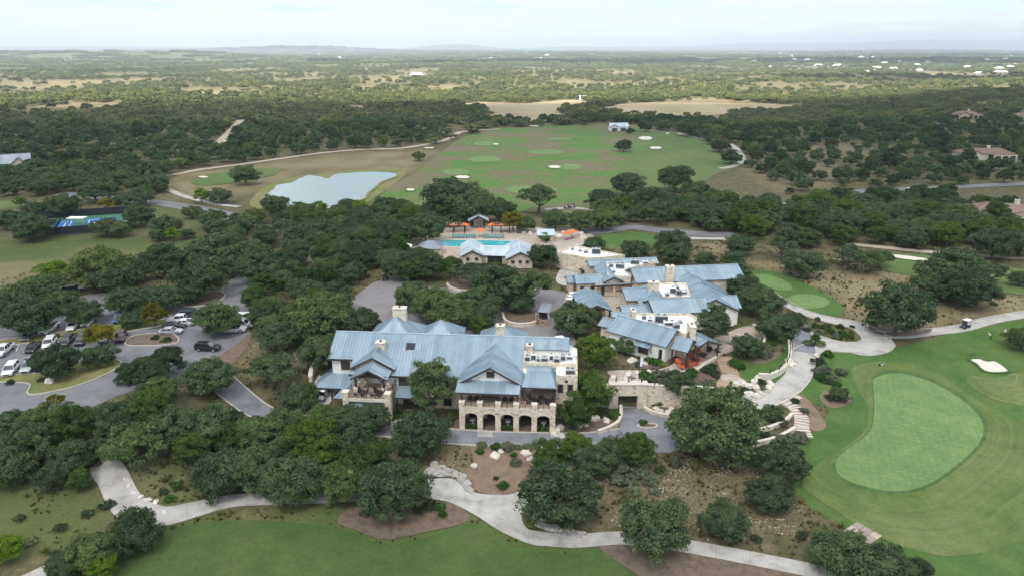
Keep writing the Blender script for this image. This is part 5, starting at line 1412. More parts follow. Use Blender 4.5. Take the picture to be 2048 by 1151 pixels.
def villa(label, px, py, w, rz, wall='cream_stucco', arches=3, s=1.0):
    p = ground(px, py); t = thing('villa', label, 'house', p, rz); B = Bld(t)
    metal = 'red_tile'
    hip(B, 0, 0, w / 2, 5.5 * s, 3.8, 6.2, -.6, wall, metal, k=w - 11 * s)
    B.gable((-w * .28, -7.5 * s), (-w * .28, -1), (-1, 0), 3.4, 3.4, 3.9, 5.6, mat=metal, zb=-.5, wall=wall, end=.4, inset=.4)
    hip(B, w * .24, -6.2 * s, w * .24, 3.4 * s, 3.6, 5.0, -.5, 'dark_louvre', metal, k=1.0)
    n = arches; x0, x1 = w * .02, w * .46; st = (x1 - x0) / n
    for i in range(n + 1): B.part(MB().cbox(x0 + st * i, -9.3 * s, -.5, .6, .6, 4.0), 'pier', wall)
    for i in range(n):
        a, b = x0 + st * i + .3, x0 + st * (i + 1) - .3; c = (a + b) / 2; mb = MB()
        for k in range(8):
            q0, q1 = math.pi * k / 8, math.pi * (k + 1) / 8
            mb.prism([(c - (b - a) / 2 * math.cos(q0), -9.5 * s, 2.2 + .8 * math.sin(q0)), (c - (b - a) / 2 * math.cos(q1), -9.5 * s, 2.2 + .8 * math.sin(q1)), (c - (b - a) / 2 * math.cos(q1), -9.5 * s, 3.5), (c - (b - a) / 2 * math.cos(q0), -9.5 * s, 3.5)], vec=(0, .4, 0))
        B.part(mb, 'arch', wall)
    B.window((-w * .28, -7.1 * s, .8), X, -Y_, 1.5, 1.5); B.chimney(w * .1, 0, 1.4, 4, 7.6)
    R_ = w / 2 + 3; CLEAR.append([(p.x - R_ * .9, p.y - 27), (p.x + R_ * .9, p.y - 27), (p.x + R_, p.y + 9), (p.x - R_, p.y + 9)])
    return t
villa('cream villa with red tile roof and white arched porch among oaks', 1962, 318, 30, .05)
villa('white villa with dark red roofs and stepped gables at the right edge', 2010, 440, 24, -.35, 'stucco', 2)
villa('stone villa with red roof, upper right corner, half behind oaks', 2046, 240, 22, .3, 'limestone', 2)
villa('low tan villa with red tile roof behind oaks at upper right', 1930, 236, 20, .1, 'limestone', 2)
# far white and tan houses scattered over the plain
rg = random.Random(77); k = 0
spots = [(833, 154, 26, 'long white barn roof far off in the plain'), (377, 126, 20, 'white barn below the left hills'), (308, 106, 12, 'pale hilltop house on the bare left hill')]
hm = {}
for nm, rf_, wl in (('white', 'white_membrane', 'stucco'), ('tan', 'cream_stucco', 'cream_stucco'), ('red', 'red_tile', 'stucco')):
    mb = MB(); mb.prism([(-.5, -.3, 0), (.5, -.3, 0), (.5, .3, 0), (-.5, .3, 0)], dz=.22); m1 = mb.mesh('wall', wl)
    mb = MB()
    mb.add([(-.56, -.36, .2), (.56, -.36, .2), (.56, .36, .2), (-.56, .36, .2), (-.36, 0, .4), (.36, 0, .4)], [(0, 1, 5, 4), (2, 3, 4, 5), (1, 2, 5), (3, 0, 4), (3, 2, 1, 0)])
    m2 = mb.mesh('roof', rf_); mb = MB()
    for x in (-.32, 0, .3): mb.box(x - .06, x + .06, -.304, -.3, .06, .15)
    hm[nm] = (m1, m2, mb.mesh('window', 'dark_glass'))
def far_house(px, py, size, label, nm, group=None):
    p = ground(px, py); t = thing('distant_house', label, 'house', p, rg.uniform(-.5, .5), group)
    t.scale = (size, size, size * .9)
    for n_, m_ in zip(('wall', 'roof', 'window'), hm[nm]): link(n_, m_, t)
    CLEAR.append([(p.x - size, p.y - size * 1.6), (p.x + size, p.y - size * 1.6), (p.x + size, p.y + size), (p.x - size, p.y + size)])
for px, py, s_, lb in spots: far_house(px, py, s_, lb, 'white')
for i in range(62):
    px = rg.uniform(1480, 2046); py = rg.uniform(105, 150) if px > 1700 else rg.uniform(104, 136)
    nm = rg.choice(['white', 'white', 'tan', 'red']); far_house(px, py, rg.uniform(14, 27), f'tiny {nm}-roofed house scattered in the blue suburb at upper right', nm, f'distant {nm}-roofed houses at upper right')
for i in range(14):
    nm = rg.choice(['white', 'tan']); far_house(rg.uniform(560, 1250), rg.uniform(102, 118), rg.uniform(14, 28), f'tiny {nm}-roofed house on the hazy plain below the central hills', nm, f'distant {nm}-roofed houses below the central hills')
# ------------------------------------------------------------------ terraces, walls, steps
sheet('restaurant_terrace', [(1215, 742), (1262, 740), (1300, 741), (1335, 733), (1352, 722), (1372, 700), (1400, 682), (1440, 672), (1480, 655), (1520, 652), (1530, 668), (1505, 690), (1470, 700), (1440, 712), (1415, 722), (1392, 740), (1372, 746), (1330, 746), (1285, 752), (1235, 756)], 'terrace_paving', .1, 1.0)
sheet('mulch_bed', [(1235, 758), (1290, 754), (1372, 748), (1420, 724), (1440, 730), (1440, 752), (1380, 772), (1300, 778), (1240, 782)], 'mulch', .08, 1.0)
sheet('mulch_bed', [(1262, 722), (1300, 716), (1335, 722), (1330, 734), (1290, 738), (1266, 738)], 'mulch', .16, 1.0)
sheet('mulch_bed', [(1500, 705), (1540, 690), (1562, 690), (1560, 712), (1520, 728), (1498, 720)], 'mulch', .1, 1.0)
sheet('lawn', [(1475, 740), (1520, 726), (1562, 712), (1570, 690), (1582, 690), (1592, 730), (1575, 760), (1530, 762), (1490, 770), (1470, 760)], 'lawn_turf', .08, 1.0)
def wall_line(label, pts, w, h, mat='limestone', cap=True, name='retaining_wall', px=True, base=-.6, step=1.2, top=None):
    p = smooth_open([(q.x, q.y) for q in wpoly(pts)] if px else pts, step)
    t = tag(link(name, None, None, (p[0][0], p[0][1], float(H(*p[0])))), label, 'wall'); o = t.location
    rows, crow = [], []
    for i in range(len(p)):
        d = (p[min(len(p) - 1, i + 1)] - p[max(0, i - 1)]).normalized(); n = Vector((-d.y, d.x)) * w / 2
        z = float(H(p[i].x, p[i].y)); zt = (z + h) if top is None else top
        a, b = p[i] - n, p[i] + n; c, e = p[i] - n * 1.25, p[i] + n * 1.25
        rows.append([(a.x - o.x, a.y - o.y, z + base - o.z), (a.x - o.x, a.y - o.y, zt - o.z), (b.x - o.x, b.y - o.y, zt - o.z), (b.x - o.x, b.y - o.y, z + base - o.z)])
        crow.append([(c.x - o.x, c.y - o.y, zt - o.z + .005), (c.x - o.x, c.y - o.y, zt - o.z + .13), (e.x - o.x, e.y - o.y, zt - o.z + .13), (e.x - o.x, e.y - o.y, zt - o.z + .005)])
    MB().loft(rows).build('wall', mat, t)
    if cap and mat != 'dry_stone':
        k = 0
        while k < len(crow) - 1:
            j = min(len(crow) - 1, k + 2); MB().loft(crow[k:j + 1]).build('capstone', 'cap_stone', t); k = j
    return t, p
sheet('service_yard', [(1112, 562), (1128, 532), (1172, 522), (1192, 546), (1150, 552), (1140, 572)], 'concrete', .1, 1.5)
sheet('courtyard', [(1130, 604), (1150, 572), (1190, 566), (1275, 562), (1300, 600), (1260, 640), (1215, 640), (1190, 600)], 'terrace_paving', .1, 1.5)
# cart tunnel under the terrace
tun = thing('cart_tunnel', 'limestone portal of a dark cart tunnel running under the restaurant terrace', 'tunnel', (20.9, 112.6, 0)); Tb = Bld(tun)
Tb.part(MB().box(-3.4, -1.75, -.45, .9, -.5, 4.75), 'pier', 'limestone'); Tb.part(MB().box(1.75, 3.4, -.45, .9, -.5, 4.75), 'pier', 'limestone')
Tb.part(MB().box(-1.75, 1.75, -.45, .9, 2.75, 4.75), 'wall', 'limestone'); Tb.part(MB().box(-1.95, 1.95, -.52, -.45, 2.62, 3.0), 'lintel', 'cap_stone')
Tb.part(MB().box(-3.5, 3.5, -.6, 1.0, 4.755, 4.95), 'cap', 'cap_stone')
Tb.part(MB().box(-2.0, -1.8, .92, 9, -.5, 2.9), 'side_wall', 'dry_stone'); Tb.part(MB().box(1.8, 2.0, .92, 9, -.5, 2.9), 'side_wall', 'dry_stone'); Tb.part(MB().box(-2.0, 2.0, .92, 9, 2.92, 3.1), 'ceiling', 'dry_stone'); Tb.part(MB().box(-1.78, 1.78, -.4, 9, -.2, .14), 'floor', 'old_asphalt')
Tb.part(MB().box(-2, 2, 8.9, 9.1, -.5, 3), 'back_wall', 'dark_louvre')
wall_line('limestone retaining wall left of the tunnel portal', [(9.5, 113.0), (13, 113.0), (17.45, 112.9)], .7, 0, px=False, top=4.45)
wall_line('limestone retaining wall right of the tunnel portal', [(24.35, 112.9), (28, 112.7), (32, 112.2), (36, 111.4)], .7, 0, px=False, top=4.45)
wall_line('low curved stone kerb wall left of the forecourt', [(1196, 868), (1222, 858), (1238, 846), (1242, 830), (1241, 816)], .45, .7)
wall_line('low curved stone kerb wall right of the forecourt', [(1288, 818), (1302, 826), (1322, 832), (1352, 836)], .45, .55)
wt, wp = wall_line('curved white retaining wall with black railing beside the cart path', [(1577, 688), (1579, 712), (1573, 736), (1557, 750), (1538, 758), (1516, 757)], .5, 1.1, 'cap_stone')
wall_line('lower curved terrace wall beside the stone steps', [(1500, 893), (1540, 884), (1570, 872), (1590, 860)], .45, .7)
wall_line('upper curved terrace wall beside the stone steps', [(1500, 868), (1540, 858), (1568, 846), (1583, 832)], .45, .6)
wall_line('curved white seat wall at the right end of the restaurant terrace', [(1506, 652), (1522, 664), (1529, 680), (1524, 692), (1512, 698)], .45, .55, 'cap_stone')
wall_line('low white stone wall edging the orange-chair terrace', [(1374, 752), (1392, 744), (1412, 730), (1432, 718), (1438, 712)], .5, .6, 'cap_stone')
wall_line('stepped stone retaining wall at the left end of the clubhouse', [(648, 708), (634, 732), (625, 752), (622, 770)], .6, 1.8)
wall_line('low stone wall below the round oak at the bottom path', [(1090, 1058), (1120, 1062), (1172, 1070)], .5, .45, 'dry_stone')
wall_line('curved tan stone planter wall in the back court', [(1006, 632), (1010, 645), (1030, 653), (1060, 652), (1080, 644), (1083, 634)], .4, .8)
wall_line('low oval planter wall before the pool house', [(894, 570), (905, 580), (940, 586), (985, 584), (1020, 577)], .4, .6)
sheet('planting_bed', ell(1044, 634, 38, 14), 'mulch', .35, 1.2)
sheet('planting_bed', [(894, 568), (910, 556), (950, 552), (1010, 560), (1020, 575), (985, 582), (920, 580)], 'mulch', .3, 1.2)
def fence_posts(label, pts, h, lift=0, group=None, px=False, wire=True, gap=2.2, mat='black_metal', rails=(.35, .7, 1.0)):
    p = [Vector(q[:2]) for q in pts]; t = thing('railing', label, 'railing', (p[0].x, p[0].y, 0))
    acc = 0; posts = [p[0]]
    for i in range(1, len(p)):
        acc += (p[i] - p[i - 1]).length
        if acc >= gap: posts.append(p[i]); acc = 0
    o = p[0]
    for q in posts:
        z = (float(H(q.x, q.y)) if lift is not None else 0) + (lift or 0)
        MB().cbox(q.x - o.x, q.y - o.y, z, .14, .14, h).build('post', mat, t)
    for f in rails:
        MB().tube([(q.x - o.x, q.y - o.y, float(H(q.x, q.y)) + (lift or 0) + h * f) for q in posts], [.025] * len(posts), 4).build('rail', mat, t)
    return t
fence_posts('black post railing on the curved white retaining wall', wp, 1.1, 1.1)
t = thing('railing', 'dark post railing above the tunnel portal and its walls', 'railing', (9.5, 113, 4.55))
for i in range(12):
    MB().cbox(i * 2.3, (0 if i < 4 else (-.1 if i < 7 else -.1 - (i - 6) * .28)), -.1 + (.45 if 4 <= i <= 6 else 0), .16, .16, 1.2).build('post', 'dark_timber', t)
for z in (.5, .9): MB().tube([(0, 0, z), (8, 0, z)], [.025, .025], 4).build('rail', 'black_metal', t); MB().tube([(8, 0, z + .3), (15.5, -.1, z + .3)], [.025, .025], 4).build('rail', 'black_metal', t); MB().tube([(15.5, -.1, z), (25.3, -1.5, z)], [.025, .025], 4).build('rail', 'black_metal', t)
# steps
def steps(name, label, px_pts, width, n, rise, mat, riser=None, part='step'):
    p = smooth_open([(q.x, q.y) for q in wpoly(px_pts)], .4); t = thing(name, label, 'stairs', (p[0].x, p[0].y, float(H(*p[0])))); o = t.location
    for i in range(n):
        k = int((len(p) - 1) * i / n); k2 = min(len(p) - 1, int((len(p) - 1) * (i + 1) / n))
        a, b = p[k], p[max(k2, k + 1) if k < len(p) - 1 else k]; d = (b - a).normalized(); m = Vector((-d.y, d.x)) * width / 2
        z0 = float(H(a.x, a.y)) + .25
        q = [(*(a - m - o.xy), z0 - o.z - .45), (*(b - m - d * .02 - o.xy), z0 - o.z - .45), (*(b + m - d * .02 - o.xy), z0 - o.z - .45), (*(a + m - o.xy), z0 - o.z - .45)]
        s_ = MB().prism(q, dz=.45).build(part, mat, t)
        if riser:
            e = b - d * .28
            q = [(*(e - m * 1.02 - o.xy), z0 - o.z + .004), (*(b - m * 1.02 - o.xy), z0 - o.z + .004), (*(b + m * 1.02 - o.xy), z0 - o.z + .004), (*(e + m * 1.02 - o.xy), z0 - o.z + .004)]
            MB().prism(q, dz=.05).build('nosing', riser, s_)
    return t
steps('stone_steps', 'curving flight of stone steps with pale edges beside the putting green', [(1566, 803), (1584, 813), (1597, 827), (1603, 842), (1603, 858), (1611, 876)], 2.4, 15, .15, 'terrace_paving', 'cap_stone')
steps('timber_steps', 'broad plank stairway descending from the restaurant terrace', [(1446, 714), (1452, 728), (1458, 742), (1462, 754)], 3.2, 16, .1, 'wood_plank', None, 'plank')
steps('timber_steps', 'narrow lower plank stairway below the terrace stair landing', [(1452, 757), (1446, 766), (1440, 776)], 2.0, 9, .1, 'wood_plank', None, 'plank')
sheet('stair_landing', [(1442, 752), (1462, 750), (1490, 762), (1486, 768), (1460, 764), (1444, 762)], 'terrace_paving', .3, .8)
t = thing('stone_pad', 'square patch of pale flagstones at the edge of the lower lawn', 'paving', ground(1717, 1072), .6)
rg = random.Random(3)
for i in range(4):
    for j in range(3):
        MB().bevbox(-2.6 + i * 1.3 + .03, -2.6 + (i + 1) * 1.3 - .03, -1.8 + j * 1.2 + .03, -1.8 + (j + 1) * 1.2 - .03, -.2, .16 + rg.uniform(0, .03), .04).build('flagstone', 'gravel' if rg.random() < .6 else 'terrace_paving', t)

# ------------------------------------------------------------------ tennis court
cor = [ground(*p) for p in ((30, 478), (262, 460), (252, 428), (72, 440))]
ct, _ = sheet('tennis_court', [(p.x, p.y) for p in cor], 'court_green', .2, 3, smooth=False, px=False)
def bil(a, b): return cor[0].lerp(cor[1], a).lerp(cor[3].lerp(cor[2], a), b)
tl = MATS['white_paint']
for k, (a0, a1) in enumerate(((.13, .46), (.56, .9))):
    q = [bil(a, b) for a, b in ((a0, .2), (a1, .2), (a1, .8), (a0, .8))]
    MB().prism([(p.x, p.y, p.z + .24) for p in q], dz=.02).build('playing_surface', 'court_blue', ct)
    def line(a, b, c, d, w=.12):
        u, v = bil(a, b), bil(c, d); n = Vector((-(v - u).y, (v - u).x)).normalized() * w
        MB().prism([(*(u.xy - n), u.z + .266), (*(v.xy - n), v.z + .266), (*(v.xy + n), v.z + .266), (*(u.xy + n), u.z + .266)], dz=.01).build('court_line', 'white_paint', ct)
    m = (a0 + a1) / 2
    for args in ((a0 + .04, .27, a1 - .04, .27), (a0 + .04, .73, a1 - .04, .73), (a0 + .04, .27, a0 + .04, .73), (a1 - .04, .27, a1 - .04, .73), (m - .07, .35, m - .07, .65), (m + .07, .35, m + .07, .65)): line(*args)
    u, v = bil(m, .2), bil(m, .8)
    nt_ = thing('tennis_net', ('left' if k == 0 else 'right') + ' net stretched across the blue tennis court', 'net', u)
    MB().prism([(0, 0, .25), (*(v - u).xy, .25), (*(v - u).xy, 1.15), (0, 0, 1.15)], vec=(.04, 0, 0)).build('mesh', 'shade_mesh', nt_)
    for q in (Vector((0, 0)), (v - u).xy): MB().cyl((q.x, q.y, .1), (q.x, q.y, 1.25), .06, n=6).build('post', 'black_metal', nt_)
fn = thing('court_fence', 'tall black windscreen fence enclosing the blue tennis courts', 'fence', cor[0])
for i in range(4):
    a, b = cor[i], cor[(i + 1) % 4]; L_ = (b - a).length; n = max(2, int(L_ / 6)); d = (b - a) / n
    for k in range(n):
        p, q = a + d * k - cor[0], a + d * (k + 1) - cor[0]
        MB().prism([(p.x, p.y, p.z + .3), (q.x, q.y, q.z + .3), (q.x, q.y, q.z + 3.0), (p.x, p.y, p.z + 3.0)], vec=Vector((d.y, -d.x, 0)).normalized() * .04).build('screen_panel', 'shade_mesh', fn)
        MB().cyl((p.x, p.y, p.z - .1), (p.x, p.y, p.z + 3.2), .06, n=6).build('post', 'black_metal', fn)
p = bil(.5, .5); sh = thing('court_shelter', 'white roofed shade shelter with red chairs between the tennis courts', 'shelter', p + Vector((0, 0, .2)))
MB().box(-3, 3, -1.6, 1.6, 2.6, 2.75).build('roof', 'white_canvas', sh)
for sx in (-1, 1):
    for sy in (-1, 1): MB().cbox(sx * 2.8, sy * 1.4, 0, .12, .12, 2.6).build('post', 'steel_unit', sh)

# ------------------------------------------------------------------ boulders
simple('boulder_stone', (.62, .575, .50), .95, .18, 1.3, bmp=.4, detail=6, rnd=.15)
simple('ledge_stone', (.36, .345, .32), .95, .3, 1.6, bmp=.5, detail=6, rnd=.2)
BM = [MB().blob((0, 0, 0), 1, i + 1, 2, .55, .62).mesh('boulder', 'boulder_stone') for i in range(5)]
LM = [MB().blob((0, 0, 0), 1, i + 21, 2, .6, .4).mesh('ledge_rock', 'ledge_stone') for i in range(3)]
rb = random.Random(9)
def boulders(where, items, meshes=BM, look='pale limestone boulder', name='boulder'):
    items = sorted(items)
    for i, (px, py, s_) in enumerate(items):
        p = ground(px, py); o = link(name, rb.choice(meshes), None, p + Vector((0, 0, s_ * .22)), rb.uniform(0, 6))
        o.scale = (s_ * rb.uniform(.9, 1.3), s_ * rb.uniform(.7, 1), s_ * rb.uniform(.75, 1.1))
        tag(o, f'{look} {where}' + (f', {nth(i, len(items))}' if len(items) > 1 else ''), 'boulder', f'boulders {where}')
boulders('above the tunnel portal', [(1226, 758, .9), (1240, 762, 1.0), (1256, 752, 1.2), (1252, 765, 1.2), (1276, 752, 1.1), (1278, 764, 1.1), (1297, 748, .9), (1264, 722, .9), (1290, 728, .8)])
boulders('beside the curved cart path', [(1463, 783, .7), (1472, 768, .8), (1500, 772, .9), (1509, 766, 1), (1512, 777, .8), (1498, 790, 1.0), (1510, 793, 1.1), (1520, 788, .8), (1534, 781, .9), (1540, 768, .9), (1537, 774, .7), (1516, 757, .9), (1482, 768, 1.0)])
boulders('on the strip outside the railed wall', [(1578, 722, .9), (1580, 730, 1.0)])
boulders('in the forecourt beds', [(1190, 838, 1.0), (1212, 842, .8), (1160, 852, .7), (1172, 850, .7), (1312, 818, .8), (1320, 824, .9), (1338, 826, .8), (1342, 818, .6)])
boulders('at the right end of the arcade', [(1108, 868, .9), (1114, 862, 1.0), (1122, 872, .7), (1118, 855, .9)])
boulders('in the gravel bed below the drive', [(990, 912, .9), (1052, 907, .8), (1062, 918, .7), (1000, 902, .6), (948, 932, .6)])
boulders('around the round pool', [(1118, 476, 1.3), (1128, 468, 1.4), (1140, 466, 1.5), (1152, 467, 1.5), (1162, 471, 1.4), (1166, 478, 1.2), (1110, 470, 1.2), (1060, 468, 1.0), (1048, 466, 1.0)])
boulders('on the lower parking island', [(100, 764, 1.1)])
boulders('among shrubs beside the lawn', [(1632, 712, .7), (1643, 728, .6), (1596, 795, .5)])
boulders('lining the left path bend', [(252, 958, .45), (258, 972, .45), (268, 986, .5), (282, 994, .45), (296, 1000, .5), (312, 1003, .45), (330, 1024, .45)])
boulders('in the rough ledge above the path junction', [(862, 945, 1.1), (878, 948, 1.2), (895, 946, 1.2), (912, 950, 1.1), (926, 958, 1.0), (934, 970, 1.0), (938, 980, .8), (880, 938, .9), (868, 930, .8)], LM, 'flat grey limestone rock', 'ledge_rock')
boulders('below the round oak by the path', [(1088, 1040, .8), (1080, 1050, .9), (1094, 1055, .8), (1110, 1058, .8), (1130, 1066, .7), (1150, 1070, .7)], LM, 'dark wet rock', 'ledge_rock')
# loose rubble nobody could count
def rubble(name, pts, n, smin, smax, mesh, label):
    poly = [(p.x, p.y) for p in wpoly(pts)]; r = np.random.default_rng(n); xs = [p[0] for p in poly]; ys = [p[1] for p in poly]
    X = r.uniform(min(xs), max(xs), n); Y = r.uniform(min(ys), max(ys), n); k = inside(X, Y, poly)
    nz = np.array([mnoise.noise((a * .22, b * .22, 4)) for a, b in zip(X, Y)]); k &= nz > .08
    X, Y = X[k], Y[k]; mb = MB()
    for i, (x, y) in enumerate(zip(X, Y)):
        s_ = smin + (smax - smin) * r.random() ** 3; z = float(H(x, y))
        a = r.uniform(0, 6.28); ca, sa = math.cos(a) * s_, math.sin(a) * s_
        mb.add([(x + ca, y + sa, z), (x - sa, y + ca * .8, z), (x - ca, y - sa, z), (x + sa, y - ca * .8, z), (x + ca * .5, y + sa * .5, z + s_ * .6), (x - ca * .4, y - sa * .4, z + s_ * .5)], [(0, 1, 4), (1, 5, 4), (1, 2, 5), (2, 3, 5), (3, 4, 5), (3, 0, 4)])
    tag(mb.build(name, mesh), label, 'rubble', kind='stuff')
simple('rubble_stone', (.44, .395, .33), .95, .2, 2)
rubble('limestone_rubble', [(1195, 900), (1330, 905), (1480, 930), (1560, 960), (1605, 1010), (1600, 1090), (1400, 1080), (1240, 1060), (1170, 1000)], 4200, .04, .2, 'rubble_stone', 'loose white limestone rubble on the dry slope')
rubble('limestone_rubble', [(860, 895), (940, 895), (930, 930), (945, 970), (1000, 985), (1040, 970), (1060, 930), (960, 890)], 700, .04, .18, 'rubble_stone', 'loose pale rubble below the drive')
rubble('limestone_rubble', [(450, 690), (560, 672), (600, 720), (560, 760), (480, 760)], 700, .04, .2, 'rubble_stone', 'loose pale rubble beside the parking lot')

# ------------------------------------------------------------------ shrubs
SHM = {'shrub': [leaf_mesh('shrub', 300 + i, 30, 40, .10, 'shrub_leaf', dict(cz=.42, az=.55, lo=-.3, cl=1.4)) for i in range(3)],
       'sage': [leaf_mesh('sage_clump', 320 + i, 30, 40, .10, 'sage_leaf', dict(cz=.36, az=.5, lo=-.2, cl=1.4)) for i in range(2)],
       'lime': [leaf_mesh('bright_shrub', 340 + i, 30, 40, .10, 'lime_leaf', dict(cz=.4, az=.5, lo=-.2, cl=1.4)) for i in range(1)],
       'dark': [leaf_mesh('dark_shrub', 360 + i, 30, 40, .10, 'juniper_leaf', dict(cz=.45, az=.6, lo=-.3, cl=1.4)) for i in range(2)]}
SHN = {'shrub': ('shrub', 'rounded green shrub'), 'sage': ('sage_clump', 'grey-green sage clump'), 'lime': ('bright_shrub', 'bright green shrub'), 'dark': ('dark_shrub', 'dark green shrub')}
def shrubs(where, items):
    bk = {}
    for it in items: bk.setdefault(it[0], []).append(it)
    for k, l in bk.items():
        l.sort(key=lambda q: q[1])
        for i, (_, px, py, s_) in enumerate(l):
            p = ground(px, py); o = link(SHN[k][0], rb.choice(SHM[k]), None, p, rb.uniform(0, 6)); o.scale = (s_, s_, s_ * rb.uniform(.8, 1.15))
            tag(o, f'{SHN[k][1]} {where}' + (f', {nth(i, len(l))}' if len(l) > 1 else ''), 'shrub', f'{SHN[k][0].replace("_", " ")} plants {where}')
shrubs('in the gravel bed below the drive', [('sage', 965, 893, .9), ('shrub', 960, 905, .8), ('shrub', 992, 898, 1.0), ('sage', 1015, 898, 1.2), ('sage', 1036, 896, .7), ('sage', 1054, 897, .9), ('shrub', 1028, 912, .7), ('sage', 1032, 928, 1.0), ('shrub', 1006, 975, .9), ('dark', 992, 958, .5)])
shrubs('in the bed by the cart turnaround', [('dark', 1615, 662, 1.0), ('sage', 1636, 668, 1.0), ('shrub', 1630, 655, .9), ('dark', 1648, 656, .8), ('shrub', 1660, 664, 1.1), ('shrub', 1684, 672, 1.1), ('sage', 1670, 675, 1.0), ('shrub', 1700, 674, .9), ('dark', 1680, 655, .8), ('dark', 1705, 655, .7), ('dark', 1634, 640, .7), ('sage', 1615, 688, 1.1), ('shrub', 1630, 680, 1.2), ('sage', 1640, 690, 1.2), ('dark', 1620, 690, .9)])
shrubs('in the rough beside the putting green', [('shrub', 1655, 712, 1.2), ('dark', 1635, 728, 1.4), ('sage', 1648, 744, 1.6), ('sage', 1636, 746, 1.3), ('sage', 1682, 748, 1.4), ('dark', 1652, 764, 1.0), ('shrub', 1640, 758, 1.2), ('sage', 1668, 760, 1.1), ('shrub', 1672, 772, 1.0), ('dark', 1662, 800, 1.1)])
shrubs('beside the stone steps', [('sage', 1608, 825, 1.0), ('dark', 1590, 806, .8), ('sage', 1598, 880, 1.6), ('sage', 1580, 885, 1.4), ('dark', 1560, 848, 1.2), ('sage', 1560, 880, 1.2), ('dark', 1530, 872, 1.0), ('shrub', 1510, 832, 1.3)])
shrubs('in front of the restaurant', [('shrub', 1300, 726, 1.2), ('shrub', 1312, 729, 1.2), ('lime', 1322, 732, .9), ('dark', 1278, 733, .9), ('shrub', 1290, 757, 1.4), ('shrub', 1300, 762, 1.3), ('sage', 1316, 752, 1.3), ('shrub', 1384, 752, 1.5), ('shrub', 1372, 756, 1.4), ('dark', 1410, 742, 1.2), ('shrub', 1424, 738, 1.2), ('dark', 1430, 752, 1.1), ('shrub', 1466, 732, 1.3), ('shrub', 1478, 736, 1.3), ('sage', 1250, 772, 1.1), ('sage', 1395, 775, 1.3), ('sage', 1416, 770, 1.3)])
shrubs('below the curved seat wall', [('sage', 1540, 700, 1.1), ('sage', 1535, 712, 1.1), ('shrub', 1548, 690, 1.0), ('sage', 1526, 715, 1.0), ('dark', 1580, 676, .9), ('dark', 1520, 768, .9), ('sage', 1528, 780, .8), ('dark', 1490, 783, .9)])
shrubs('on the dry rocky slope', [('sage', 1235, 965, 1.6), ('sage', 1255, 970, 1.6), ('sage', 1280, 950, 1.6), ('sage', 1300, 965, 1.4), ('sage', 1240, 945, 1.5), ('sage', 1265, 985, 1.3), ('dark', 1320, 945, 1.0), ('sage', 1310, 985, .9), ('dark', 1345, 1010, 1.0), ('dark', 1600, 1075, .8), ('dark', 1510, 1080, .8), ('sage', 1350, 930, 1.1)])
shrubs('in the forecourt beds', [('shrub', 1228, 835, 1.2), ('shrub', 1286, 848, .9), ('shrub', 1318, 808, 1.1), ('dark', 1308, 812, .9), ('dark', 1205, 832, 1.0)])
shrubs('along the clubhouse front', [('shrub', 788, 838, 1.1), ('shrub', 800, 832, 1.1), ('dark', 905, 838, 1.2), ('dark', 895, 850, 1.1), ('shrub', 780, 842, .9)])
shrubs('in the mulch beside the bottom fairway', [('shrub', 880, 1018, 1.0), ('dark', 860, 1015, 1.1), ('shrub', 885, 1032, .7), ('dark', 838, 1022, .9), ('dark', 730, 1030, .8)])
shrubs('in the rough at the lower left', [('dark', 215, 1012, 1.1), ('dark', 175, 1030, .9), ('sage', 60, 1085, 1.0), ('dark', 120, 1060, .9), ('shrub', 340, 1000, .8), ('dark', 40, 1040, .8), ('dark', 330, 985, .7), ('shrub', 355, 975, .9)])
shrubs('in the parking islands', [('shrub', 312, 678, 1.0), ('shrub', 335, 682, .9), ('lime', 326, 684, .7), ('dark', 20, 768, .8), ('dark', 114, 675, .7), ('dark', 86, 762, .9)])
# clipped hedges in the arcade
hx = [(PU[i] + PU[i + 1]) / 2 for i in (0, 2, 4)]
for i, u in enumerate(hx):
    r = np.random.default_rng(60 + i); n = 700
    P = r.uniform((-1.02, -.3, .0), (1.02, .3, .75), (n, 3)); f = r.integers(0, 5, n)
    P[f == 0, 2] = .75; P[f == 1, 1] = -.3; P[f == 2, 1] = .3; P[f == 3, 0] = -1.02; P[f == 4, 0] = 1.02
    U = r.normal(size=(n, 3)); U /= np.linalg.norm(U, axis=1)[:, None]; V = np.cross(U, r.normal(size=(n, 3))); V /= np.linalg.norm(V, axis=1)[:, None]
    q = np.stack([P - U * .12, P - V * .09, P + U * .12, P + V * .09], 1).reshape(-1, 3)
    me = bpy.data.meshes.new('clipped_hedge'); fast_mesh(me, q, np.arange(len(q)).reshape(-1, 4)); me.materials.append(MATS['shrub_leaf'])
    tag(link('clipped_hedge', me, None, cw(u, .35, 0), CH_A), f'low clipped hedge in the {("left", "middle", "right")[i]} furnished arch of the arcade', 'hedge', 'hedges in the arcade')

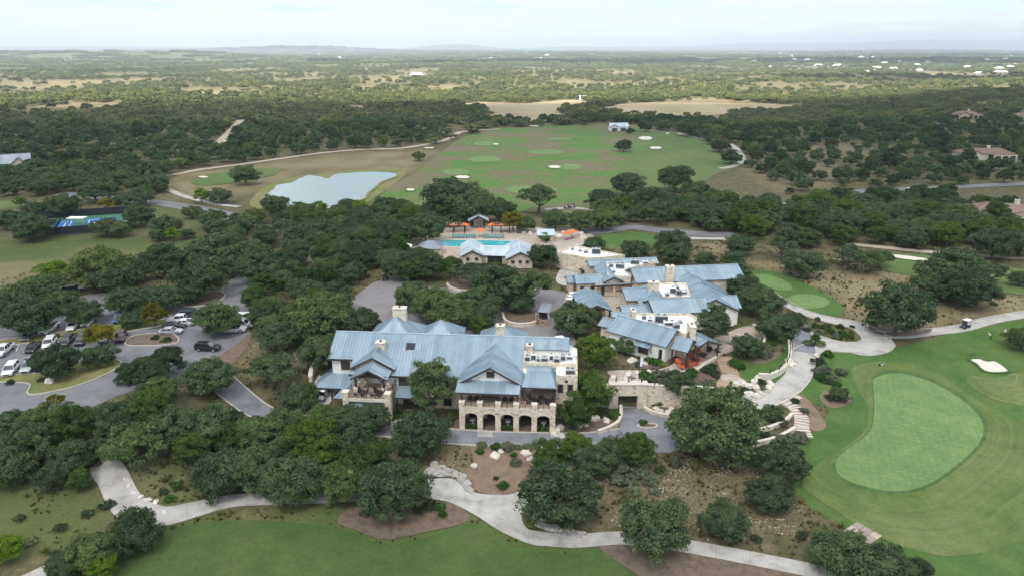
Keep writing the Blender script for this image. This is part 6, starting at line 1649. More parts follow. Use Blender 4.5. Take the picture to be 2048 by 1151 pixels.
# ------------------------------------------------------------------ roof equipment
def ac_unit(p, s_, label, group, kind=0, rz=0.0):
    t = thing('air_conditioner', label, 'air conditioner', p, rz, group); w, d, h = s_
    MB().bevbox(-w / 2, w / 2, -d / 2, d / 2, .12, h, .05).build('housing', 'steel_unit' if kind != 1 else 'white_membrane', t)
    for sx in (-1, 1): MB().box(sx * w * .36 - .06, sx * w * .36 + .06, -d / 2, d / 2, 0, .118).build('skid', 'dark_louvre', t)
    MB().box(-w / 2 + .1, w / 2 - .1, -d / 2 - .02, -d / 2, .25, h - .2).build('grille', 'dark_louvre', t)
    for k in range(1 if w < 1.6 else 2):
        x = 0 if w < 1.6 else (-w / 4, w / 4)[k]
        f = MB().cyl((x, 0, h), (x, 0, h + .12), min(d, w) * .3, n=12).build('fan_cowl', 'steel_unit', t)
        MB().cyl((x, 0, h + .125), (x, 0, h + .14), min(d, w) * .24, n=12).build('fan', 'dark_louvre', f)
    return t
cl = [(10.9, 10.3, .9, .9, 1.1), (12.0, 10.8, 1.0, .8, 1.3), (12.9, 10.2, .7, .7, .9), (14.0, 10.5, 1.2, 1.0, .9), (15.2, 11.0, .8, .8, 1.2), (16.2, 10.2, 1.1, .9, 1.0), (17.3, 11.2, .9, .9, 1.1), (18.5, 11.6, 1.2, 1.0, .9)]
for i, (u, v, w, d, h) in enumerate(cl): ac_unit(cw(u, v, 8.385), (w, d, h), f'rooftop unit behind the clubhouse parapet, {nth(i, len(cl))}', 'rooftop units on the clubhouse', i % 3, CH_A)
ac_unit(cw(18.6, 6.6, 8.0), (1.6, 1.2, 1.0), 'lone rooftop unit on the lower white roof at the clubhouse right end', 'rooftop units on the clubhouse', 0, CH_A)
def ac_px(items, where, z):
    items = sorted(items)
    for i, (px, py, w, d, h) in enumerate(items):
        ac_unit(at(px, py, z), (w, d, h), f'rooftop unit {where}, {nth(i, len(items))}', f'rooftop units {where}', i % 3, rg.uniform(-.3, .1))
ac_px([(1322, 644, 2.6, 1.4, 1.7), (1338, 650, 2.2, 1.3, 1.0), (1300, 642, 1.0, 1.0, .8), (1352, 656, 1.3, 1.0, 1.1), (1310, 650, 1.0, .9, .6), (1288, 637, .9, .9, .9), (1360, 645, .9, .8, .6)], 'on the front restaurant flat roof', 8.98)
ac_px([(1345, 586, 1.4, 1.2, 1.5), (1357, 590, 1.3, 1.2, 1.4), (1352, 581, 1.2, 1.0, 1.2), (1366, 588, 1.6, 1.1, .9), (1334, 592, .9, .8, .8)], 'on the middle restaurant flat roof', 9.08)
ac_px([(1240, 536, 2.2, 1.4, 1.3), (1222, 534, 1.0, .9, 1.0), (1270, 528, 2.2, 1.3, 1.3), (1228, 545, .9, .9, .8), (1290, 528, 1.4, 1, .9)], 'on the shop wing flat roof', 8.68)
ac_px([(1192, 507, 2.4, 1.6, 1.6), (1160, 503, 1.0, .9, .8), (1172, 506, 1.2, .9, .8), (1145, 500, .8, .8, .7)], 'on the far white flat roof', 8.28)

# ------------------------------------------------------------------ furniture
def chair(p, rz, mat, label, group, s_=1.0, lean=.25):
    t = thing('chair', label, 'chair', p, rz, group)
    MB().box(-.3 * s_, .3 * s_, -.3 * s_, .3 * s_, .36, .46).build('seat', mat, t)
    MB().prism([(-.3 * s_, .26 * s_, .46), (.3 * s_, .26 * s_, .46), (.3 * s_, .26 * s_ + lean, 1.05), (-.3 * s_, .26 * s_ + lean, 1.05)], vec=(0, .07, 0)).build('backrest', mat, t)
    for sx in (-1, 1):
        MB().box(sx * .3 * s_ - .04 + sx * .045, sx * .3 * s_ + .04 + sx * .045, -.3 * s_, .3 * s_, .62, .68).build('armrest', mat, t)
        for sy in (-1, 1): MB().cbox(sx * .26 * s_, sy * .26 * s_, 0, .06, .06, .36).build('leg', mat, t)
    return t
def table(p, r, label, group=None, mat='black_metal', h=.74):
    t = thing('round_table', label, 'table', p, 0, group)
    MB().cyl((0, 0, h - .05), (0, 0, h), r, n=20).build('tabletop', mat, t); MB().cyl((0, 0, .05), (0, 0, h - .052), .06, n=8).build('pedestal', mat, t); MB().cyl((0, 0, 0), (0, 0, .048), r * .5, r * .4, n=14).build('base', mat, t)
def setof(fu, fv, z, n, where, group, cm='black_metal', r=.62):
    p = cw(fu, fv, z); table(p, r, f'dark round table {where}', 'tables on the clubhouse terraces')
    for k in range(n):
        a = k * 2 * math.pi / n + .5; q = p + Vector((math.cos(a) * (r + .35), math.sin(a) * (r + .35), 0))
        chair(q, a - math.pi / 2, cm, f'dark metal chair around the table {where}', group, .9, .12)
setof(-17.7, 2.5, 4.5, 4, 'at the left of the gabled deck', 'chairs at the left deck table'); setof(-14.8, 2.6, 4.5, 4, 'at the right of the gabled deck', 'chairs at the right deck table')
setof(12.4, 2.4, 4.27, 4, 'at the left of the roofed corner terrace', 'chairs at the left corner terrace table'); setof(14.6, 2.4, 4.27, 4, 'at the right of the roofed corner terrace', 'chairs at the right corner terrace table')
for i, (u, v) in enumerate(((-18.2, 5.6), (-17.3, 6.3), (-14.6, 6.0), (-13.4, 5.2))): chair(cw(u, v, 4.5), CH_A + (2.5, 3.1, 3.1, 3.8)[i] - math.pi, 'cream_stucco', f'cushioned lounge chair under the deck gable, {nth(i, 4)}', 'lounge chairs under the deck gable', 1.2)
for i, u in enumerate((1.5, 2.7, 7.5, 8.7)): chair(cw(u, 2.3, 4.27), CH_A, 'dark_timber', f'dark timber rocking chair on the balcony, {nth(i, 4)}', 'rocking chairs on the balcony', 1.05)
for i, u in enumerate(hx):
    p = cw(u, 1.9, .06); table(p, .5, f'small white table in the {("left", "middle", "right")[i]} arch of the arcade', 'white arcade tables', 'white_paint')
    for s_ in (-1, 1): chair(cw(u + s_ * .85, 2.0, .06), CH_A - s_ * math.pi / 2, 'brown_shutter', f'{("left", "right")[s_ > 0]} brown chair in the {("left", "middle", "right")[i]} arch', 'brown arcade chairs', .95)
oc = [(1357, 729, .3), (1375, 726, 2.4), (1384, 717, -.4), (1398, 722, 1.6), (1399, 708, .2), (1381, 736, 2.9), (1390, 730, 3.6), (1364, 738, 1.2)]
for i, (px, py, a) in enumerate(sorted(oc)): chair(ground(px, py) + Vector((0, 0, .1)), a, 'orange_paint', f'bright orange armchair on the restaurant terrace, {nth(i, len(oc))}', 'orange terrace armchairs', 1.5, .35)
for i, (px, py) in enumerate(((1369, 734), (1390, 724), (1407, 713))): table(ground(px, py) + Vector((0, 0, .1)), .85, f'dark round table among orange chairs, {nth(i, 3)}', 'dark terrace tables', 'brown_shutter', .6)
for i, (px, py, a) in enumerate(((1428, 700, 1.0), (1436, 707, .3), (1440, 697, 2.0), (1418, 704, -.6), (1462, 688, .4), (1470, 682, 1.8))): chair(ground(px, py) + Vector((0, 0, .1)), a, 'black_metal' if i % 2 else 'steel_unit', f'grey outdoor armchair by the stair head, {nth(sorted((1428, 1436, 1440, 1418, 1462, 1470)).index(px), 6)}', 'grey terrace armchairs', 1.3)
def umbrella(p, label, r=1.6, h=2.5):
    t = thing('parasol', label, 'umbrella', p, 0, 'orange pool umbrellas'); mb = MB(); n = 8
    ring = lambda q, z: [(q * math.cos(2 * math.pi * i / n), q * math.sin(2 * math.pi * i / n), z) for i in range(n)]
    mb.loft([ring(r, h - .35), ring(r * .55, h), ring(.03, h + .35)]); mb.build('canopy', 'orange_canvas', t)
    MB().cyl((0, 0, 0), (0, 0, h + .4), .035, n=6).build('pole', 'white_paint', t); MB().cyl((0, 0, 0), (0, 0, .12), .35, n=10).build('base', 'black_metal', t)
um = [(907, 464), (930, 463), (961, 474), (983, 463), (1003, 464), (1133, 480), (1145, 476)]
for i, (px, py) in enumerate(um): umbrella(ground(px, py) + Vector((0, 0, .1)), f'orange parasol beside the pools, {nth(i, len(um))}')
def lounger(p, label, i):
    t = thing('sun_lounger', label, 'sun lounger', p, 0, 'pool loungers')
    MB().box(-.35, .35, -1.0, .45, .28, .38).build('mattress', 'cushion_teal', t)
    MB().prism([(-.35, .45, .3), (.35, .45, .3), (.35, .95, .8), (-.35, .95, .8)], vec=(0, -.07, .07)).build('backrest', 'cushion_teal', t)
    for sx in (-1, 1):
        for y in (-.9, .5): MB().cbox(sx * .3, y, 0, .06, .06, .28).build('leg', 'white_paint', t)
lx = [906 + i * 5.4 for i in range(9)] + [968 + i * 5.4 for i in range(8)]
for i, px in enumerate(lx): lounger(ground(px, 475.5) + Vector((0, 0, .12)), f'teal cushioned lounger in the row beyond the long pool, {nth(i, len(lx))}', i)
# flagpole
fp = thing('flagpole', 'flagpole with a hanging white flag above the tunnel portal', 'flagpole', ground(1277, 764))
MB().cyl((0, 0, 0), (0, 0, 5.2), .07, .04, 8).build('pole', 'black_metal', fp); MB().cbox(0, 0, 0, .4, .4, .25).build('base', 'cap_stone', fp)
mb = MB(); rows = []
for i in range(6): rows.append([(.05 + .1 * k + .03 * math.sin(i), .08 * math.sin(k * 1.4 + i * .4), 5.0 - i * .36) for k in range(6)])
mb.add([p for r_ in rows for p in r_], [(a * 6 + b, a * 6 + b + 1, (a + 1) * 6 + b + 1, (a + 1) * 6 + b) for a in range(5) for b in range(5)]); fl = mb.build('flag', 'white_canvas', fp)
# picket fence by the practice lawn
fence_posts('pale post fence behind the far white flat roof', [tuple(ground(1195 + 6 * i, 492 + 1.7 * i)[:2]) for i in range(12)], 1.3, 0, gap=1.0, mat='wood_plank')

# ------------------------------------------------------------------ vehicles
def paint(name, col, metal=.2):
    m, t, b = nmat(name); n = noise_n(t, 2.5, 3, obj=True)
    L(t, ramp(t, n.outputs['Fac'], [(.3, [c * .9 for c in col]), (.7, [min(1, c * 1.05) for c in col])]).outputs[0], b.inputs['Base Color'])
    b.inputs['Metallic'].default_value = metal; b.inputs['Roughness'].default_value = .3; b.inputs['Coat Weight'].default_value = .6
for n_, c_ in (('white', (.78, .79, .8)), ('black', (.016, .016, .019)), ('silver', (.45, .47, .5)), ('grey', (.12, .125, .135)), ('blue', (.05, .11, .25)), ('red', (.22, .025, .022)), ('maroon', (.06, .018, .018)), ('navy', (.025, .04, .08))): paint('paint_' + n_, c_)
simple('rubber', (.018, .018, .018), .85, .2, 8); simple('rim_metal', (.5, .5, .52), .35, .1, 5, metal=.7)
simple('lamp_lens', (.75, .76, .78), .2, .05, 5); simple('tail_lens', (.35, .02, .015), .3, .1, 5)
SPEC = {  # sections: x, half width, bottom, top;  cabin: rear foot, rear top, front top, front foot, belt, roof
    'sedan': dict(L=4.85, W=1.84, sec=[(-2.42, .72, .42, .78), (-2.3, .86, .3, .95), (-1.5, .92, .22, 1.0), (-.5, .92, .22, .98), (.9, .92, .22, .94), (1.8, .88, .24, .84), (2.3, .8, .3, .72), (2.42, .66, .42, .62)], cab=(-1.9, -1.05, .25, 1.15, .95, 1.45), wheels=(-1.4, 1.45), wr=.33),
    'suv': dict(L=4.95, W=1.96, sec=[(-2.47, .86, .5, 1.0), (-2.4, .95, .36, 1.1), (-1.4, .98, .28, 1.12), (-.4, .98, .28, 1.1), (1.1, .98, .28, 1.08), (1.9, .95, .3, 1.02), (2.38, .88, .36, .92), (2.47, .74, .5, .8)], cab=(-2.42, -2.15, .45, 1.2, 1.08, 1.76), wheels=(-1.5, 1.5), wr=.38),
    'pickup': dict(L=5.8, W=2.0, sec=[(-2.9, .92, .55, 1.1), (-2.84, .98, .45, 1.16), (-.9, 1.0, .38, 1.16), (.0, 1.0, .36, 1.14), (1.5, 1.0, .36, 1.14), (2.3, .97, .38, 1.1), (2.82, .92, .44, .98), (2.9, .8, .55, .9)], cab=(-.95, -.8, .85, 1.55, 1.12, 1.86), wheels=(-1.85, 1.85), wr=.41, bed=(-2.75, -1.05)),
}
def car(kind, col, p, rz, label, group):
    s_ = SPEC[kind]; t = thing({'sedan': 'sedan', 'suv': 'sport_utility_vehicle', 'pickup': 'pickup_truck'}[kind], label, 'car' if kind != 'pickup' else 'truck', p, rz, group)
    mb = MB(); rings = []
    for x, w, zb, zt in s_['sec']:
        m_ = zb + (zt - zb) * .55
        rings.append([(x, -w * .9, zb), (x, -w, m_), (x, -w * .97, zt - .06), (x, -w * .86, zt), (x, w * .86, zt), (x, w * .97, zt - .06), (x, w, m_), (x, w * .9, zb)])
    mb.loft(rings); body = mb.build('body', 'paint_' + col, t)
    rb_, rt_, ft_, ff_, zb, zt = s_['cab']; w0 = s_['W'] / 2 * .9; w1 = s_['W'] / 2 * .74
    q = [(rb_, -w0, zb - .02), (ff_, -w0, zb - .02), (ff_, w0, zb - .02), (rb_, w0, zb - .02)]; r_ = [(rt_, -w1, zt - .05), (ft_, -w1, zt - .05), (ft_, w1, zt - .05), (rt_, w1, zt - .05)]
    MB().loft([q, r_]).build('window', 'car_glass', t)
    mb = MB(); mb.loft([[(rt_ - .05, -w1 - .03, zt - .06), (ft_ + .05, -w1 - .03, zt - .06), (ft_ + .05, w1 + .03, zt - .06), (rt_ - .05, w1 + .03, zt - .06)], [(rt_ + .1, -w1 + .08, zt + .02), (ft_ - .1, -w1 + .08, zt + .02), (ft_ - .1, w1 - .08, zt + .02), (rt_ + .1, w1 - .08, zt + .02)]])
    for sy in (-1, 1):       # pillars
        for (a, za), (b, zb2) in (((rb_, zb), (rt_, zt - .05)), ((ff_, zb), (ft_, zt - .05)), (((rb_ + ff_) / 2 - .1, zb), ((rt_ + ft_) / 2 - .1, zt - .05))):
            mb.tube([(a, sy * (w0 + .01), za), (b, sy * (w1 + .01), zb2)], [.045, .045], 4)
    mb.build('roof', 'paint_' + col, t)
    if 'bed' in s_: MB().box(s_['bed'][0], s_['bed'][1], -.78, .78, 1.1, 1.175).build('cargo_bed', 'rubber', t)
    for x in s_['wheels']:
        for sy in (-1, 1):
            yo = sy * (s_['W'] / 2 - .1); r_ = s_['wr']
            wv = MB().cyl((x, yo - .13, r_), (x, yo + .13, r_), r_, n=14).build('wheel', 'rubber', t)
            MB().cyl((x, yo + sy * .132, r_), (x, yo + sy * .145, r_), r_ * .62, n=10).build('rim', 'rim_metal', wv)
    xf, xr = s_['sec'][-2][0], s_['sec'][1][0]; zf = s_['sec'][-2][3] - .16
    for sy in (-1, 1):
        MB().box(xf - .05, xf + .06, sy * .68 - .17, sy * .68 + .17, zf - .08, zf + .06).build('headlight', 'lamp_lens', t)
        MB().box(xr - .09, xr + .02, sy * .76 - .12, sy * .76 + .12, s_['sec'][1][3] - .3, s_['sec'][1][3] - .08).build('tail_light', 'tail_lens', t)
        MB().cbox((rb_ * .2 + ff_ * .8), sy * (w0 + .12), zb + .02, .14, .2, .14).build('mirror', 'paint_' + col, t)
    MB().box(xf + .02, xf + .1, -.45, .45, zf - .25, zf + .02).build('grille', 'rubber', t)
    return t
down = rad(-78)
CARS = [('pickup', 'white', 9, 706, down, 'white pickup at the left edge of the lower parking row'), ('sedan', 'black', 68, 699, down, 'black sedan in the lower parking row left of a white car'),
        ('suv', 'white', 100, 692, rad(-70), 'white car in the lower parking row between two black cars'), ('pickup', 'black', 137, 686, down, 'black pickup in the lower parking row'),
        ('suv', 'black', 165, 685, down, 'black car beside the yellowing tree in the lower parking row'), ('sedan', 'white', 209, 680, rad(-70), 'white sedan half behind the yellowing tree'),
        ('pickup', 'maroon', 243, 678, rad(-68), 'dark maroon pickup at the end of the lower parking row'), ('suv', 'white', 23, 745, rad(-72), 'white car facing out by the lower left island'),
        ('suv', 'silver', 60, 739, rad(-76), 'silver car facing out under the lower island oak'), ('suv', 'silver', 105, 630, down, 'silver car in the upper parking row'),
        ('pickup', 'white', 100, 662, rad(-85), 'white truck seen from behind in the upper parking row'), ('sedan', 'white', 148, 656, down, 'white sedan half hidden by oaks in the upper parking row'),
        ('suv', 'blue', 240, 642, down, 'blue car under oaks in the upper parking row'), ('sedan', 'silver', 342, 667, rad(8), 'silver sedan nearest in the side-on parking group'),
        ('sedan', 'black', 349, 656, rad(8), 'black sedan behind the silver one in the side-on group'), ('pickup', 'white', 363, 644, rad(190), 'white pickup in the side-on parking group'),
        ('suv', 'navy', 384, 632, rad(8), 'dark blue car farthest in the side-on parking group'), ('sedan', 'white', 372, 650, rad(8), 'white sedan tucked beside the white pickup'),
        ('pickup', 'white', 466, 664, rad(4), 'large white pickup under the spreading lot oak'), ('suv', 'white', 486, 654, rad(4), 'white car behind the large white pickup'),
        ('suv', 'white', 497, 640, rad(4), 'white car farthest right in the parking lot'), ('suv', 'black', 417, 700, rad(-4), 'black sport utility vehicle parked alone in the open aisle'),
        ('sedan', 'red', 106, 607, rad(60), 'red car in the upper left lot'), ('suv', 'grey', 148, 584, rad(20), 'grey car in the far upper left lot'),
        ('pickup', 'white', 940, 600, rad(60), 'white pickup parked between oaks in the back court'), ('suv', 'grey', 1818, 384, rad(40), 'dark grey car on the right-hand road'),
        ('suv', 'white', 178, 648, down, 'white car deep in shade of the upper parking oaks'), ('sedan', 'grey', 60, 676, rad(-80), 'grey sedan under the left lot oaks')]
for k_, c_, px, py, a, lb in CARS: car(k_, c_, ground(px, py) + Vector((0, 0, .09)), a, lb, 'cars in the parking lot' if px < 600 else None)
# painted bays under the lower parking row
for k in range(13):
    a, b = ground(-8 + k * 20, 706 - k * 2.1), ground(-2 + k * 20, 693 - k * 1.9); n_ = Vector((-(b - a).y, (b - a).x)).normalized() * .07
    MB().prism([(*(q.xy + n_ * s_), q.z + .085) for q, s_ in ((a, -1), (b, -1), (b, 1), (a, 1))], dz=.012).build('bay_line', 'white_paint', park)
# box trailer being unloaded in the back court
tr = thing('box_trailer', 'white box trailer with open rear doors in the back court', 'trailer', ground(1089, 640) + Vector((0, 0, .09)), rad(-100))
MB().box(-2.8, 2.8, -1.1, -1.04, .7, 2.9).build('side_panel', 'paint_white', tr); MB().box(-2.8, 2.8, 1.04, 1.1, .7, 2.9).build('side_panel', 'paint_white', tr); MB().bevbox(-2.8, 2.8, -1.1, 1.1, 2.9, 3.02, .04).build('roof', 'grey_metal', tr); MB().box(-2.8, 2.8, -1.1, 1.1, .6, .7).build('floor', 'wood_plank', tr); MB().box(-2.8, -2.74, -1.04, 1.04, .7, 2.9).build('front_panel', 'paint_white', tr)
for sy in (-1, 1):
    MB().box(2.8, 3.6, sy * 1.5 - .03, sy * 1.5 + .03, .7, 2.9).build('door', 'paint_white', tr)
    for x in (-.5, .4):
        wv = MB().cyl((x, sy * 1.05 - .12, .36), (x, sy * 1.05 + .12, .36), .36, n=12).build('wheel', 'rubber', tr); MB().cyl((x, sy * 1.18, .36), (x, sy * 1.19, .36), .2, n=8).build('rim', 'rim_metal', wv)
rgb = random.Random(4)
for i in range(4):
    o = MB().bevbox(-.3, .3, -.25, .25, 0, .45, .02).build('cardboard_box', 'wood_plank', None, loc=ground(1080 + i * 6, 649 + (i % 2) * 2) + Vector((0, 0, .09)), rz=rgb.uniform(0, 1)); tag(o, f'cardboard box on the paving behind the trailer, {nth(i, 4)}', 'box', 'boxes by the trailer')
tl_ = thing('utility_trailer', 'low dark utility trailer beside the white pickup in the back court', 'trailer', ground(964, 604) + Vector((0, 0, .09)), rad(65))
MB().box(-1.6, 1.6, -.8, .8, .5, .58).build('bed', 'black_metal', tl_); MB().tube([(-1.6, 0, .5), (-2.6, 0, .45)], [.05, .05], 5).build('drawbar', 'black_metal', tl_)
for sy in (-1, 1): MB().box(-1.6, 1.6, sy * .8 - .03, sy * .8 + .03, .585, 1.1).build('side_board', 'black_metal', tl_); MB().cyl((0, sy * .9 - .1, .3), (0, sy * .9 + .1, .3), .3, n=12).build('wheel', 'rubber', tl_)

def golf_cart(p, rz, label, body='paint_white', roof='white_paint', group='golf carts'):
    t = thing('golf_cart', label, 'golf cart', p, rz, group)
    mb = MB(); mb.loft([[(-1.15, -.5, .35), (-1.15, .5, .35), (-1.15, .5, .75), (-1.15, -.5, .75)], [(-.5, -.6, .3), (-.5, .6, .3), (-.5, .6, .8), (-.5, -.6, .8)]]); mb.box(-.5, .62, -.58, .58, .3, .38)
    mb.loft([[(.62, -.58, .3), (.62, .58, .3), (.62, .5, .92), (.62, -.5, .92)], [(1.2, -.5, .36), (1.2, .5, .36), (1.2, .42, .66), (1.2, -.42, .66)]]); mb.build('body', body, t)
    MB().box(-.62, -.1, -.52, .52, .68, .82).build('seat', 'cream_stucco', t); MB().prism([(-.62, -.52, .8), (-.62, .52, .8), (-.78, .52, 1.2), (-.78, -.52, 1.2)], vec=(.1, 0, 0)).build('backrest', 'cream_stucco', t)
    MB().bevbox(-1.05, .75, -.6, .6, 1.78, 1.88, .05).build('canopy', roof, t)
    for sx, x2 in ((-.95, -.95), (.7, .6)):
        for sy in (-1, 1): MB().tube([(sx, sy * .5, .75), (x2, sy * .54, 1.8)], [.03, .03], 5).build('canopy_post', 'black_metal', t)
    MB().tube([(.55, .25, .7), (.32, .25, .98)], [.025, .025], 5).build('steering_column', 'black_metal', t); MB().cyl((.33, .25, .97), (.3, .25, 1.0), .17, n=10).build('steering_wheel', 'black_metal', t)
    MB().prism([(.64, -.48, .95), (.64, .48, .95), (.6, .48, 1.7), (.6, -.48, 1.7)], vec=(.02, 0, 0)).build('windscreen', 'dark_glass', t)
    for x in (-.8, .82):
        for sy in (-1, 1):
            wv = MB().cyl((x, sy * .55 - .1, .24), (x, sy * .55 + .1, .24), .24, n=12).build('wheel', 'rubber', t); MB().cyl((x, sy * .655, .24), (x, sy * .665, .24), .13, n=8).build('rim', 'rim_metal', wv)
    for sy in (-1, 1): MB().box(1.17, 1.22, sy * .34 - .09, sy * .34 + .09, .5, .6).build('headlight', 'lamp_lens', t)
    return t
golf_cart(ground(648, 797) + Vector((0, 0, .1)), rad(-105), 'white-roofed golf cart on the walkway at the clubhouse left end', 'paint_silver')
golf_cart(ground(1930, 655) + Vector((0, 0, .12)), rad(-150), 'dark golf cart driving on the right-hand cart path', 'paint_navy')
golf_cart(ground(771, 560) + Vector((0, 0, .1)), rad(-95), 'lone golf cart at the top of the back court', 'paint_black')
for i, (px, py) in enumerate(((1141, 612), (1144, 606), (1147, 600))): golf_cart(ground(px, py) + Vector((0, 0, .1)), rad(15), f'{("nearest", "middle", "farthest")[i]} white-roofed cart parked in the row left of the pavilion', 'paint_black')
for i, (px, py) in enumerate(((1133, 418), (1145, 417))): golf_cart(ground(px, py) + Vector((0, 0, .3)), rad(10), f'{("left", "right")[i]} of two dark carts at the driving range', 'paint_black', 'black_metal')
golf_cart(ground(1120, 690) + Vector((0, 0, .1)), rad(20), 'white-roofed cart just behind the clubhouse right end', 'paint_white')
golf_cart(ground(1163, 553) + Vector((0, 0, .1)), rad(-70), 'dark cart in the service yard of the shop wing', 'paint_black', 'black_metal')
mw = thing('utility_cart', 'small dark flatbed utility cart parked on the grass left of the clubhouse', 'utility cart', ground(601, 774), rad(10))
MB().box(-.9, .9, -.5, .5, .4, .5).build('bed', 'black_metal', mw); MB().box(.1, .4, -.45, .45, .5, .8).build('seat', 'paint_red', mw); MB().box(.6, 1.0, -.45, .45, .4, .8).build('hood', 'paint_black', mw); MB().tube([(.6, 0, .8), (.45, 0, 1.05)], [.03, .03], 5).build('steering_column', 'black_metal', mw)
for x in (-.6, .7):
    for sy in (-1, 1): MB().cyl((x, sy * .55 - .1, .25), (x, sy * .55 + .1, .25), .25, n=12).build('wheel', 'rubber', mw)
gb = thing('golf_bag', 'black and white golf bag lying at the top edge of the putting apron', 'golf bag', ground(1762, 731) + Vector((0, 0, .3)), .4)
MB().tube([(-.5, 0, .0), (.35, 0, .12)], [.19, .17], 10).build('bag', 'black_metal', gb); MB().tube([(-.3, -.16, .05), (.1, -.16, .1)], [.09, .09], 8).build('pocket', 'white_canvas', gb)
for k in range(4): MB().tube([(.3, -.08 + k * .05, .1), (.62, -.1 + k * .06, .2)], [.012, .03], 5).build('club', 'rim_metal', gb)
gb2 = thing('hole_flag', 'thin flagstick with small flag on the upper right green', 'flagstick', ground(2030, 770) + Vector((0, 0, .1)))
MB().cyl((0, 0, 0), (0, 0, 2.2), .02, n=5).build('stick', 'white_paint', gb2); MB().prism([(0, 0, 2.2), (.4, 0, 2.05), (0, 0, 1.85)], vec=(0, .01, 0)).build('flag', 'orange_canvas', gb2)

# ------------------------------------------------------------------ people
simple('skin', (.42, .25, .17), .6, .08, 6); simple('hair', (.04, .028, .02), .8, .2, 8)
for n_, c_ in (('shirt_white', (.75, .76, .78)), ('shirt_blue', (.30, .40, .58)), ('trousers_grey', (.30, .31, .34)), ('trousers_dark', (.03, .032, .04)), ('shirt_red', (.4, .06, .05))): simple(n_, c_, .85, .12, 6)
def person(p, rz, label, joints, shirt, trousers, cap=None):
    """joints: name -> (x, y, z, radius); grown with a skin modifier into one body"""
    J = joints; order = list(J); E_ = [('pelvis', 'waist'), ('waist', 'chest'), ('chest', 'neck'), ('neck', 'head'), ('head', 'crown')]
    for s_ in 'lr': E_ += [('pelvis', 'hip' + s_), ('hip' + s_, 'knee' + s_), ('knee' + s_, 'ankle' + s_), ('ankle' + s_, 'toe' + s_), ('chest', 'sho' + s_), ('sho' + s_, 'elb' + s_), ('elb' + s_, 'wri' + s_), ('wri' + s_, 'hand' + s_)] + [('hand' + s_, f'fin{k}' + s_) for k in range(5)]
    for s_ in 'lr':
        w, h = Vector(J['wri' + s_][:3]), Vector(J['hand' + s_][:3]); d = (h - w).normalized(); a = d.orthogonal().normalized()
        for k in range(5):
            ln = (.06, .085, .09, .085, .07)[k]; off = a * (-.045 + .022 * k)
            q = h + off + d * (ln if k else ln * .5) + (a * -.03 if k == 0 else Vector((0, 0, 0)))
            J[f'fin{k}' + s_] = (*q, .010)
    names = list(J); idx = {n_: i for i, n_ in enumerate(names)}
    me = bpy.data.meshes.new('person'); me.from_pydata([J[n_][:3] for n_ in names], [(idx[a], idx[b]) for a, b in E_], [])
    t = tag(link('person', me, None, p, rz), label, 'person')
    sk = t.modifiers.new('skin', 'SKIN'); sk.use_smooth_shade = True
    lay = me.skin_vertices[0] if len(me.skin_vertices) else None
    if lay is None:
        bm = bmesh.new(); bm.from_mesh(me); bm.verts.layers.skin.verify(); bm.to_mesh(me); bm.free(); lay = me.skin_vertices[0]
    for n_, i in idx.items(): lay.data[i].radius = (J[n_][3], J[n_][3]); lay.data[i].use_root = (n_ == 'pelvis')
    t.modifiers.new('sub', 'SUBSURF').levels = 1; t.modifiers['sub'].render_levels = 1
    dg = bpy.context.evaluated_depsgraph_get(); ev_ = t.evaluated_get(dg); m2 = bpy.data.meshes.new_from_object(ev_)
    t.modifiers.clear(); t.data = m2
    for mn in ('skin', shirt, trousers, 'rubber'): m2.materials.append(MATS[mn])
    pel, ch = Vector(J['pelvis'][:3]), Vector(J['chest'][:3]); nk = Vector(J['neck'][:3])
    pts = {n_: Vector(J[n_][:3]) for n_ in names}
    zone = {'pelvis': 2, 'waist': 1, 'chest': 1}
    for n_ in names:
        zone.setdefault(n_, 2 if n_[:3] in ('hip', 'kne', 'ank') else 3 if n_[:3] == 'toe' else 1 if n_[:3] == 'sho' else 0)
    for f in m2.polygons:
        c = f.center; b = min(names, key=lambda q: (pts[q] - c).length - J[q][3] * .6); f.material_index = zone[b]; f.use_smooth = True
    hd = Vector(J['head'][:3]); up = (Vector(J['crown'][:3]) - hd).normalized(); fw = Vector((1, 0, 0)); sd = up.cross(fw).normalized(); fw = sd.cross(up)
    mb = MB().blob(hd + up * .055 - fw * .012, (.105, .092, .095), 3, 2, .06); mb.build('cap' if cap else 'hair', cap or 'hair', t, smooth=True)
    if cap: MB().prism([hd + up * .05 + fw * .08 - sd * .07, hd + up * .04 + fw * .19 - sd * .04, hd + up * .04 + fw * .19 + sd * .04, hd + up * .05 + fw * .08 + sd * .07], vec=up * .015).build('brim', cap, t)
    q = hd + fw * .1 - up * .02; MB().tube([hd + fw * .08 + up * .015, q], [.012, .018], 5).build('nose', 'skin', t)
    for s_ in (-1, 1):
        MB().blob(hd + fw * .088 + sd * s_ * .034 + up * .02, .011, 1, 1, 0, 1).build('eye', 'hair', t); MB().blob(hd + sd * s_ * .094, (.02, .012, .03), 1, 1, 0).build('ear', 'skin', t)
    MB().prism([hd + fw * .092 - up * .06 - sd * .025, hd + fw * .092 - up * .06 + sd * .025, hd + fw * .092 - up * .07 + sd * .02, hd + fw * .092 - up * .07 - sd * .02], vec=fw * .006).build('mouth', 'tail_lens', t)
    return t
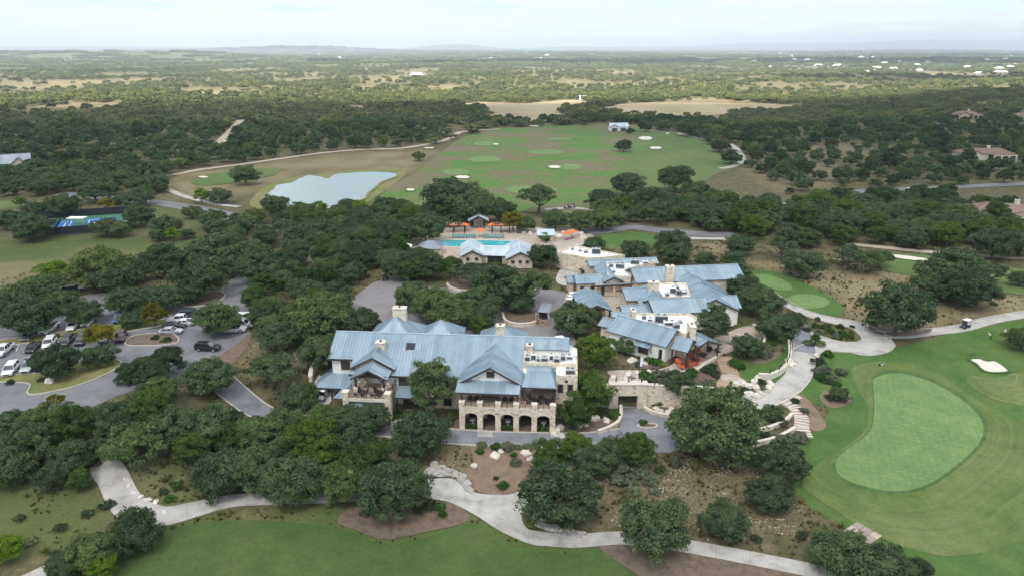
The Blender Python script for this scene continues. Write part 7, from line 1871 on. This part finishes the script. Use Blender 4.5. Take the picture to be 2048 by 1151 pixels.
def pose(stride=.0, arm=.1, bend=0.0):
    """standing or walking figure facing +x; bend leans the trunk forward from the hips"""
    R_ = lambda x, z: (x * math.cos(bend) + (z - .92) * math.sin(bend), .92 + (z - .92) * math.cos(bend) - x * math.sin(bend))
    J = {'pelvis': (0, 0, .94, .135)}
    for n_, x, z, r in (('waist', 0, 1.12, .12), ('chest', .0, 1.36, .145), ('neck', .0, 1.52, .06), ('head', .02, 1.64, .095), ('crown', .02, 1.74, .07)):
        a, b = R_(x, z); J[n_] = (a, 0, b, r)
    for s_, sg in (('l', 1), ('r', -1)):
        st = stride * sg
        J['hip' + s_] = (0, .1 * sg, .88, .095); J['knee' + s_] = (st * .5 + .03, .1 * sg, .49, .062); J['ankle' + s_] = (st, .1 * sg, .09, .042); J['toe' + s_] = (st + .15, .12 * sg, .045, .038)
        a, b = R_(0, 1.43); J['sho' + s_] = (a, .19 * sg, b, .062)
        if bend: J['elb' + s_] = (a + .06, .22 * sg, b - .28, .042); J['wri' + s_] = (a + .14, .1 * sg, b - .5, .03); J['hand' + s_] = (a + .16, .07 * sg, b - .58, .034)
        else: J['elb' + s_] = (a - st * arm * 2, .24 * sg, 1.14, .042); J['wri' + s_] = (a - st * arm * 3 + .08, .25 * sg, .9, .03); J['hand' + s_] = (a - st * arm * 3 + .1, .25 * sg, .82, .034)
    return J
ppl = [(ground(1981, 679) + Vector((0, 0, .06)), 2.6, 'golfer in white shirt and dark trousers bending forward near the right edge', pose(.12, 0, .85), 'shirt_white', 'trousers_dark', 'shirt_white'),
       (ground(2008, 673) + Vector((0, 0, .06)), -2.4, 'standing golfer in pale shirt near the right edge', pose(.06, .1), 'shirt_white', 'trousers_grey', 'shirt_white'),
       (ground(415, 624) + Vector((0, 0, .1)), -1.2, 'person in pale shirt walking across the parking lot drive', pose(.28, .4), 'shirt_blue', 'trousers_grey', None),
       (ground(1074, 648) + Vector((0, 0, .1)), .4, 'person in red shirt standing beside the open trailer', pose(.1, .2), 'shirt_red', 'trousers_dark', None)]
for a in ppl: person(*a)
# ------------------------------------------------------------------ plant the trees
scatter()
for t in TREES:
    z = float(H(t['x'], t['y'])); t['z'] = z
    q = px_of((t['x'], t['y'], z + t['r'])); t['px'], t['py'] = q[0], q[1]; t['rp'] = F_PX * t['r'] / q[2]
    t['in'] = -60 < t['px'] < 2110 and t['py'] < 1230
mass = []
byk = {}
for t in TREES:
    if not t['in']: continue
    byk.setdefault(t['k'], []).append(t)
single = []
for k, l in byk.items():
    l.sort(key=lambda t: -(t['rp'] + (1000 if t['hand'] else 0)))
    cut = [t for t in l if t['hand'] or t['rp'] > 14][:295]; single += cut; ids = set(map(id, cut)); mass += [t for t in l if id(t) not in ids]
cnt = {}
for t in single: cnt.setdefault((t['k'], t['area']), []).append(t)
for l in cnt.values():
    for t in l: t['few'] = True
    if len(l) > 24:                     # a crowded wood is told apart by rows
        l.sort(key=lambda t: -t['py']); n_ = math.ceil(len(l) / 20)
        for i, t in enumerate(l):
            if not t['hand']: t['row'] = ['in front', 'second row', 'third row', 'fourth row', 'fifth row', 'sixth row'][min(5, i * n_ // len(l))]
by_area = {}
for t in single:
    if t['hand'] or t.get('few'): by_area.setdefault((t['k'], t['area'], t.get('row')), []).append(t)
for (k, area, row), l in by_area.items():
    l.sort(key=lambda t: t['px'])
    for i, t in enumerate(l):
        w = nth(i, len(l))
        t['label'] = f"{LOOK[k] if not row else LOOK[k].replace('green ', '')} {area}" + (f", {row}" if row else "") + (f", {w.replace(' the', '')}" if w else "")
for i, t in enumerate(single):
    rg = random.Random(i * 31 + 5)
    big, small, tk = PROTO[t['k']][rg.randrange(len(PROTO[t['k']]))]
    root = link(NAME[t['k']], None, None, (t['x'], t['y'], t['z'] - .05), rg.uniform(0, 6.28))
    root.scale = (t['r'], t['r'] * rg.uniform(.92, 1.08), t['r'] * t['sq'] * rg.uniform(.93, 1.06))
    link('crown', big if t['rp'] > 20 else small, root); link('trunk', tk, root)
    root['category'] = 'tree'
    root['label'] = t.get('label') or f"{LOOK[t['k']]} massed {t['area']}"
    root['group'] = f"{NAME[t['k']].replace('_', ' ')} trees {t['area']}"

# the rest of the woods, too many to count: one object with instanced crowns
def instanced(name, pts, protos, mat_seed=0):
    """pts: x, y, z, scale, vertical scale, index"""
    pts = np.asarray(pts)
    col = bpy.data.collections.new(name + '_forms')
    for i, m_ in enumerate(protos):
        ob = bpy.data.objects.new(f'{name}_form_{i:02d}', m_); col.objects.link(ob)
    me = bpy.data.meshes.new(name); me.vertices.add(len(pts)); me.vertices.foreach_set('co', pts[:, :3].astype(np.float32).ravel())
    a = me.attributes.new('size', 'FLOAT_VECTOR', 'POINT'); a.data.foreach_set('vector', np.stack([pts[:, 3], pts[:, 3], pts[:, 4]], -1).astype(np.float32).ravel())
    a = me.attributes.new('form', 'INT', 'POINT'); a.data.foreach_set('value', pts[:, 5].astype(np.int32))
    a = me.attributes.new('turn', 'FLOAT_VECTOR', 'POINT'); tn = np.zeros((len(pts), 3), np.float32); tn[:, 2] = np.random.default_rng(3).uniform(0, 6.28, len(pts)); a.data.foreach_set('vector', tn.ravel())
    o = link(name, me)
    g = bpy.data.node_groups.new(name, 'GeometryNodeTree')
    g.interface.new_socket('Geometry', in_out='INPUT', socket_type='NodeSocketGeometry'); g.interface.new_socket('Geometry', in_out='OUTPUT', socket_type='NodeSocketGeometry')
    gi, go = g.nodes.new('NodeGroupInput'), g.nodes.new('NodeGroupOutput')
    ip = g.nodes.new('GeometryNodeInstanceOnPoints'); ci = g.nodes.new('GeometryNodeCollectionInfo')
    ci.inputs['Collection'].default_value = col; ci.inputs['Separate Children'].default_value = True; ci.inputs['Reset Children'].default_value = True
    def na(nm, ty):
        n = g.nodes.new('GeometryNodeInputNamedAttribute'); n.data_type = ty; n.inputs['Name'].default_value = nm; return n.outputs['Attribute']
    g.links.new(gi.outputs[0], ip.inputs['Points']); g.links.new(ci.outputs[0], ip.inputs['Instance'])
    ip.inputs['Pick Instance'].default_value = True
    g.links.new(na('form', 'INT'), ip.inputs['Instance Index'])
    er = g.nodes.new('FunctionNodeEulerToRotation'); g.links.new(na('turn', 'FLOAT_VECTOR'), er.inputs[0]); g.links.new(er.outputs[0], ip.inputs['Rotation'])
    g.links.new(na('size', 'FLOAT_VECTOR'), ip.inputs['Scale']); g.links.new(ip.outputs[0], go.inputs[0])
    md = o.modifiers.new('scatter', 'NODES'); md.node_group = g
    return tag(o, kind='stuff')
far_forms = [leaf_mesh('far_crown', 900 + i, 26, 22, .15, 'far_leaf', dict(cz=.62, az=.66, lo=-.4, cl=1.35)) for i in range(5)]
oak_forms = [p[1] for p in PROTO['oak']]
if mass:
    tag(instanced('woodland', [(t['x'], t['y'], t['z'] - .05, t['r'], t['r'] * t['sq'], i % len(oak_forms)) for i, t in enumerate(mass)], oak_forms), 'dense dark oak woodland filling the middle distance', 'woodland')
# rough grass between the trees
def tuft_form(seed):
    r = np.random.default_rng(seed); Q = []
    for i in range(26):
        a = r.uniform(0, 6.28); b = np.array([math.cos(a), math.sin(a), 0]) * r.uniform(.0, .5); d = np.array([math.cos(a), math.sin(a), 0]) * r.uniform(.1, .6) + np.array([0, 0, r.uniform(.5, 1.1)])
        w = np.array([-math.sin(a), math.cos(a), 0]) * .09
        Q += [b - w, b + w, b + d * .6 + w * .8, b + d]
    me = bpy.data.meshes.new('tuft'); fast_mesh(me, np.array(Q), np.arange(len(Q)).reshape(-1, 4)); me.materials.append(MATS['tuft_leaf']); return me
tufts = [tuft_form(i) for i in range(4)]
rt = np.random.default_rng(8); n = 52000
X = rt.uniform(-135, 135, n); Y = 62 + 150 * rt.random(n) ** 1.25
k = (np.abs(X) < Y * .82) & free(X, Y); X, Y = X[k], Y[k]
nz = np.array([mnoise.noise((a * .09, b * .09, 2)) + .6 * mnoise.noise((a * .4, b * .4, 5)) for a, b in zip(X, Y)])
k = nz > rt.uniform(-.5, .45, len(X)); X, Y, nz = X[k], Y[k], nz[k]
sz = rt.uniform(.16, .42, len(X)) * (1 + .6 * (nz > .35)) * np.where(rt.random(len(X)) < .03, 2.2, 1)
tag(instanced('rough_grass', np.stack([X, Y, H(X, Y) - .02, sz, sz * rt.uniform(.7, 1.3, len(X)), rt.integers(0, 4, len(X))], -1), tufts), 'rough tufted grass between the trees and paths', 'grass')
# woods of the plain
rg_ = np.random.default_rng(42)
def plain(y0, y1, spacing, thr, base=.95):
    area = .80 * (y1 ** 2 - y0 ** 2) * 1.0
    n = int(area / spacing ** 2)
    Y = np.sqrt(rg_.uniform(y0 ** 2, y1 ** 2, n)); X = Y * rg_.uniform(-.82, .82, n)
    fv = np.array([FARN(a, b) for a, b in zip(X, Y)])
    keep = rg_.random(n) < np.clip(base - sst(thr - .16, thr + .2, fv) * 1.0, .04, 1)
    X, Y = X[keep], Y[keep]
    k = free(X, Y); return X[k], Y[k]
near_polys = [[(p.x, p.y) for p in wpoly(a[0])] for a in AREAS]
X, Y = plain(470, 1000, 8.5, .30)
k = np.ones(len(X), bool)
for p in near_polys: k &= ~inside(X, Y, p)
X, Y = X[k], Y[k]
X2, Y2 = plain(1000, 2600, 13, .06, .7)
X = np.concatenate([X, X2]); Y = np.concatenate([Y, Y2])
s = rg_.uniform(3.0, 5.6, len(X)) * np.where(Y > 1000, 1.18, 1.0)
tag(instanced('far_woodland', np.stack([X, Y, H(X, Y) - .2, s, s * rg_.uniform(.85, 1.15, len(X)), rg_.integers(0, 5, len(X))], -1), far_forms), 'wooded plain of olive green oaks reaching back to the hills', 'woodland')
def grove_form(seed):
    r = np.random.default_rng(seed); V = []; me = bpy.data.meshes.new('grove')
    for i in range(22):
        base = far_forms[i % 5]; co = np.empty(len(base.vertices) * 3, np.float32); base.vertices.foreach_get('co', co)
        co = co.reshape(-1, 3)[: 4 * 90] if True else co
        idx = r.permutation(len(base.vertices) // 4)[:110]; q = np.empty(len(base.vertices) * 3, np.float32); base.vertices.foreach_get('co', q); q = q.reshape(-1, 4, 3)[idx]
        sc = r.uniform(4.5, 7.5); ctr = q.mean(1, keepdims=True); q = ctr + (q - ctr) * 2.0
        V.append(q * sc + np.array([r.normal() * 22, r.normal() * 15, 0]))
    q = np.concatenate(V).reshape(-1, 3); fast_mesh(me, q, np.arange(len(q)).reshape(-1, 4)); me.materials.append(MATS['far_leaf']); return me
groves = [grove_form(i) for i in range(4)]
X, Y = plain(2550, 9000, 82, .06, .8)
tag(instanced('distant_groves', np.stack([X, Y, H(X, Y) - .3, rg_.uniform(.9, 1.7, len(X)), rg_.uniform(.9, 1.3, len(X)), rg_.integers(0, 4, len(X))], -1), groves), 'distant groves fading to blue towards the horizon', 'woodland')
print('TREES', len(TREES), 'single', len(single), 'mass', len(mass), 'far', len(X))
# ------------------------------------------------------------------ haze
def haze():
    m = bpy.data.materials.new('haze_air'); m.use_nodes = True; t = m.node_tree; t.nodes.clear()
    out = t.nodes.new('ShaderNodeOutputMaterial'); v = t.nodes.new('ShaderNodeVolumePrincipled')
    v.inputs['Color'].default_value = (.76, .88, 1.0, 1); v.inputs['Density'].default_value = HAZE_DENSITY
    v.inputs['Anisotropy'].default_value = 0.0
    L(t, v.outputs[0], out.inputs['Volume'])
    MATS['haze_air'] = m
    zmin = float(GZ.min()) - 1.0; zmax = max(float(GZ.max()) + 25, CAM_H + 30)
    tag(MB().box(-26500, 26500, -1200, 27500, zmin, zmax).build('haze', 'haze_air'), kind='stuff')
HAZE_DENSITY = 0.00012
haze()
